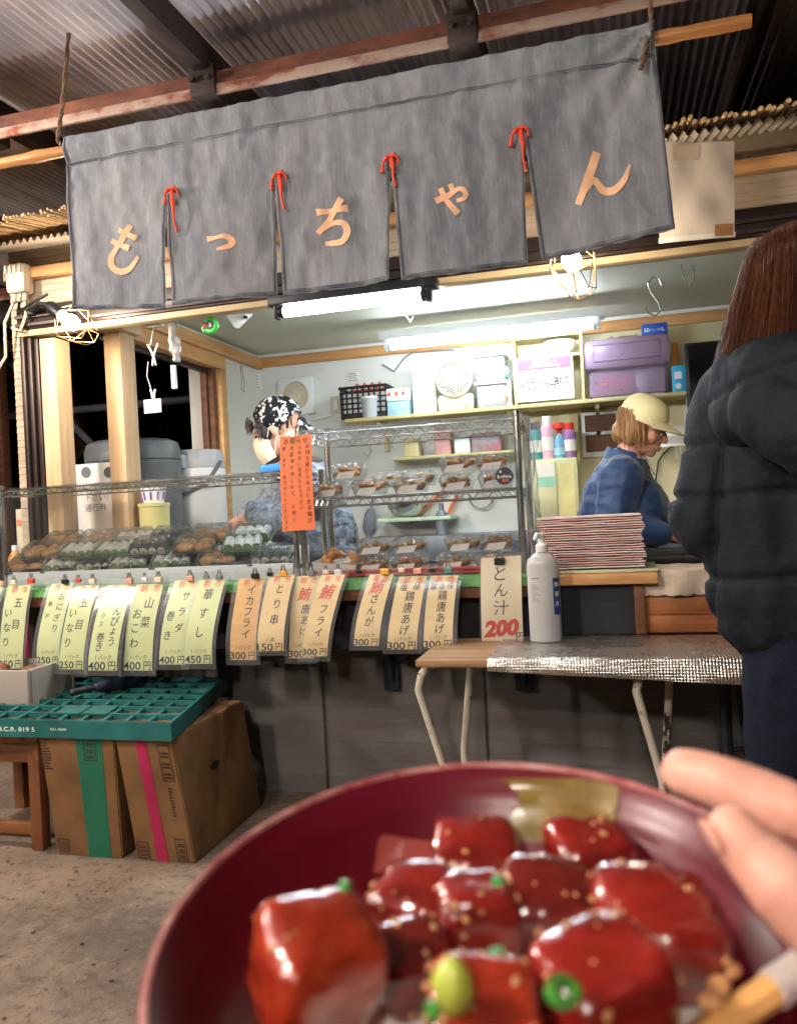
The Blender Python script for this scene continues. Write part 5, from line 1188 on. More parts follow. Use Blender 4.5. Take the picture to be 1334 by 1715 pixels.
mb = MB(); mb.box((a.x + .05, 4.601, (a.z + b.z) / 2 - .05), (b.x - .05, YB - .014, (a.z + b.z) / 2 + .05)); mb.build('mount', m_black, t)
a, b = P(1150, 685, Y=4.8), P(1162, 860, Y=4.8); mb = MB(); mb.box((a.x, 4.8, b.z - .2), (a.x + .04, 4.84, sz - .03)); tag(mb.build('white_upright', m_whitepl, base=a), 'white upright rail on the back wall by the hanging mask', 'rail')
# vent fan and outlet
q = P(497, 664, Y=YB - .03); t = thing('vent_fan', 'white square ventilation fan on the back wall by the cook', 'vent fan', q); s = .125
mb = MB(); mb.box(q + V((-s, -.03, -s)), q + V((s, .029, s)), .012); mb.build('cover', m_whitepl, t)
mb = MB(); mb.lathe([(.03, 0), (.085, 0), (.09, .008), (.095, 0)], q + V((0, -.031, 0)), rY, 32); mb.lathe([(0, .012), (.03, .01), (.032, 0)], q + V((0, -.031, 0)), rY, 20); mb.build('grille', m_ivory, t)
mb = MB(); mb.tube([q + V((.06, -.02, -s)), q + V((.1, -.02, -s - .04)), q + V((.24, -.01, -s - .02))], .005, 6); mb.build('cord', m_whitepl, t)
q = P(562, 678, Y=YB - .012); t = thing('wall_outlet', 'beige wall outlet plate left of the black basket', 'outlet', q); mb = MB(); mb.box(q + V((-.035, -.005, -.058)), q + V((.035, .011, .058)), .004); mb.build('plate', m_ivory, t); mb = MB(); mb.box(q + V((-.012, -.008, -.03)), q + V((.012, -.0055, .03)), .002); mb.build('socket', m_whitepl, t)
# lower shelf and hanging utensils behind the tall case
a, b = P(655, 768, Y=4.8), P(858, 752, Y=4.8); z = (a.z + b.z) / 2; mb = MB(); mb.box((a.x, 4.8, z - .018), (b.x, YB - .001, z), .003); tag(mb.build('lower_shelf', m_shelf, base=(a.x, 4.9, z)), 'short lower shelf on the back wall seen through the tall case', 'shelf')
for (px, w_, h_, m_, lab) in [(690, .05, .12, m_shelf, 'plain tan carton on the lower shelf'), (742, .05, .17, mat('pink_pack', 'd59a94', .5), 'pink packet standing on the lower shelf'), (775, .05, .1, m_whitepl, 'white packet on the lower shelf'), (815, .09, .12, mat('red_grey_bag', 'a8585c', .5, col2='8a9298', vs=20), 'red and grey bag at the right of the lower shelf')]:
    q = P(px, 740, Y=4.88); mb = MB(); mb.box((q.x - w_, 4.84, z + .001), (q.x + w_, 4.93, z + h_), .012); tag(mb.build('packet', m_, base=(q.x, 4.88, z)), lab, 'packet')
def hang(px, py): return P(px, py, Y=4.955)
q = hang(622, 840); t = thing('ladle', 'long grey spatula hanging on the back wall behind the tall case', 'spatula', q); mb = MB(); mb.tube([hang(624, 835), hang(622, 850)], .008, 8); mb.build('handle', m_greysteel, t); mb = MB(); mb.tube([hang(622, 851), hang(620, 862), hang(617, 885), hang(616, 895)], [.02, .04, .042, .02], 12)
for v in mb.b.verts: v.co.y = 4.955 + (v.co.y - 4.955) * .15
mb.build('blade', m_greysteel, t)
q = hang(686, 850); z = q.z; mb = MB(); mb.lathe([(0, -.06), (.07, -.055), (.11, 0), (.118, .04), (.112, .04), (.1, 0), (.06, -.048), (0, -.05)], (q.x, 4.85, z), None, 28); tag(mb.build('steel_bowl', m_chrome, base=(q.x, 4.85, z)), 'steel mixing bowl by the back wall behind the tall case', 'bowl')
mb = MB(); mb.ell((q.x, 4.80, z + .0), (.055, .05, .035)); tag(mb.build('green_sponge', mat('green_cloth', '63a56e', .8), base=q), 'green cloth in the steel mixing bowl', 'cloth')
mb = MB(); mb.box((q.x - .16, 4.75, z - .085), (q.x + .3, 4.985, z - .062), .004); tag(mb.build('drying_rack', mat('mint_rack', 'bcd0b4', .5), base=q), 'pale mint drying board under the steel mixing bowl', 'rack')
for i, (p0, p1) in enumerate([((742, 822), (712, 850)), ((766, 828), (752, 856))]):
    mb = MB(); mb.tube([hang(*p0), hang(*p1)], .012, 8); mb.tube([hang(*p1), V(hang(*p1)) + (hang(*p1) - hang(*p0)) * .9], [.008, .02], 8); tag(mb.build('orange_utensil', mat('orange_handle', 'd26c3c', .5), base=hang(*p0)), 'orange handled utensil on the back wall, the %s of two' % ('left' if i == 0 else 'right'), 'utensil')
q = hang(805, 826); mb = MB(); mb.tube([q + V((.075 * math.cos(a * .35), 0, .075 * math.sin(a * .35) - .02)) for a in range(-9, 1)], .006, 8); tag(mb.build('steel_ring', m_chrome, base=q), 'curved steel ring hanging on the back wall behind the sticker', 'ring')
q = P(740, 880, Y=4.8); mb = MB(); mb.lathe([(0, 0), (.04, 0), (.04, .12), (.015, .15), (.015, .19), (0, .19)], (q.x, 4.8, .951), None, 20); tag(mb.build('oil_bottle', m_greysteel, base=(q.x, 4.8, .951)), 'grey bottle on the rear worktop seen through the tall case', 'bottle')
wire_thing('hook', 'steel hook on the back wall under the shelf end', 'hook', [hang(x, y) for x, y in [(618, 742), (621, 755), (616, 765), (608, 758)]], .004)

# ============================================================ left side worktop
q = P(190, 735, Y=3.55); xa_, xb_ = P(116, 760, Y=3.55).x, P(265, 760, Y=3.55).x; c = V(((xa_ + xb_) / 2, 3.72, .981)); r = (xb_ - xa_) / 2; h = q.z - .981
m_greypl = mat('dark_grey_plastic', '62676a', .45, var=.08, bump=.03)
t = thing('rice_warmer', 'large dark grey lidded rice warmer by the side window', 'warmer', c)
mb = MB(); mb.lathe([(0, 0), (r * .9, 0), (r * .97, h * .1), (r, h * .80), (r * .98, h * .805), (0, h * .805)], c, None, 40, 1, .8); mb.build('body', m_greypl, t)
mb = MB(); mb.lathe([(r * .99, h * .81), (r * 1.0, h * .9), (r * .95, h * .97), (r * .8, h), (0, h)], c, None, 40, 1, .8); mb.box(c + V((-.05, -r * .8 - .012, h * .8)), c + V((.05, -r * .75, h * .88)), .006); mb.build('lid', m_greypl, t)
mb = MB(); mb.grid(lambda a, b: c + V((-r * .75 + r * 1.2 * a, -.8 * r * math.sqrt(max(.05, 1 - (-.75 + 1.2 * a) ** 2)) - .012, h * (.35 + .42 * b))), 10, 3); mb.build('sticker', mat('grey_sheet', 'aab0b0', .4, var=.05), t)
a, b = P(114, 778, Y=3.40), P(206, 773, Y=3.40); t = thing('white_carton', 'white carton with two round grey marks in front of the rice warmer', 'carton', (a.x, 3.4, .981))
mb = MB(); mb.box((a.x, 3.40, .981), (b.x, 3.5, (a.z + b.z) / 2), .004); mb.build('carton', m_whitepl, t); mb = MB()
for px in (144, 182):
    q = P(px, 791, Y=3.398); mb.lathe([(0, 0), (.027, 0), (.027, .001), (0, .001)], q, rY, 22)
mb.build('round_marks', m_greysteel, t)
a, b = P(138, 820, Y=3.36), P(202, 885, Y=3.36); t = thing('ticket_notice', 'white notice sheet about tickets leaning against the white carton', 'notice', a.lerp(b, .5)); mb = MB(); mb.box((a.x, 3.36, .9815), (b.x, 3.366, a.z)); mb.build('sheet', m_paper, t)
nfk = plane_fn((a.x, 3.3588, a.z), (1, 0, 0), (0, 0, 1)); mb = MB(); write(mb, '下さい！', nfk, .075, -.04, .04, .005); write(mb, '通行券', nfk, .07, -.09, .04, .005); mb.build('lettering', m_greysteel, t)
# air pot
q = P(312, 750, Y=3.9); xa_, xb_ = P(273, 775, Y=3.9).x, P(354, 775, Y=3.9).x; r = (xb_ - xa_) / 2; c = V(((xa_ + xb_) / 2, 4.02, .981)); h = q.z - .981
t = thing('electric_kettle', 'white electric hot water pot with a grey handle by the side window', 'hot water pot', c)
mb = MB(); mb.lathe([(0, 0), (r * .95, 0), (r, .02), (r, h * .78), (r * .98, h * .79), (0, h * .79)], c, None, 36); mb.build('body', m_whitepl, t)
mb = MB(); mb.lathe([(r * .99, h * .795), (r * .99, h * .9), (r * .9, h * .98), (0, h)], c, None, 36); mb.box(c + V((-r * .75, -r - .05, h * .78)), c + V((r * .1, -r * .5, h * .93)), .015); mb.build('lid', mat('light_grey_plastic', 'a9acaf', .4, var=.05), t)
mb = MB(); mb.tube([c + V((-r * 1.02, -.02, h * .82)), c + V((-r * .8, -r * .9, h * .56)), c + V((0, -r * 1.1, h * .52)), c + V((r * .8, -r * .9, h * .62)), c + V((r * 1.02, -.02, h * .85))], .011, 10); mb.build('handle', m_greypl, t)
mb = MB(); mb.box(c + V((-r * .6, -r - .054, h * .80)), c + V((-r * .1, -r - .051, h * .9)), .001); mb.build('panel', m_ivory, t)
# tub and cups
q = P(248, 850, Y=3.30); r = .07; t = thing('yellow_tub', 'yellow lidded tub behind the sushi packs', 'tub', (q.x, 3.35, .88)); zt2 = P(248, 842, Y=3.3).z
mb = MB(); mb.lathe([(0, 0), (r * .9, 0), (r, zt2 - .90), (0, zt2 - .90)], (q.x, 3.35, .881), None, 28); mb.build('tub', mat('pale_yellow', 'd8cc86', .45, var=.06), t); mb = MB(); mb.lathe([(0, 0), (r * 1.04, 0), (r * 1.04, .016), (0, .016)], (q.x, 3.35, zt2 - .018), None, 28); mb.build('lid', mat('pale_yellow', ''), t)
t = thing('cup_stack', 'white cups with purple stripes stacked on the yellow tub', 'cups', (q.x, 3.35, zt2)); mb = MB(); mb.lathe([(0, 0), (.045, 0), (.058, .07), (.05, .07), (0, .06)], (q.x, 3.35, zt2 - .001), None, 24); mb.build('cup', m_whitepl, t); mb = MB()
for k in range(10):
    a = 2 * math.pi * k / 10; mb.tube([V((q.x, 3.35, zt2 + .012)) + V((math.cos(a) * .049, math.sin(a) * .049, 0)), V((q.x, 3.35, zt2 + .05)) + V((math.cos(a) * .056, math.sin(a) * .056, 0))], .005, 5)
mb.build('stripes', mat('purple_print', '8a5aa0', .5), t)
q = P(24, 900, Y=3.15); t = thing('tea_bottle', 'small bottle of brown tea with white cap at the low case end', 'bottle', (q.x, 3.15, CZ + .001)); mb = MB(); mb.lathe([(0, 0), (.03, 0), (.03, .11), (.012, .14), (0, .14)], (q.x, 3.15, CZ + .001), None, 20); mb.build('bottle', m_inari, t); mb = MB(); mb.lathe([(0, .1405), (.014, .1405), (.014, .165), (0, .165)], (q.x, 3.15, CZ + .001), None, 16); mb.build('cap', m_whitepl, t)
q = P(42, 870, Y=3.22); t = thing('drink_carton', 'pale carton with orange lettering behind the tea bottle', 'carton', (q.x, 3.22, CZ + .001)); mb = MB(); mb.box((q.x - .035, 3.2, CZ + .001), (q.x + .035, 3.26, q.z + .05), .003); mb.build('carton', m_ivory, t); mb = MB(); mb.box((q.x - .028, 3.1985, q.z - .03), (q.x + .03, 3.1995, q.z)); mb.build('print', m_orange, t)

# taped notes, cords and packets
def note(px, py, w, h, y, m, lines, label):
    q = P(px, py, Y=y); t = thing('wall_note', label, 'note', q); mb = MB(); mb.grid(lambda a, b: q + V((-w / 2 + w * a, -.004 * math.sin(a * 3 + b * 2), h / 2 - h * b)), 4, 4); mb.build('sheet', m, t)
    mb = MB()
    for i in range(lines):
        z = h * .36 - h * .75 * i / max(1, lines - 1); L_ = random.uniform(.5, .8) * w
        mb.grid(lambda a, b: q + V((-w * .4 + L_ * a, -.007, z + .005 * b)), 1, 1)
    mb.build('ruled_lines', m_greysteel, t)
note(430, 640, .07, .10, YB - .012, m_paper, 5, 'small white ruled note on the back wall above the cook')
note(1062, 712, .09, .07, 4.94, mat('yellow_note', 'd9c96a', .7), 4, 'yellow ruled note on the plywood beside the dark picture')
note(592, 632, .09, .06, YB - .012, m_paper, 4, 'small white ruled note on the wall above the black basket')
wire_thing('cord', 'grey power cord drooping along the back wall above the shelf', 'cord', [P(x, y, Y=YB - .018) for x, y in [(640, 610), (660, 622), (676, 600), (690, 590), (720, 588), (760, 586)]], .005, m_greysteel)
wire_thing('cord', 'black cord on the plywood below the hanging mask', 'cord', [P(x, y, Y=4.96) for x, y in [(1128, 745), (1112, 758), (1102, 772), (1098, 800), (1100, 840)]], .005, m_black)
for (px, w_, h_, m_, lab) in [(668, .03, .10, m_orange, 'thin orange packet between blue box and paper roll'), (852, .02, .16, m_paper, 'white folded sheet beside the pine cubby')]:
    q = P(px, 680, Y=SY + .08); mb = MB(); mb.box((q.x - w_, SY + .06, sz + .001), (q.x + w_, SY + .12, sz + h_), .005); tag(mb.build('packet', m_, base=(q.x, SY + .08, sz)), lab, 'packet')
# ============================================================ people
m_face = mat('face_skin', 'd3a088', .5, vs=20, col2='c48b72', bump=.1, bs=200, sss=.15)
m_lip = mat('lips', 'b06a5e', .45, vs=20, var=.1, bump=0)
m_eye = mat('dark_eye', '1d1512', .2, bump=0)
def head(mb, c, f, up, s=1.0):
    """skull, face, nose, ears; f = facing direction"""
    f = V(f).normalized(); r = f.cross(V(up)).normalized(); u = r.cross(f)
    def L(a, b, h): return c + (f * a + r * b + u * h) * s
    rot = Matrix((f, r, u)).transposed()
    def E(p, rad): mb.ell(L(*p), V(rad) * s, rot, 3)
    E((-.012, 0, .03), (.094, .074, .088)); E((.03, 0, -.03), (.066, .060, .078)); E((.045, 0, -.075), (.045, .046, .038)); E((.068, 0, -.098), (.022, .024, .018))
    E((.05, .038, -.035), (.032, .026, .034)); E((.05, -.038, -.035), (.032, .026, .034)); E((.072, 0, .018), (.018, .05, .012))
    mb.limb([L(.088, 0, .0), L(.104, 0, -.022), L(.108, 0, -.034)], [.009 * s, .010 * s, .012 * s]); E((.095, .011, -.037), (.010, .008, .008)); E((.095, -.011, -.037), (.010, .008, .008))
    E((.088, 0, -.066), (.012, .022, .006)); E((.085, 0, -.077), (.012, .019, .007))
    for k in (1, -1): E((-.004, .073 * k, -.012), (.017, .009, .030))
    return L, rot
def hand(mb, w, d, nrm, s=1.0, curl=.5):
    """palm and five fingers from wrist w along d; nrm = back of hand"""
    d = V(d).normalized(); n = V(nrm).normalized(); sd = d.cross(n).normalized(); n = sd.cross(d)
    mb.limb([w, w + d * .05 * s, w + d * .085 * s], [.024 * s, .028 * s, .026 * s])
    for i, (o, l) in enumerate(((-.027, .062), (-.009, .072), (.009, .068), (.026, .052))):
        a = w + d * .085 * s + sd * o * s; b = a + (d - n * curl * .4) * l * .5 * s; e = b + (d * .6 - n * curl) * l * .5 * s; mb.limb([a, b, e], [.0095 * s, .0088 * s, .0072 * s])
    a = w + d * .025 * s - sd * .022 * s; b = a + (d * .6 - sd * .8 - n * .2).normalized() * .042 * s; mb.limb([a, b, b + (d * .9 - n * .4).normalized() * .032 * s], [.013 * s, .011 * s, .0085 * s])
def folds(amp, sc, amp2=0, sc2=1, stretch=(1, 1, 1)):
    st_ = V(stretch)
    def fn(p, n):
        q = V((p.x * st_.x, p.y * st_.y, p.z * st_.z)); a = 1 - abs(noise.noise(q * sc)) * 2
        return p + n * (amp * a + amp2 * noise.noise(q * sc2))
    return fn
def seams(lines, base):
    """quilting grooves at heights (z, depth, width), then folds"""
    def fn(p, n):
        q = base(p, n); h = 0
        for (z, dpt, w) in lines: h -= dpt * math.exp(-((p.z + .012 * math.sin(p.x * 9) - z) / w) ** 2)
        return q + n * h
    return fn
def strands(mb, roots, lens, r0, wig=.006, grav=None):
    for (p, d), l in zip(roots, lens):
        pts = []; q = V(p); dd = V(d)
        for k in range(7):
            pts.append(q.copy()); q = q + dd * l / 6; q += V((random.uniform(-wig, wig), random.uniform(-wig, wig), 0)) * .3; dd = (dd + V((0, 0, -.45 if grav is None else grav))).normalized()
        mb.tube(pts, [r0 * (1, 1, 1, .9, .8, .6, .2)[k] for k in range(7)], 4, caps=False)

# ---------------- cashier: cap, bob, glasses, navy jacket, looking down to the right
Yc = 3.52
hc = P(1077, 712, Y=Yc); f = V((.90, -.22, -.42)); s = 1.0
cs = thing('person', 'cashier in a cream cap, glasses and navy jacket looking down behind the counter', 'person', (hc.x - .06, Yc, .03))
mb = MB(); L, rot = head(mb, hc, f, (0, 0, 1), s)
nb = P(1050, 775, Y=Yc + .01); mb.limb([L(-.02, 0, -.06), nb], [.052, .055])
sh_n, sh_f = P(1040, 800, Y=Yc - .13), P(1055, 795, Y=Yc + .16); hipz = .92
el_n = P(1028, 872, Y=Yc - .17); wr_n = P(1112, 893, Y=Yc - .14)
el_f = P(1090, 872, Y=Yc + .14); wr_f = P(1140, 890, Y=Yc - .02)
mb.limb([nb, nb + V((-.02, 0, -.18)), V((nb.x - .02, Yc, .95)), V((nb.x - .04, Yc, .85))], [.07, .12, .12, .13])
for k in (-1, 1): mb.limb([V((nb.x - .04, Yc + .08 * k, .85)), V((nb.x - .02, Yc + .09 * k, .46)), V((nb.x - .05, Yc + .09 * k, .1)), V((nb.x + .07, Yc + .09 * k, .06))], [.085, .06, .045, .035])
mb.limb([sh_n, el_n, wr_n], [.055, .042, .03]); mb.limb([sh_f, el_f, wr_f], [.055, .042, .03])
hand(mb, wr_n, (1, .2, -.25), (0, -.3, 1)); hand(mb, wr_f, (.8, -.3, -.3), (0, 0, 1))
blob('body', mb, .0048, m_face, cs, 3)
mb = MB(); mb.ell(L(.094, 0, -.0665), (.010, .020, .005), rot, 2); mb.ell(L(.0915, 0, -.077), (.010, .018, .006), rot, 2); mb.build('lips', m_lip, cs)
for k in (1, -1): mb = MB(); mb.ell(L(.083, .031 * k, -.008), (.006, .011, .003), rot, 2); mb.build('eye', m_eye, cs)
mb = MB()
for k in (1, -1): mb.tube([L(.094, .031 * k + .024 * math.cos(a), -.012 + .017 * math.sin(a)) for a in [2 * math.pi * i / 16 for i in range(16)]], .0013, 5, closed=True); mb.tube([L(.093, .055 * k, -.008), L(.05, .076 * k, -.002), L(-.004, .082 * k, -.002)], .0013, 5)
mb.tube([L(.095, -.008, -.01), L(.099, 0, -.006), L(.095, .008, -.01)], .0013, 5); mb.build('glasses', m_chrome, cs)
m_blond = mat('light_brown_hair', '9a7344', .5, vs=60, col2='6f4d2a', stretch=(3, 3, .5), bump=.4, bs=120)
mb = MB(); mb.ell(L(-.03, 0, .005), (.086, .088, .092), rot, 3); mb.ell(L(-.065, 0, -.05), (.05, .082, .062), rot, 3); 
for k in (1, -1): mb.ell(L(-.02, .07 * k, -.035), (.042, .020, .065), rot, 3)
hb = blob('hair', mb, .006, m_blond, cs, 3, lambda p, n: p + n * .004 * noise.noise(V((p.x * 90, p.y * 90, p.z * 12))))
mb = MB(); rt = []
for i in range(260):
    a = random.uniform(-1, 1); x = random.uniform(-.11, .015); p = L(x, .083 * (1 if a > 0 else -1) * math.sqrt(max(.05, 1 - ((x + .04) / .1) ** 2)) , random.uniform(.0, .05)); rt.append((p, V((0, 0, -1)) + V((random.uniform(-.2, .1), random.uniform(-.15, .15), 0))))
strands(mb, rt, [random.uniform(.08, .135) for _ in rt], .0022); mb.build('hair_strands', m_blond, cs)
m_cap = mat('cream_cap', 'd6cfa0', .85, vs=9, bump=.3, bs=200, var=.06)
mb = MB(); prof = []
for i in range(9): a = i / 8 * math.pi / 2; prof.append((.099 * math.cos(a) ** .8, .085 * math.sin(a)))
mb.lathe([(.097, -.03), (.1, -.012)] + prof[::1] + [(0, .086)], L(-.012, 0, .042), rot @ Matrix.Rotation(R(6), 3, 'Y'), 36, 1.02, .88)
mb.build('cap_crown', m_cap, cs, ang=1.5)
def brim(a, b):
    th = (a - .5) * 2.3; r = .093 + .085 * b * math.cos(th * .62) ** .6; q = L(-.012, 0, .020); x = r * math.cos(th) * 1.02; y = r * math.sin(th) * .88
    return L(x - .006, y, .038 - .022 * b - .25 * abs(y) ** 1.6 - .0)
mb = MB(); mb.grid(brim, 20, 6); geo = bmesh.ops.extrude_face_region(mb.b, geom=mb.b.faces[:])
for e in geo['geom']:
    if isinstance(e, bmesh.types.BMVert): e.co -= rot.col[2] * .003
mb.build('cap_brim', m_cap, cs)
mb = MB(); mb.ell(L(-.012, 0, .128), (.008, .008, .004), rot, 2); mb.build('cap_button', m_cap, cs)
m_jac = mat('navy_jacket', '22416f', .55, vs=10, bump=.25, bs=120, col2='182f54', sheen=.2)
mb = MB(); ch_ = nb + V((-.02, 0, -.06))
mb.limb([nb + V((-.012, 0, -.005)), nb + V((-.03, 0, -.07))], [.075, .115])
mb.limb([sh_n + V((-.01, .02, 0)), sh_f + V((-.01, -.02, 0))], [.09, .09])
mb.limb([nb + V((-.045, 0, -.15)), V((nb.x - .05, Yc, 1.03)), V((nb.x - .05, Yc, .86))], [.15, .165, .16])
mb.ell(nb + V((.05, 0, -.2)), (.11, .17, .14)); mb.limb([sh_n, el_n, wr_n - V((.02, 0, 0))], [.088, .074, .052]); mb.limb([sh_f, el_f, wr_f - V((.02, 0, 0))], [.085, .072, .052])
blob('jacket', mb, .007, m_jac, cs, 5, folds(.007, 7, .004, 22, (1, 1, 1.6)))
mb = MB(); mb.grid(lambda a, b: L(-.02, 0, -.06).lerp(nb, .55 + .4 * b) + (rot.col[0] * math.cos(a * 6.283) * .083 + rot.col[1] * math.sin(a * 6.283) * .078) * (1 + .1 * b) + V((-.01, 0, -.012)), 30, 4); geo = bmesh.ops.extrude_face_region(mb.b, geom=mb.b.faces[:])
for e in geo['geom']:
    if isinstance(e, bmesh.types.BMVert): e.co += (e.co - nb).normalized() * .008
mb.build('collar', m_jac, cs)
mb = MB(); mb.tube([P(1078, 762, Y=Yc - .115), P(1086, 778, Y=Yc - .14), P(1096, 795, Y=Yc - .155)], .004, 6); mb.build('zip', m_chrome, cs)
mb = MB()
for k in (-1, 1): mb.limb([V((nb.x - .05, Yc + .07 * k, .88)), V((nb.x - .03, Yc + .09 * k, .46)), V((nb.x - .05, Yc + .09 * k, .09))], [.12, .085, .07])
blob('trousers', mb, .012, m_navy, cs, 4)
for k in (-1, 1):
    mb = MB(); mb.limb([V((nb.x - .07, Yc + .09 * k, .075)), V((nb.x + .1, Yc + .09 * k, .065))], [.045, .042]); blob('shoe', mb, .008, m_black, cs, 3)
mb = MB(); a = P(1128, 884, Y=Yc - .1); mb.obox(a + V((.06, 0, -.03)), (.14, .1, .004), Matrix.Rotation(.5, 3, 'Y') @ Matrix.Rotation(.2, 3, 'X'), .001); tag(mb.build('blue_leaflet', m_ltblue, base=a), 'pale blue leaflet in front of the cashier', 'leaflet')

# ---------------- cook: bandana, mask, grey cardigan, looking down to the left
Yk = 3.36
hc = P(462, 718, Y=Yk); f = V((-.92, -.18, -.36)); s = 1.12
ck = thing('person', 'cook in a black patterned bandana, mask and grey cardigan bending over the packs', 'person', (hc.x + .08, Yk, .03))
mb = MB(); L, rot = head(mb, hc, f, (0, 0, 1), s); nb = P(500, 788, Y=Yk + .02)
mb.limb([L(-.03, 0, -.06), nb], [.058, .062])
sh_n, sh_f = P(515, 815, Y=Yk - .14), P(490, 810, Y=Yk + .17)
el_n, wr_n = P(478, 880, Y=Yk - .17), P(422, 860, Y=Yk - .17)
el_f, wr_f = P(445, 860, Y=Yk + .16), P(408, 866, Y=Yk + .0)
mb.limb([nb, nb + V((.05, 0, -.2)), V((nb.x + .08, Yk + .0, .95)), V((nb.x + .1, Yk, .86))], [.075, .125, .13, .14])
for k in (-1, 1): mb.limb([V((nb.x + .1, Yk + .09 * k, .86)), V((nb.x + .07, Yk + .1 * k, .46)), V((nb.x + .1, Yk + .1 * k, .1)), V((nb.x - .02, Yk + .1 * k, .06))], [.09, .062, .046, .036])
mb.limb([sh_n, el_n, wr_n], [.058, .045, .033]); mb.limb([sh_f, el_f, wr_f], [.058, .045, .033])
hand(mb, wr_n, (-.85, -.1, -.55), (-.3, -.6, .6), .95, 1.0); hand(mb, wr_f, (-.8, -.1, -.6), (-.4, .3, 1), .95, 1.0)
blob('body', mb, .005, m_face, ck, 3)
for k in (1, -1): mb = MB(); mb.ell(L(.080, .031 * k, -.004), (.010, .014, .005), rot, 2); mb.build('eye', m_eye, ck)
m_mask = mat('cream_mask', 'dccdb0', .8, vs=9, bump=.2, bs=60, var=.06)
def mk(a, b):
    th = (a - .5) * 2.5; w = (b - .5) * 2; r = .060 + .040 * math.cos(th) ** 2 * (1 - .35 * w * w)
    return L(.012 + r * math.cos(th) * 1.02 - .0, r * math.sin(th) * 1.12, -.060 - .052 * w - .006 * math.cos(th))
mb = MB(); mb.grid(mk, 24, 12); geo = bmesh.ops.extrude_face_region(mb.b, geom=mb.b.faces[:])
for e in geo['geom']:
    if isinstance(e, bmesh.types.BMVert): e.co += rot.col[0] * .002
mb.build('mask', m_mask, ck)
mb = MB()
for k in (1, -1): mb.tube([L(.035, .070 * k, -.03), L(.015, .079 * k, -.005), L(-.02, .083 * k, .008)], .0018, 5); mb.tube([L(.03, .068 * k, -.095), L(.01, .074 * k, -.06), L(-.012, .082 * k, -.03)], .0018, 5)
mb.build('mask_loop', m_paper, ck)
m_dhair = mat('dark_hair', '3a2c26', .45, vs=60, col2='211814', stretch=(3, 3, .5), bump=.4, bs=120)
mb = MB(); mb.ell(L(-.015, 0, .025), (.098, .081, .092), rot, 3)
for k in (1, -1): mb.ell(L(.035, .060 * k, .0), (.028, .018, .05), rot, 3)
blob('hair', mb, .006, m_dhair, ck, 3, lambda p, n: p + n * .003 * noise.noise(V((p.x * 90, p.y * 90, p.z * 15))))
mb = MB(); rt = []
for i in range(70):
    y = random.uniform(-.06, .06); rt.append((L(.085 - 3.5 * y * y, y, .065 + random.uniform(-.01, .02)), rot.col[0] * .5 + V((0, 0, -.7)) + V((random.uniform(-.1, .1), random.uniform(-.2, .2), 0))))
for i in range(140):
    k = random.choice((1, -1)); rt.append((L(random.uniform(.02, .06), .074 * k, random.uniform(.0, .05)), V((random.uniform(-.1, .1), 0, -1))))
strands(mb, rt, [random.uniform(.03, .06) for _ in rt], .0015); mb.build('hair_strands', m_dhair, ck)
m_band = mat('bandana', 'd8d6d0', .85, vs=34, bump=.2, bs=200, col2='12161c', lo=.52, hi=.55, detail=2)
mb = MB(); mb.ell(L(-.022, 0, .034), V((.102, .088, .094)) * s, rot, 4)
for v in list(mb.b.verts):
    q = (rot.transposed() @ (v.co - L(0, 0, 0))) / s
    lim = .012 - .30 * (q.x) + (.045 if q.x > .045 else 0)
    if q.z < -.02 - .35 * (q.x + .02): mb.b.verts.remove(v)
for v in mb.b.verts: v.co += (v.co - hc).normalized() * .004 * noise.noise(v.co * 25)
geo = bmesh.ops.extrude_face_region(mb.b, geom=mb.b.faces[:])
mb.build('bandana', m_band, ck, norm=True)
kb = L(-.105, 0, -.015); mb = MB(); mb.limb([kb, kb + V((.012, 0, -.012))], [.024, .020]); mb.limb([kb, kb + V((.02, -.02, -.045)), kb + V((.018, -.025, -.10))], [.016, .019, .006]); mb.limb([kb, kb + V((.035, .02, -.035)), kb + V((.05, .02, -.08))], [.014, .017, .006])
blob('bandana_knot', mb, .005, m_band, ck, 2)
m_knit = mat('grey_knit', '98a0a8', .95, vs=30, bump=1.0, bs=130, col2='59616b', bdist=.01, lo=.38, hi=.62)
mb = MB(); mb.limb([sh_n + V((.02, .02, 0)), sh_f + V((.02, -.02, 0))], [.10, .10]); mb.limb([nb + V((.045, 0, -.07)), V((nb.x + .08, Yk, 1.03)), V((nb.x + .09, Yk, .84))], [.125, .18, .175])
mb.limb([sh_n, el_n, wr_n + V((.03, 0, 0))], [.10, .085, .062]); mb.limb([sh_f, el_f, wr_f + V((.03, 0, 0))], [.095, .08, .058])
blob('cardigan', mb, .007, m_knit, ck, 4, folds(.006, 9, .005, 30, (1, 1, 1.4)))
mb = MB(); mb.limb([nb + V((-.07, -.07, .0)), nb + V((-.09, 0, -.005)), nb + V((-.06, .07, .0)), nb + V((.05, .09, .02)), nb + V((.08, 0, .025)), nb + V((.05, -.09, .02)), nb + V((-.07, -.07, .0))], [.035] * 7); blob('scarf', mb, .007, mat('dark_taupe_scarf', '55483f', .9, vs=20, bump=.5), ck, 3, folds(.006, 20))
a = P(450, 784, Y=Yk - .13); mb = MB(); mb.obox(a + V((0, .03, -.0)), (.10, .05, .035), Matrix.Rotation(-.1, 3, 'Y'), .008); mb.build('apron_strap', mat('bright_blue', '2f7fd0', .6), ck)
mb = MB()
for k in (-1, 1): mb.limb([V((nb.x + .1, Yk + .08 * k, .88)), V((nb.x + .08, Yk + .1 * k, .46)), V((nb.x + .1, Yk + .1 * k, .09))], [.125, .088, .072])
blob('trousers', mb, .012, m_black, ck, 4)
for k in (-1, 1):
    mb = MB(); mb.limb([V((nb.x + .12, Yk + .1 * k, .075)), V((nb.x - .05, Yk + .1 * k, .065))], [.046, .042]); blob('shoe', mb, .008, m_black, ck, 3)

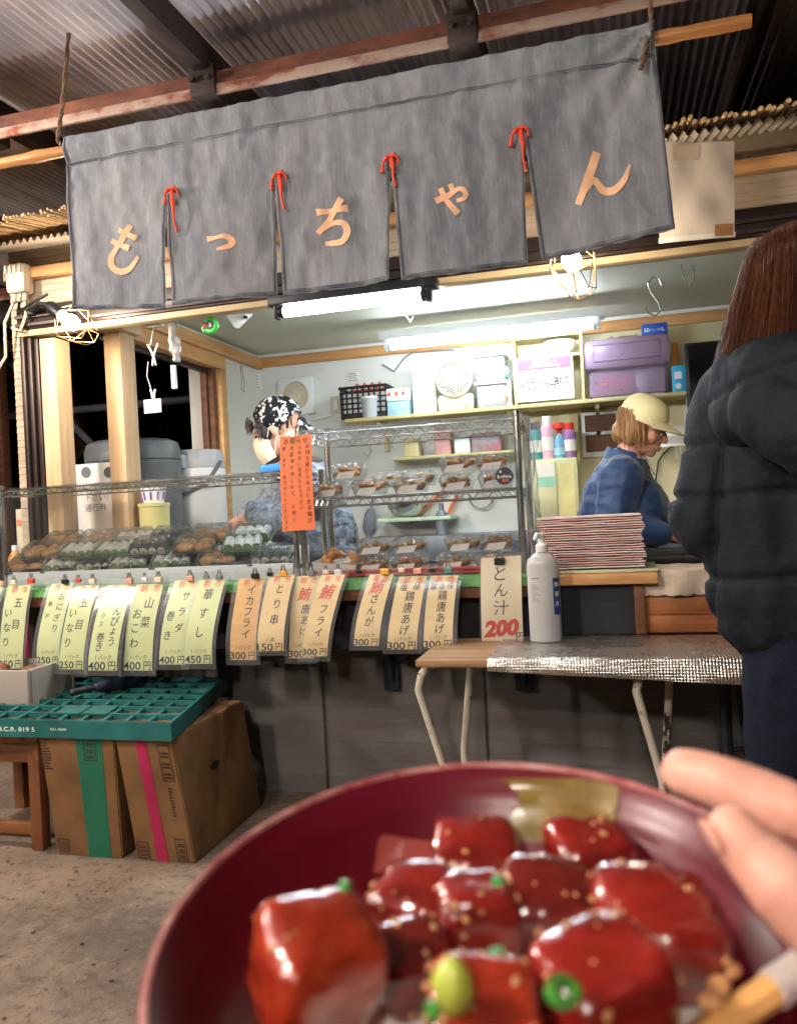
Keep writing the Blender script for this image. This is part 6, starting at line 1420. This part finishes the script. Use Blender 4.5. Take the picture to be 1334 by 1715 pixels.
# ---------------- customer at the right edge, seen from behind
Dk = 1.5
def cp(px, py, dd=Dk): return P(px, py, D=dd)
hc = cp(1346, 502); gx = cp(1388, 800)
cu_ = thing('person', 'customer with long brown hair in a dark hooded puffer jacket seen from behind', 'person', (gx.x, gx.y, 0))
f = (AX * .9 + RT * .3 + V((0, 0, -.1))).normalized()
bwd = -(AX * .86 + R0 * .5); rgt = R0 * .86 - AX * .5
mb = MB(); L, rot = head(mb, hc, f, (0, 0, 1), 1.0); base = V((gx.x, gx.y, 0))
def B(r, b, z): return base + rgt * r + bwd * b + V((0, 0, z))
mb.limb([L(-.02, 0, -.06), B(0, .0, 1.36)], [.052, .058]); mb.limb([B(0, .0, 1.36), B(0, 0, 1.2), B(0, 0, 1.0), B(0, 0, .86)], [.06, .11, .10, .10])
arms = []
for k in (-1, 1):
    A_ = [B(.15 * k, .0, 1.29), B(.205 * k, .03, 1.06), B(.12 * k, -.12, .97)]; arms.append(A_); mb.limb(A_, [.05, .04, .03]); hand(mb, A_[2], (-1.0 * k * rgt + .25 * bwd), V((0, 0, 1)), .85)
    mb.limb([B(.085 * k, 0, .86), B(.09 * k, -.01, .46), B(.09 * k, .02, .09), B(.09 * k, -.12, .05)], [.085, .06, .042, .035])
blob('body', mb, .006, m_face, cu_, 3)
m_hair = mat('brown_hair', '4b2c1f', .42, vs=70, col2='331d14', stretch=(3, 3, .35), bump=.2, bs=160)
m_hairl = mat('backlit_hair', '7a4a2e', .42, vs=70, col2='4f2c1c', stretch=(3, 3, .35), bump=.4, bs=160)  # lamp backlight painted as copper colour into the left-hand strands
mb = MB(); mb.ell(hc + V((0, 0, .03)) + bwd * .012, (.110, .110, .112)); mb.limb([hc + bwd * .02 + V((0, 0, -.02)), hc + bwd * .03 + V((0, 0, -.13))], [.108, .092]); mb.limb([hc - R0 * .07 + V((0, 0, -.04)), hc - R0 * .105 + V((0, 0, -.12))], [.05, .022])
hfn = lambda p, n: p + n * (.005 * noise.noise(V((p.x * 70, p.y * 70, p.z * 5))) + .003 * noise.noise(V((p.x * 160, p.y * 160, p.z * 9))))
blob('hair', mb, .005, m_hair, cu_, 4, hfn)
mb = MB(); mb2 = MB()
for i in range(5200):
    a = random.uniform(0, 2 * math.pi); u = rgt * math.cos(a) + bwd * math.sin(a)
    if u.dot(-bwd) > .55: continue
    z0 = random.uniform(-.05, .09); rr = .111 * math.sqrt(max(.1, 1 - (z0 / .13) ** 2)); p = hc + V((0, 0, .030 + z0)) + bwd * .012 + u * rr
    l = random.uniform(.17, .225) + z0; pts = []; q = p.copy(); left = max(0, -u.dot(R0)); o = u * (.003 + .022 * left * random.random() + .004 * random.random()); w = random.uniform(0, 6)
    for k in range(9):
        t_ = k / 8; pts.append(p + o * math.sin(t_ * 2.4) * 1.1 + V((0, 0, -l * t_)) + (rgt * math.sin(w + t_ * 3) + bwd * math.cos(w + t_ * 2)) * .006 * t_ - R0 * .04 * left * t_ ** 2)
    (mb2 if left > .55 and random.random() < .55 else mb).tube(pts, [.0005, .0006, .0007, .0007, .0007, .0006, .0005, .0004, .0002], 3, caps=False)
mb.build('hair_strands', m_hair, cu_); mb2.build('backlit_hair_strands', m_hairl, cu_)
m_puff = mat('dark_puffer', '121922', .8, vs=9, bump=.5, bs=45, col2='0e141c', spec=.3, bdist=.006)
mb = MB()
mb.limb([B(-.12, .01, 1.30), B(.12, .01, 1.30)], [.088, .088]); mb.limb([B(0, .01, 1.36), B(0, .02, 1.25)], [.10, .15])
for x in (-.11, 0, .11): mb.limb([B(x * .9, .02, 1.28), B(x * .95, .01, 1.08), B(x * .9, 0, .90)], [.105, .125, .128])
for A_ in arms: mb.limb(A_, [.082, .084, .060])
ply = folds(.0045, 13, .005, 30, (1, 1, .45))
blob('jacket', mb, .0085, m_puff, cu_, 5, seams([(1.21, .009, .007), (1.11, .013, .007), (.955, .012, .007), (.80, .006, .008)], lambda p, n: ply(p, n) - n * .012 * math.exp(-(((p - base).dot(rgt) + .155 + .12 * (1.31 - p.z)) / .006) ** 2) * ((p - base).dot(bwd) > -.02)))
mb = MB(); mb.limb([B(-.13, .08, 1.325), B(-.07, .13, 1.305), B(.0, .145, 1.295), B(.07, .13, 1.305), B(.13, .08, 1.325)], [.055, .075, .08, .075, .055]); mb.limb([B(-.075, .15, 1.25), B(-.01, .185, 1.20), B(.07, .15, 1.25)], [.075, .078, .07]); mb.limb([B(-.15, .02, 1.345), B(-.12, .10, 1.25)], [.042, .07]); mb.limb([B(.15, .02, 1.345), B(.11, .10, 1.27)], [.042, .065])
def hoodfn(p, n):
    q = ply(p, n); r = (p - base).dot(rgt); h = -.010 * math.exp(-(r / .006) ** 2) - .008 * math.exp(-((p.z - 1.325 - .25 * r) / .007) ** 2); return q + n * h
blob('hood', mb, .007, m_puff, cu_, 4, hoodfn)
m_jeans = mat('dark_jeans', '131a2a', .9, vs=12, bump=.3, bs=200, col2='0c111d', spec=.2)
mb = MB()
for k in (-1, 1): mb.limb([B(.06 * k, .0, .84), B(.095 * k, -.0, .46), B(.09 * k, .02, .09)], [.105, .080, .062])
blob('jeans', mb, .009, m_jeans, cu_, 4, folds(.004, 14))
for k in (-1, 1):
    mb = MB(); mb.limb([B(.09 * k, .04, .05), B(.095 * k, -.13, .045)], [.046, .042]); blob('shoe', mb, .008, m_black, cu_, 3)
# ============================================================ bottom left: cartons, crate, stool
m_card = mat('corrugated_card', '86643f', .85, vs=5, bump=.2, bs=60, col2='6b4c2e')
def hexa(mb, b, t_, depth):
    """front bottom pair, front top pair, pushed back"""
    d = V((0, depth, 0)); pts = [b[0], b[1], t_[1], t_[0]]; pts = [V(p) for p in pts] + [V(p) + d for p in pts]
    mb.poly(pts, [(0, 1, 2, 3), (7, 6, 5, 4), (0, 4, 5, 1), (1, 5, 6, 2), (2, 6, 7, 3), (3, 7, 4, 0)])
BZ = .425
yy = P(150, 1435, Z=0).y
def ff(px, py, z): p = P(px, py, Y=yy - .07 * z / BZ); p.z = z; return p
def carton(bl, br, tl, tr, label, stripes, marks, dep):
    B = (ff(*bl, .001), ff(*br, .001)); T = (ff(*tl, BZ), ff(*tr, BZ)); t = thing('cardboard_box', label, 'cardboard box', (B[0] + B[1]) / 2, 'cardboard boxes under the crate')
    mb = MB(); hexa(mb, B, T, dep); bmesh.ops.bevel(mb.b, geom=mb.b.edges[:], offset=.004, segments=2, affect='EDGES'); mb.build('box', m_card, t)
    def fr(u, v, off=.0015): return B[0].lerp(B[1], u).lerp(T[0].lerp(T[1], u), v) - V((0, off, 0))
    for (u0, u1, m, nm) in stripes:
        mb = MB(); mb.grid(lambda a, b: fr(u0 + (u1 - u0) * a, b, .002), 2, 6); mb.build(nm, m, t)
    for (u0, u1, v0, v1, k) in marks:
        mb = MB()
        if k == 'frame':
            for (a, b_, c_, d_) in ((u0, u0 + .012, v0, v1), (u1 - .012, u1, v0, v1), (u0, u1, v0, v0 + .008), (u0, u1, v1 - .008, v1)): mb.grid(lambda x, y: fr(a + (b_ - a) * x, c_ + (d_ - c_) * y, .0028), 1, 1)
            for i in range(9):
                if i % 3 != 2: mb.grid(lambda x, y: fr(u0 + .03 + (u1 - u0 - .06) * x, v0 + .02 + (v1 - v0 - .04) * (i + .55 * y) / 9, .0028), 1, 1)
        else:
            n = int((v1 - v0) * 45)
            for i in range(n):
                w = random.uniform(.5, 1); mb.grid(lambda x, y: fr(u0 + (u1 - u0) * w * x, v0 + (v1 - v0) * (i + .5 * y) / n, .0028), 1, 1)
        mb.build('printed_mark', mat('carton_print', '3c2c22', .8, bump=0, var=.3), t)
    return t, B, T
m_gtape = mat('green_band', '1f6b50', .6, var=.15); m_ptape = mat('magenta_band', 'a92350', .6, var=.15)
t1, B1, T1 = carton((96, 1436), (205, 1432), (64, 1236), (190, 1236), 'tall cardboard box with a wide green stripe under the teal crate', [(.50, .84, m_gtape, 'green_stripe')], [(.02, .15, .72, .98, 'txt'), (.6, .76, .8, .985, 'frame'), (.06, .22, .03, .14, 'frame')], .52)
t2, B2, T2 = carton((229, 1418), (326, 1420), (192, 1238), (287, 1242), 'tall cardboard box with a narrow magenta stripe leaning beside the green striped box', [(.36, .55, m_ptape, 'magenta_stripe')], [(.72, .93, .66, .95, 'frame'), (.78, .86, .38, .62, 'txt'), (.72, .9, .02, .2, 'frame'), (.05, .25, .02, .16, 'frame')], .50)
q = B2[1].lerp(T2[1], .62) + V((.0025, .22, 0)); mb = MB(); mb.ell(q, (.003, .03, .014)); o = mb.build('hand_hole', m_black, t2)
# crate
m_teal = mat('teal_crate', '17625f', .55, vs=8, bump=.2, col2='104a49')
CT = .485; FL, FR, BR, BL = P(-45, 1203, Z=CT), P(283, 1210, Z=CT), P(371, 1136, Z=CT), P(92, 1136, Z=CT)
cr = thing('plastic_crate', 'upturned teal plastic crate with a grid of holes lying on the two boxes', 'crate', (FL + BR) / 2)
def cf(u, v, z=0): p = FL.lerp(FR, u).lerp(BL.lerp(BR, u), v); return V((p.x, p.y, CT + z))
mb = MB()
def bar(u0, v0, u1, v1, w, h, z=0):
    a, b = cf(u0, v0), cf(u1, v1); d = (b - a).normalized(); s = V((-d.y, d.x, 0)) * w / 2
    mb.slab([a - s + V((0, 0, z)), b - s + V((0, 0, z)), b + s + V((0, 0, z)), a + s + V((0, 0, z))], (0, 0, -h))
NU, NV = 9, 7
for i in range(NU + 1): bar(i / NU, 0, i / NU, 1, .013, .016, -.0012 - .0003 * i)
for j in range(NV + 1): bar(0, j / NV, 1, j / NV, .013, .016, .0003 * j)
mb.build('lattice', m_teal, cr)
mb = MB(); e = .008
for (a, b) in (((0, 0), (1, 0)), ((1, 0), (1, 1)), ((1, 1), (0, 1)), ((0, 1), (0, 0))):
    A_, B_ = cf(*a), cf(*b); d = (B_ - A_).normalized(); s = V((d.y, -d.x, 0)) * .010
    mb.slab([A_ + s * .1 - d * .006, B_ + s * .1 + d * .006, B_ + s + d * .012, A_ + s - d * .012], (0, 0, -.056))
mb.build('rim', m_teal, cr)
mb = MB(); a_, b_ = cf(.08, 0), cf(.62, 0); dd = (b_ - a_).normalized(); nn = V((dd.y, -dd.x, 0)); cfn = plane_fn(a_ + nn * .0112 + V((0, 0, -.03)), dd, (0, 0, 1))
write(mb, 'B.C.R. 819 5', cfn, .12, 0, .020, .008, width=.14); write(mb, '021-4600', cfn, .28, .003, .012, .004, width=.06); mb.grid(lambda a, b: cfn(.005 + .028 * a, -.011 + .022 * b), 1, 1); mb.build('lettering', m_paper, cr)
mb = MB()
for i, (u, v) in enumerate([(.38, .12), (.52, .12)]): mb.slab([cf(u, v, .003), cf(u + .13, v, .003), cf(u + .13, v + .17, .003), cf(u, v + .17, .003)], (0, 0, -.006))
mb.build('plate', m_teal, cr)
# umbrella on crate
q0 = cf(.44, .52, .012); a = P(122, 1160, Z=CT + .03); b = P(165, 1150, Z=CT + .035); c = P(250, 1128, Z=CT + .035)
um = thing('folding_umbrella', 'dark navy bundled umbrella with a black handle lying on the teal crate', 'umbrella', b)
mb = MB(); mb.limb([b, b.lerp(c, .35), b.lerp(c, .7), c], [.02, .036, .034, .016]); blob('cloth', mb, .006, m_navy, um, 3, lambda p, n: p + n * .007 * noise.noise(p * 28))
mb = MB(); mb.tube([b, b.lerp(a, .5), a], [.011, .012, .013], 12); mb.tube([a, a + (a - b) * .12], [.014, .010], 12); mb.build('handle', m_black, um)
# stool at the left edge
m_stool = mat('worn_orange_wood', '7a4c2a', .65, vs=5, bump=.3, col2='5f381d', stretch=(1, 1, 1))
q = P(20, 1425, Z=0); stl = thing('wooden_stool', 'worn wooden stool cut by the left edge of the photo', 'stool', (q.x - .1, q.y + .2, 0)); ztp = .40
xR = P(62, 1245, Y=q.y).x; xL = xR - .42
mb = MB()
for i in range(3): mb.box((xL, q.y + .0 + .14 * i, ztp - .03), (xR, q.y + .13 + .14 * i, ztp), .004)
mb.build('seat', m_stool, stl)
for (x, y) in ((xR - .05, q.y + .03), (xR - .05, q.y + .38), (xL + .0, q.y + .03), (xL, q.y + .38)):
    mb = MB(); mb.box((x, y - .022, 0), (x + .045, y + .022, ztp - .031), .003); mb.build('leg', m_stool, stl)
mb = MB(); mb.box((xL + .046, q.y + .015, .05), (xR - .051, q.y + .045, .09), .003); mb.build('rail', m_stool, stl); mb = MB(); mb.box((xL + .046, q.y + .018, .30), (xR - .051, q.y + .04, ztp - .032), .003); mb.build('rail', m_stool, stl)
# white foam box on the stool
a, b = P(-30, 1125, Y=q.y + .12), P(52, 1125, Y=q.y + .12); zt3 = P(40, 1122, Y=q.y + .12).z
m_foam = mat('foam', '8f8a82', .8, vs=9, bump=.2, bs=120, var=.06); fb = thing('foam_box', 'open white foam box standing on the stool at the left edge', 'foam box', (b.x - .1, q.y + .2, ztp))
mb = MB(); xw = b.x - .36; y0_, y1_ = q.y + .10, q.y + .36; w = .02; zt3 = max(zt3, .56)
mb.box((xw, y0_, ztp + .001), (b.x, y0_ + w, zt3), .004); mb.box((xw, y1_ - w, ztp + .001), (b.x, y1_, zt3), .004); mb.box((xw, y0_ + w + .001, ztp + .001), (xw + w, y1_ - w - .001, zt3), .004); mb.box((b.x - w, y0_ + w + .001, ztp + .001), (b.x, y1_ - w - .001, zt3), .004); mb.box((xw + w + .001, y0_ + w + .001, ztp + .001), (b.x - w - .001, y1_ - w - .001, ztp + .02)); mb.build('box', m_foam, fb)
mb = MB()
for k in range(7): mb.ell((b.x - .05 - .045 * k, y0_ + .08 + .05 * (k % 3), zt3 - .045 + .01 * (k % 2)), (.035, .04, .03))
tag(mb.build('brown_packets', m_brown, base=(b.x - .15, y0_ + .1, zt3 - .05)), 'brown packets heaped in the white foam box', 'packets')
# magenta banner strip behind the cards
a, b = P(36, 1000, Y=2.86), P(53, 1112, Y=2.86); mb = MB(); mb.grid(lambda u, v: V((a.x - .10 + (b.x - a.x + .10) * u, 2.86 + .012 * math.sin(u * 5) + .01 * v, .79 + (b.z - .79) * v)), 8, 8); geo = bmesh.ops.extrude_face_region(mb.b, geom=mb.b.faces[:])
for e in geo['geom']:
    if isinstance(e, bmesh.types.BMVert): e.co.y += .002
tag(mb.build('magenta_cloth', mat('magenta_cloth', '8f2450', .85, var=.15), base=a), 'magenta cloth hanging below the counter behind the leftmost card', 'cloth')
# duckboard along the hut wall
db = thing('duckboard', 'low grey slatted duckboard along the foot of the hut wall', 'duckboard', (-.3, 2.78, 0)); xq = P(330, 1400, Z=.03).x; m_slat = mat('grey_slat', '6e655c', .8, vs=4, bump=.4, col2='524a43', stretch=(.5, 5, 5))
for i in range(9):
    mb = MB(); y = 2.56 + .047 * i; mb.box((max(xq, -.95) - .02, y, .022), (1.2, y + .036, .036), .002); mb.build('slat', m_slat, db)
for x in (-.8, 0, .9):
    mb = MB(); mb.box((x, 2.56, .001), (x + .05, 2.97, .0215)); mb.build('bearer', m_slat, db)
# ============================================================ the bowl in the foreground
BC = V((-.0341, .1905, 1.0002)); BN = V((.029, -.166, 1)).normalized(); BF = frame(BN, (1, 0, 0)); BR_ = .08
INN = [(0, -.050), (.030, -.049), (.046, -.043), (.056, -.033), (.064, -.020), (.069, -.011), (.0705, -.0095), (.0715, -.0065), (.0735, -.0055), (.0745, -.0035), (.0765, -.0022), (.078, -.0002)]
OUT = [(.0795, .0006), (.0808, .0), (.081, -.0022), (.0785, -.004), (.075, -.012), (.066, -.034), (.052, -.052), (.034, -.058), (.033, -.063), (0, -.063)]
m_bowl = mat('maroon_lacquer', '560b1a', .32, vs=12, var=.15, bump=.06, bs=40, coat=.0, spec=.35, rvar=.06)
m_goldp = mat('gold_leaf_print', '7a6530', .25, vs=40, bump=.1, col2='5c4a1e', coat=.6)
m_pinkp = mat('rose_print', '9c4a44', .3, vs=40, bump=.05, var=.15, coat=.5)
bw = thing('donburi_bowl', 'maroon bowl of marinated tuna held in the foreground', 'bowl', BC)
mb = MB(); mb.lathe(INN + OUT, BC, BF, 128); mb.build('bowl', m_bowl, bw, ang=1.2)
mb = MB(); mb.lathe([(.0781, .0), (.0786, .0011), (.0795, .0013), (.0801, .0008)], BC, BF, 128); mb.build('rim_edge', mat('pale_rim', 'b58a84', .25, vs=60, bump=.1, col2='8a3038', coat=.5), bw)  # paler pink mottled ring laid along the bowl's rim
def r_in(z):
    for (r0, z0), (r1, z1) in zip(INN, INN[1:]):
        if z0 <= z <= z1: return r0 + (r1 - r0) * (z - z0) / (z1 - z0 + 1e-9)
    return 0
BI = BF.transposed()
def bowl_hit(px, py, off=.0002):
    """point of the bowl's inner wall that stands under a photograph pixel"""
    d = (AX * FPX + RT * (px - 667) - UP * (py - 857.5)).normalized(); t = .12
    while t < .6:
        l = BI @ (CAM + d * t - BC); r = math.hypot(l.x, l.y)
        if t > .2 and l.z < -.0004 and (l.z < -.049 or r >= r_in(l.z)):
            a, b = t - .001, t
            for _ in range(20):
                m_ = (a + b) / 2; l = BI @ (CAM + d * m_ - BC)
                if l.z < -.049 or (l.z < -.0004 and math.hypot(l.x, l.y) >= r_in(l.z)): b = m_
                else: a = m_
            return CAM + d * (a - .0007)
        t += .001
    return CAM + d * t
def patch(name, rows, m):
    mb = MB(); n = len(rows); G = []
    for (y, xl, xr_) in rows: G.append([bowl_hit(xl + (xr_ - xl) * i / 12, y) for i in range(13)])
    mb.poly([p for r in G for p in r], [(13 * j + i, 13 * j + i + 1, 13 * j + 14 + i, 13 * j + 13 + i) for j in range(n - 1) for i in range(12)]); mb.build(name, m, bw)
patch('gold_leaf', [(1304, 836, 985), (1310, 846, 1012), (1318, 856, 1034), (1326, 866, 1036), (1336, 868, 1033), (1348, 866, 1034), (1360, 862, 1029), (1372, 850, 1030), (1384, 836, 1024), (1396, 846, 1026), (1410, 880, 1018)], m_goldp)
patch('rose_petal', [(1399, 640, 648), (1406, 634, 690), (1412, 632, 742), (1430, 630, 741), (1450, 627, 736), (1462, 624, 728)], m_pinkp)
patch('rose_petal', [(1366, 730, 800), (1385, 726, 800), (1405, 735, 798)], mat('dusky_rose_print', '6e2a36', .3, var=.15, coat=.5, bump=.05))
# food: plane a little below the rim
def food_at(px, py, z):
    d = AX * FPX + RT * (px - 667) - UP * (py - 857.5); n = BN; o = BC + BN * z
    return CAM + d * ((o - CAM).dot(n) / d.dot(n))
mb = MB(); mb.lathe([(0, -.022), (.03, -.023), (.05, -.028), (.0595, -.031), (.05, -.040), (0, -.046)], BC, BF, 48)
for v in mb.b.verts: v.co += V((1, 1, 1)) * .004 * noise.noise(v.co * 90)
tag(mb.build('rice_bed', m_rice, base=BC), 'bed of white rice under the tuna cubes in the bowl', 'rice')['kind'] = 'stuff'
def mat_tuna(name, c1, c2):
    m = mat(name, c1, .2, vs=55, col2=c2, bump=.45, bs=160, sss=.5, coat=.8, lo=.3, hi=.7, stretch=(1, 1, 3.5), bdist=.0016); return m
m_t1 = mat_tuna('tuna_red', '8c231a', '55100c'); m_t2 = mat_tuna('tuna_orange', 'a83c20', '751d12'); m_t3 = mat_tuna('tuna_dark', '6f211a', '470f0d')
m_sesame = mat('sesame', 'c08e5c', .3, vs=200, bump=0, coat=.3)
random.seed(11)
def tuna(px, py, w, h, z, m, rot, label, seeds=8):
    c = food_at(px, py, z); d = (c - CAM).dot(AX); sx = w * d / FPX; sz_ = h * d / FPX
    t = thing('tuna_cube', label, 'tuna', c, 'tuna cubes in the bowl')
    rm = BF @ Matrix.Rotation(rot[0], 3, 'Z') @ Matrix.Rotation(rot[1], 3, 'X') @ Matrix.Rotation(rot[2], 3, 'Y')
    mb = MB(); r = bmesh.ops.create_cube(mb.b, size=1); bmesh.ops.subdivide_edges(mb.b, edges=mb.b.edges[:], cuts=9, use_grid_fill=True)
    k = random.random() * 50
    for v in mb.b.verts:
        q = v.co * 2; mx = max(abs(q.x), abs(q.y), abs(q.z)); L = q.length
        q = q * (1 - .0) ; e = (abs(q.x) ** 4.6 + abs(q.y) ** 4.6 + abs(q.z) ** 4.6) ** (1 / 4.6)
        q = q / e * .53; q *= 1 + .15 * noise.noise(q * 1.5 + V((k, 0, 0))) + .07 * noise.noise(q * 5 + V((k, 3, 0)))
        q.x += .12 * q.z * math.sin(k); v.co = c + rm @ V((q.x * sx, q.y * sx * .9, q.z * sz_))
    mesh_pts = [(v.co.copy(), None) for v in mb.b.verts]
    mb.b.normal_update(); cand = [(v.co.copy(), v.normal.copy()) for v in mb.b.verts if v.normal.dot(BN) > .25 or v.normal.dot(-AX) > .75]
    mb.build('flesh', m, t, ang=3)
    for i in range(seeds):
        if not cand: break
        p, n = random.choice(cand); f = frame(n); a = random.uniform(0, 6.28); s = random.uniform(.45, 1.2)
        rr = f @ Matrix.Rotation(a, 3, 'Z'); mb = MB(); mb.ell(p + n * .0003, (.0011 * s, .0007 * s, .0005 * s), rr, 2); mb.build('sesame_seed', m_sesame, t)
tuna(800, 1447, 140, 105, -.015, m_t1, (.2, .1, .0), 'deep red tuna cube at the far side by the rose petal print', 9)
tuna(985, 1443, 125, 115, -.015, m_t1, (.5, .15, .1), 'red tuna cube at the far right under the gold leaf print', 9)
tuna(700, 1520, 135, 110, -.012, m_t1, (-.2, .1, -.1), 'bright red tuna cube left of centre', 9)
tuna(795, 1545, 125, 125, -.012, m_t1, (.3, -.1, .1), 'red tuna cube with sesame in the middle', 9)
tuna(915, 1525, 150, 130, -.014, m_t3, (.1, .2, .1), 'dark glossy tuna cube under the sesame at the centre', 14)
tuna(1095, 1568, 195, 155, -.006, m_t1, (.12, .12, .05), 'large red tuna slab on the right with a shiny top', 10)
tuna(690, 1622, 130, 120, -.014, m_t3, (.6, 0, .1), 'brownish tuna cube between the big left cube and the middle', 9)
tuna(528, 1625, 195, 190, -.001, m_t2, (.78, .30, .28), 'big orange red tuna cube standing at the left', 10)
tuna(1005, 1668, 205, 190, .002, m_t1, (.55, .1, -.15), 'large red tuna cube in front with a scallion ring on it', 14)
tuna(815, 1705, 190, 130, .004, m_t2, (.2, .2, .05), 'orange tuna cube at the front edge with wet highlights', 16)
m_scal = mat('scallion_green', '3a8430', .4, vs=40, var=.2, bump=.1, coat=.3); m_scal2 = mat('scallion_pale', 'a9b548', .4, vs=40, var=.15, bump=.1, coat=.3)
def ring(px, py, z, s, m, tilt, label):
    s *= .56
    c = food_at(px, py, z); mb = MB(); f = BF @ Matrix.Rotation(tilt, 3, 'X') @ Matrix.Rotation(tilt * 1.7, 3, 'Y')
    mb.lathe([(.0028 * s, -.0022 * s), (.0042 * s, -.0022 * s), (.0044 * s, 0), (.0042 * s, .0022 * s), (.0028 * s, .0022 * s), (.0026 * s, 0), (.0028 * s, -.0022 * s)], c, f, 20, 1, .85); tag(mb.build('scallion_ring', m, base=c), label, 'scallion', 'scallion pieces on the tuna')
ring(578, 1488, .012, .9, m_scal, .9, 'green scallion piece on top of the big left tuna cube'); ring(494, 1532, .010, 1.0, m_scal, 1.2, 'green scallion piece on the back of the big left tuna cube')
ring(832, 1483, -.003, 1.1, m_scal, 1.0, 'bright green scallion ring behind the centre'); ring(903, 1442, -.008, .7, m_scal, .5, 'small green scallion ring between the two far cubes')
ring(795, 1476, -.006, .8, m_scal2, .7, 'pale scallion ring left of the bright green one'); ring(832, 1604, .004, 1.0, m_scal, 1.3, 'dark green scallion piece above the front tuna')
ring(942, 1662, .0165, 1.3, m_scal, .25, 'green scallion ring lying on the large front cube'); ring(722, 1694, .012, .9, m_scal, 1.1, 'scallion piece at the front edge left of the pale bean')
c = food_at(758, 1652, .0165); mb = MB(); mb.ell(c, (.0040, .0035, .0055), BF, 3)
for v in mb.b.verts: v.co += V((1, 1, 1)) * .0005 * noise.noise(v.co * 300)
tag(mb.build('green_bean', m_scal2, base=c), 'pale yellow green bean on the front tuna', 'bean')
for i, (px, py, z) in enumerate([(1205, 1650, -.006), (1190, 1675, -.004), (545, 1502, .008), (1215, 1625, -.006)]):
    c = food_at(px, py, z); mb = MB(); mb.ell(c, (.0028, .0022, .0018), BF, 3)
    for v in mb.b.verts: v.co += (v.co - c) * .5 * noise.noise(v.co * 300)
    tag(mb.build('garnish_crumb', m_sesame, base=c), ['sesame crumb by the right slab', 'lower sesame crumb by the right slab', 'sesame crumb on top of the big left cube', 'upper sesame crumb between right slab and bowl wall'][i], 'crumb')
# ---------------- chopsticks
m_chop = mat('pale_wood_stick', 'd9a765', .5, vs=30, bump=.1, var=.15, stretch=(1, 1, 1))
A = P(1010, 1850, D=.160); B = P(1580, 1465, D=.196); d = (B - A).normalized(); ch = thing('chopstick', 'pale wooden chopstick with a white paper band held over the bowl', 'chopstick', (A + B) / 2)
f = frame(d, UP); mb = MB(); L = (B - A).length; mb.lathe([(0, 0), (.0024, 0), (.0036, L * .5), (.0038, L), (0, L)], A, f, 8); mb.build('stick', m_chop, ch, ang=.5)
def par(px0): # parameter along the stick under a pixel column
    best = min(range(1000), key=lambda k: abs(((A.lerp(B, k / 1000) - CAM).dot(RT) / (A.lerp(B, k / 1000) - CAM).dot(AX)) * FPX + 667 - px0)); return best / 1000 * L
s0, s1 = par(1292), par(1400); mb = MB(); mb.lathe([(.0036, s0), (.0041, s0 + .0003), (.0041, s1), (.0037, s1)], A, f, 16); mb.build('paper_band', mat('grey_paper_band', 'b9b0aa', .7), ch)
# ---------------- the hand
m_skin = mat('skin', 'd8a896', .5, vs=25, col2='c8917f', bump=.25, bs=260, sss=.3, bdist=.0006)
hd = thing('person', 'hand of a person reaching in from the right edge over the bowl with a chopstick', 'person', P(1560, 1520, D=.2))
def hp(px, py, dd): return P(px, py, D=dd)
mb = MB()
mb.limb([hp(1146, 1294, .222), hp(1215, 1316, .214), hp(1330, 1362, .204), hp(1450, 1410, .200), hp(1570, 1465, .202)], [.0068, .0078, .0078, .0090, .0100])       # index finger
mb.limb([hp(1226, 1390, .186), hp(1262, 1432, .183), hp(1318, 1490, .178), hp(1400, 1555, .176), hp(1530, 1640, .182)], [.0060, .0073, .0088, .0105, .0135])   # thumb
for i, (k, e) in enumerate([((1610, 1500, .206), (1480, 1560, .206)), ((1625, 1545, .209), (1500, 1620, .210)), ((1630, 1600, .210), (1520, 1690, .212))]):                         # three fingers curled round the stick
    a, b = hp(*k), hp(*e); mb.limb([a, a.lerp(b, .55) - AX * .004, b, b + UP * -.010 - AX * .016, b + RT * .014 - UP * .016 - AX * .022], [.0088, .0078, .0073, .0068, .0060])
mb.limb([hp(1580, 1480, .202), hp(1660, 1560, .2), hp(1750, 1650, .197)], [.013, .018, .018]); mb.limb([hp(1600, 1560, .207), hp(1680, 1620, .204), hp(1770, 1690, .198)], [.015, .018, .018]); mb.limb([hp(1530, 1640, .184), hp(1660, 1660, .190), hp(1770, 1690, .197)], [.0135, .017, .018])
mb.limb([hp(1760, 1670, .197), hp(1900, 1800, .190), hp(2300, 2150, .18)], [.021, .020, .028])
crease = [hp(1262, 1432, .183), hp(1250, 1330, .211), hp(1345, 1368, .2035), hp(1330, 1500, .178)]; cdir = [(hp(1318, 1490, .178) - hp(1226, 1390, .186)).normalized(), (hp(1330, 1362, .204) - hp(1215, 1316, .214)).normalized()]
def skinfn(p, n):
    h = .00035 * noise.noise(p * 140) + .00012 * noise.noise(p * 600)
    for i, c in enumerate(crease):
        dv = p - c
        if dv.length < .016:
            x = dv.dot(cdir[i % 2 if i < 2 else (1 if i == 2 else 0)])
            for o in (-.0016, 0, .0017): h -= .00035 * math.exp(-((x - o) / .00045) ** 2)
    return p + n * h
blob('body', mb, .0014, m_skin, hd, 8, skinfn)
m_nail = mat('nail', 'd9a893', .25, vs=10, var=.05, bump=0, coat=.4)
c = hp(1190, 1402, .1845); f = frame((-RT * .9 - UP * .35 - AX * .15), (hp(1226, 1390, .186) - hp(1262, 1432, .183)))
mb = MB(); mb.ell(c, (.0045, .0034, .0008), f, 3); mb.build('fingernail', m_nail, hd)
mb = MB(); mb.limb([hp(1880, 1780, .191), hp(2300, 2150, .18), hp(2900, 2600, .165)], [.027, .036, .045]); blob('sleeve', mb, .004, m_navy, hd, 4, lambda p, n: p + n * .003 * noise.noise(p * 40))
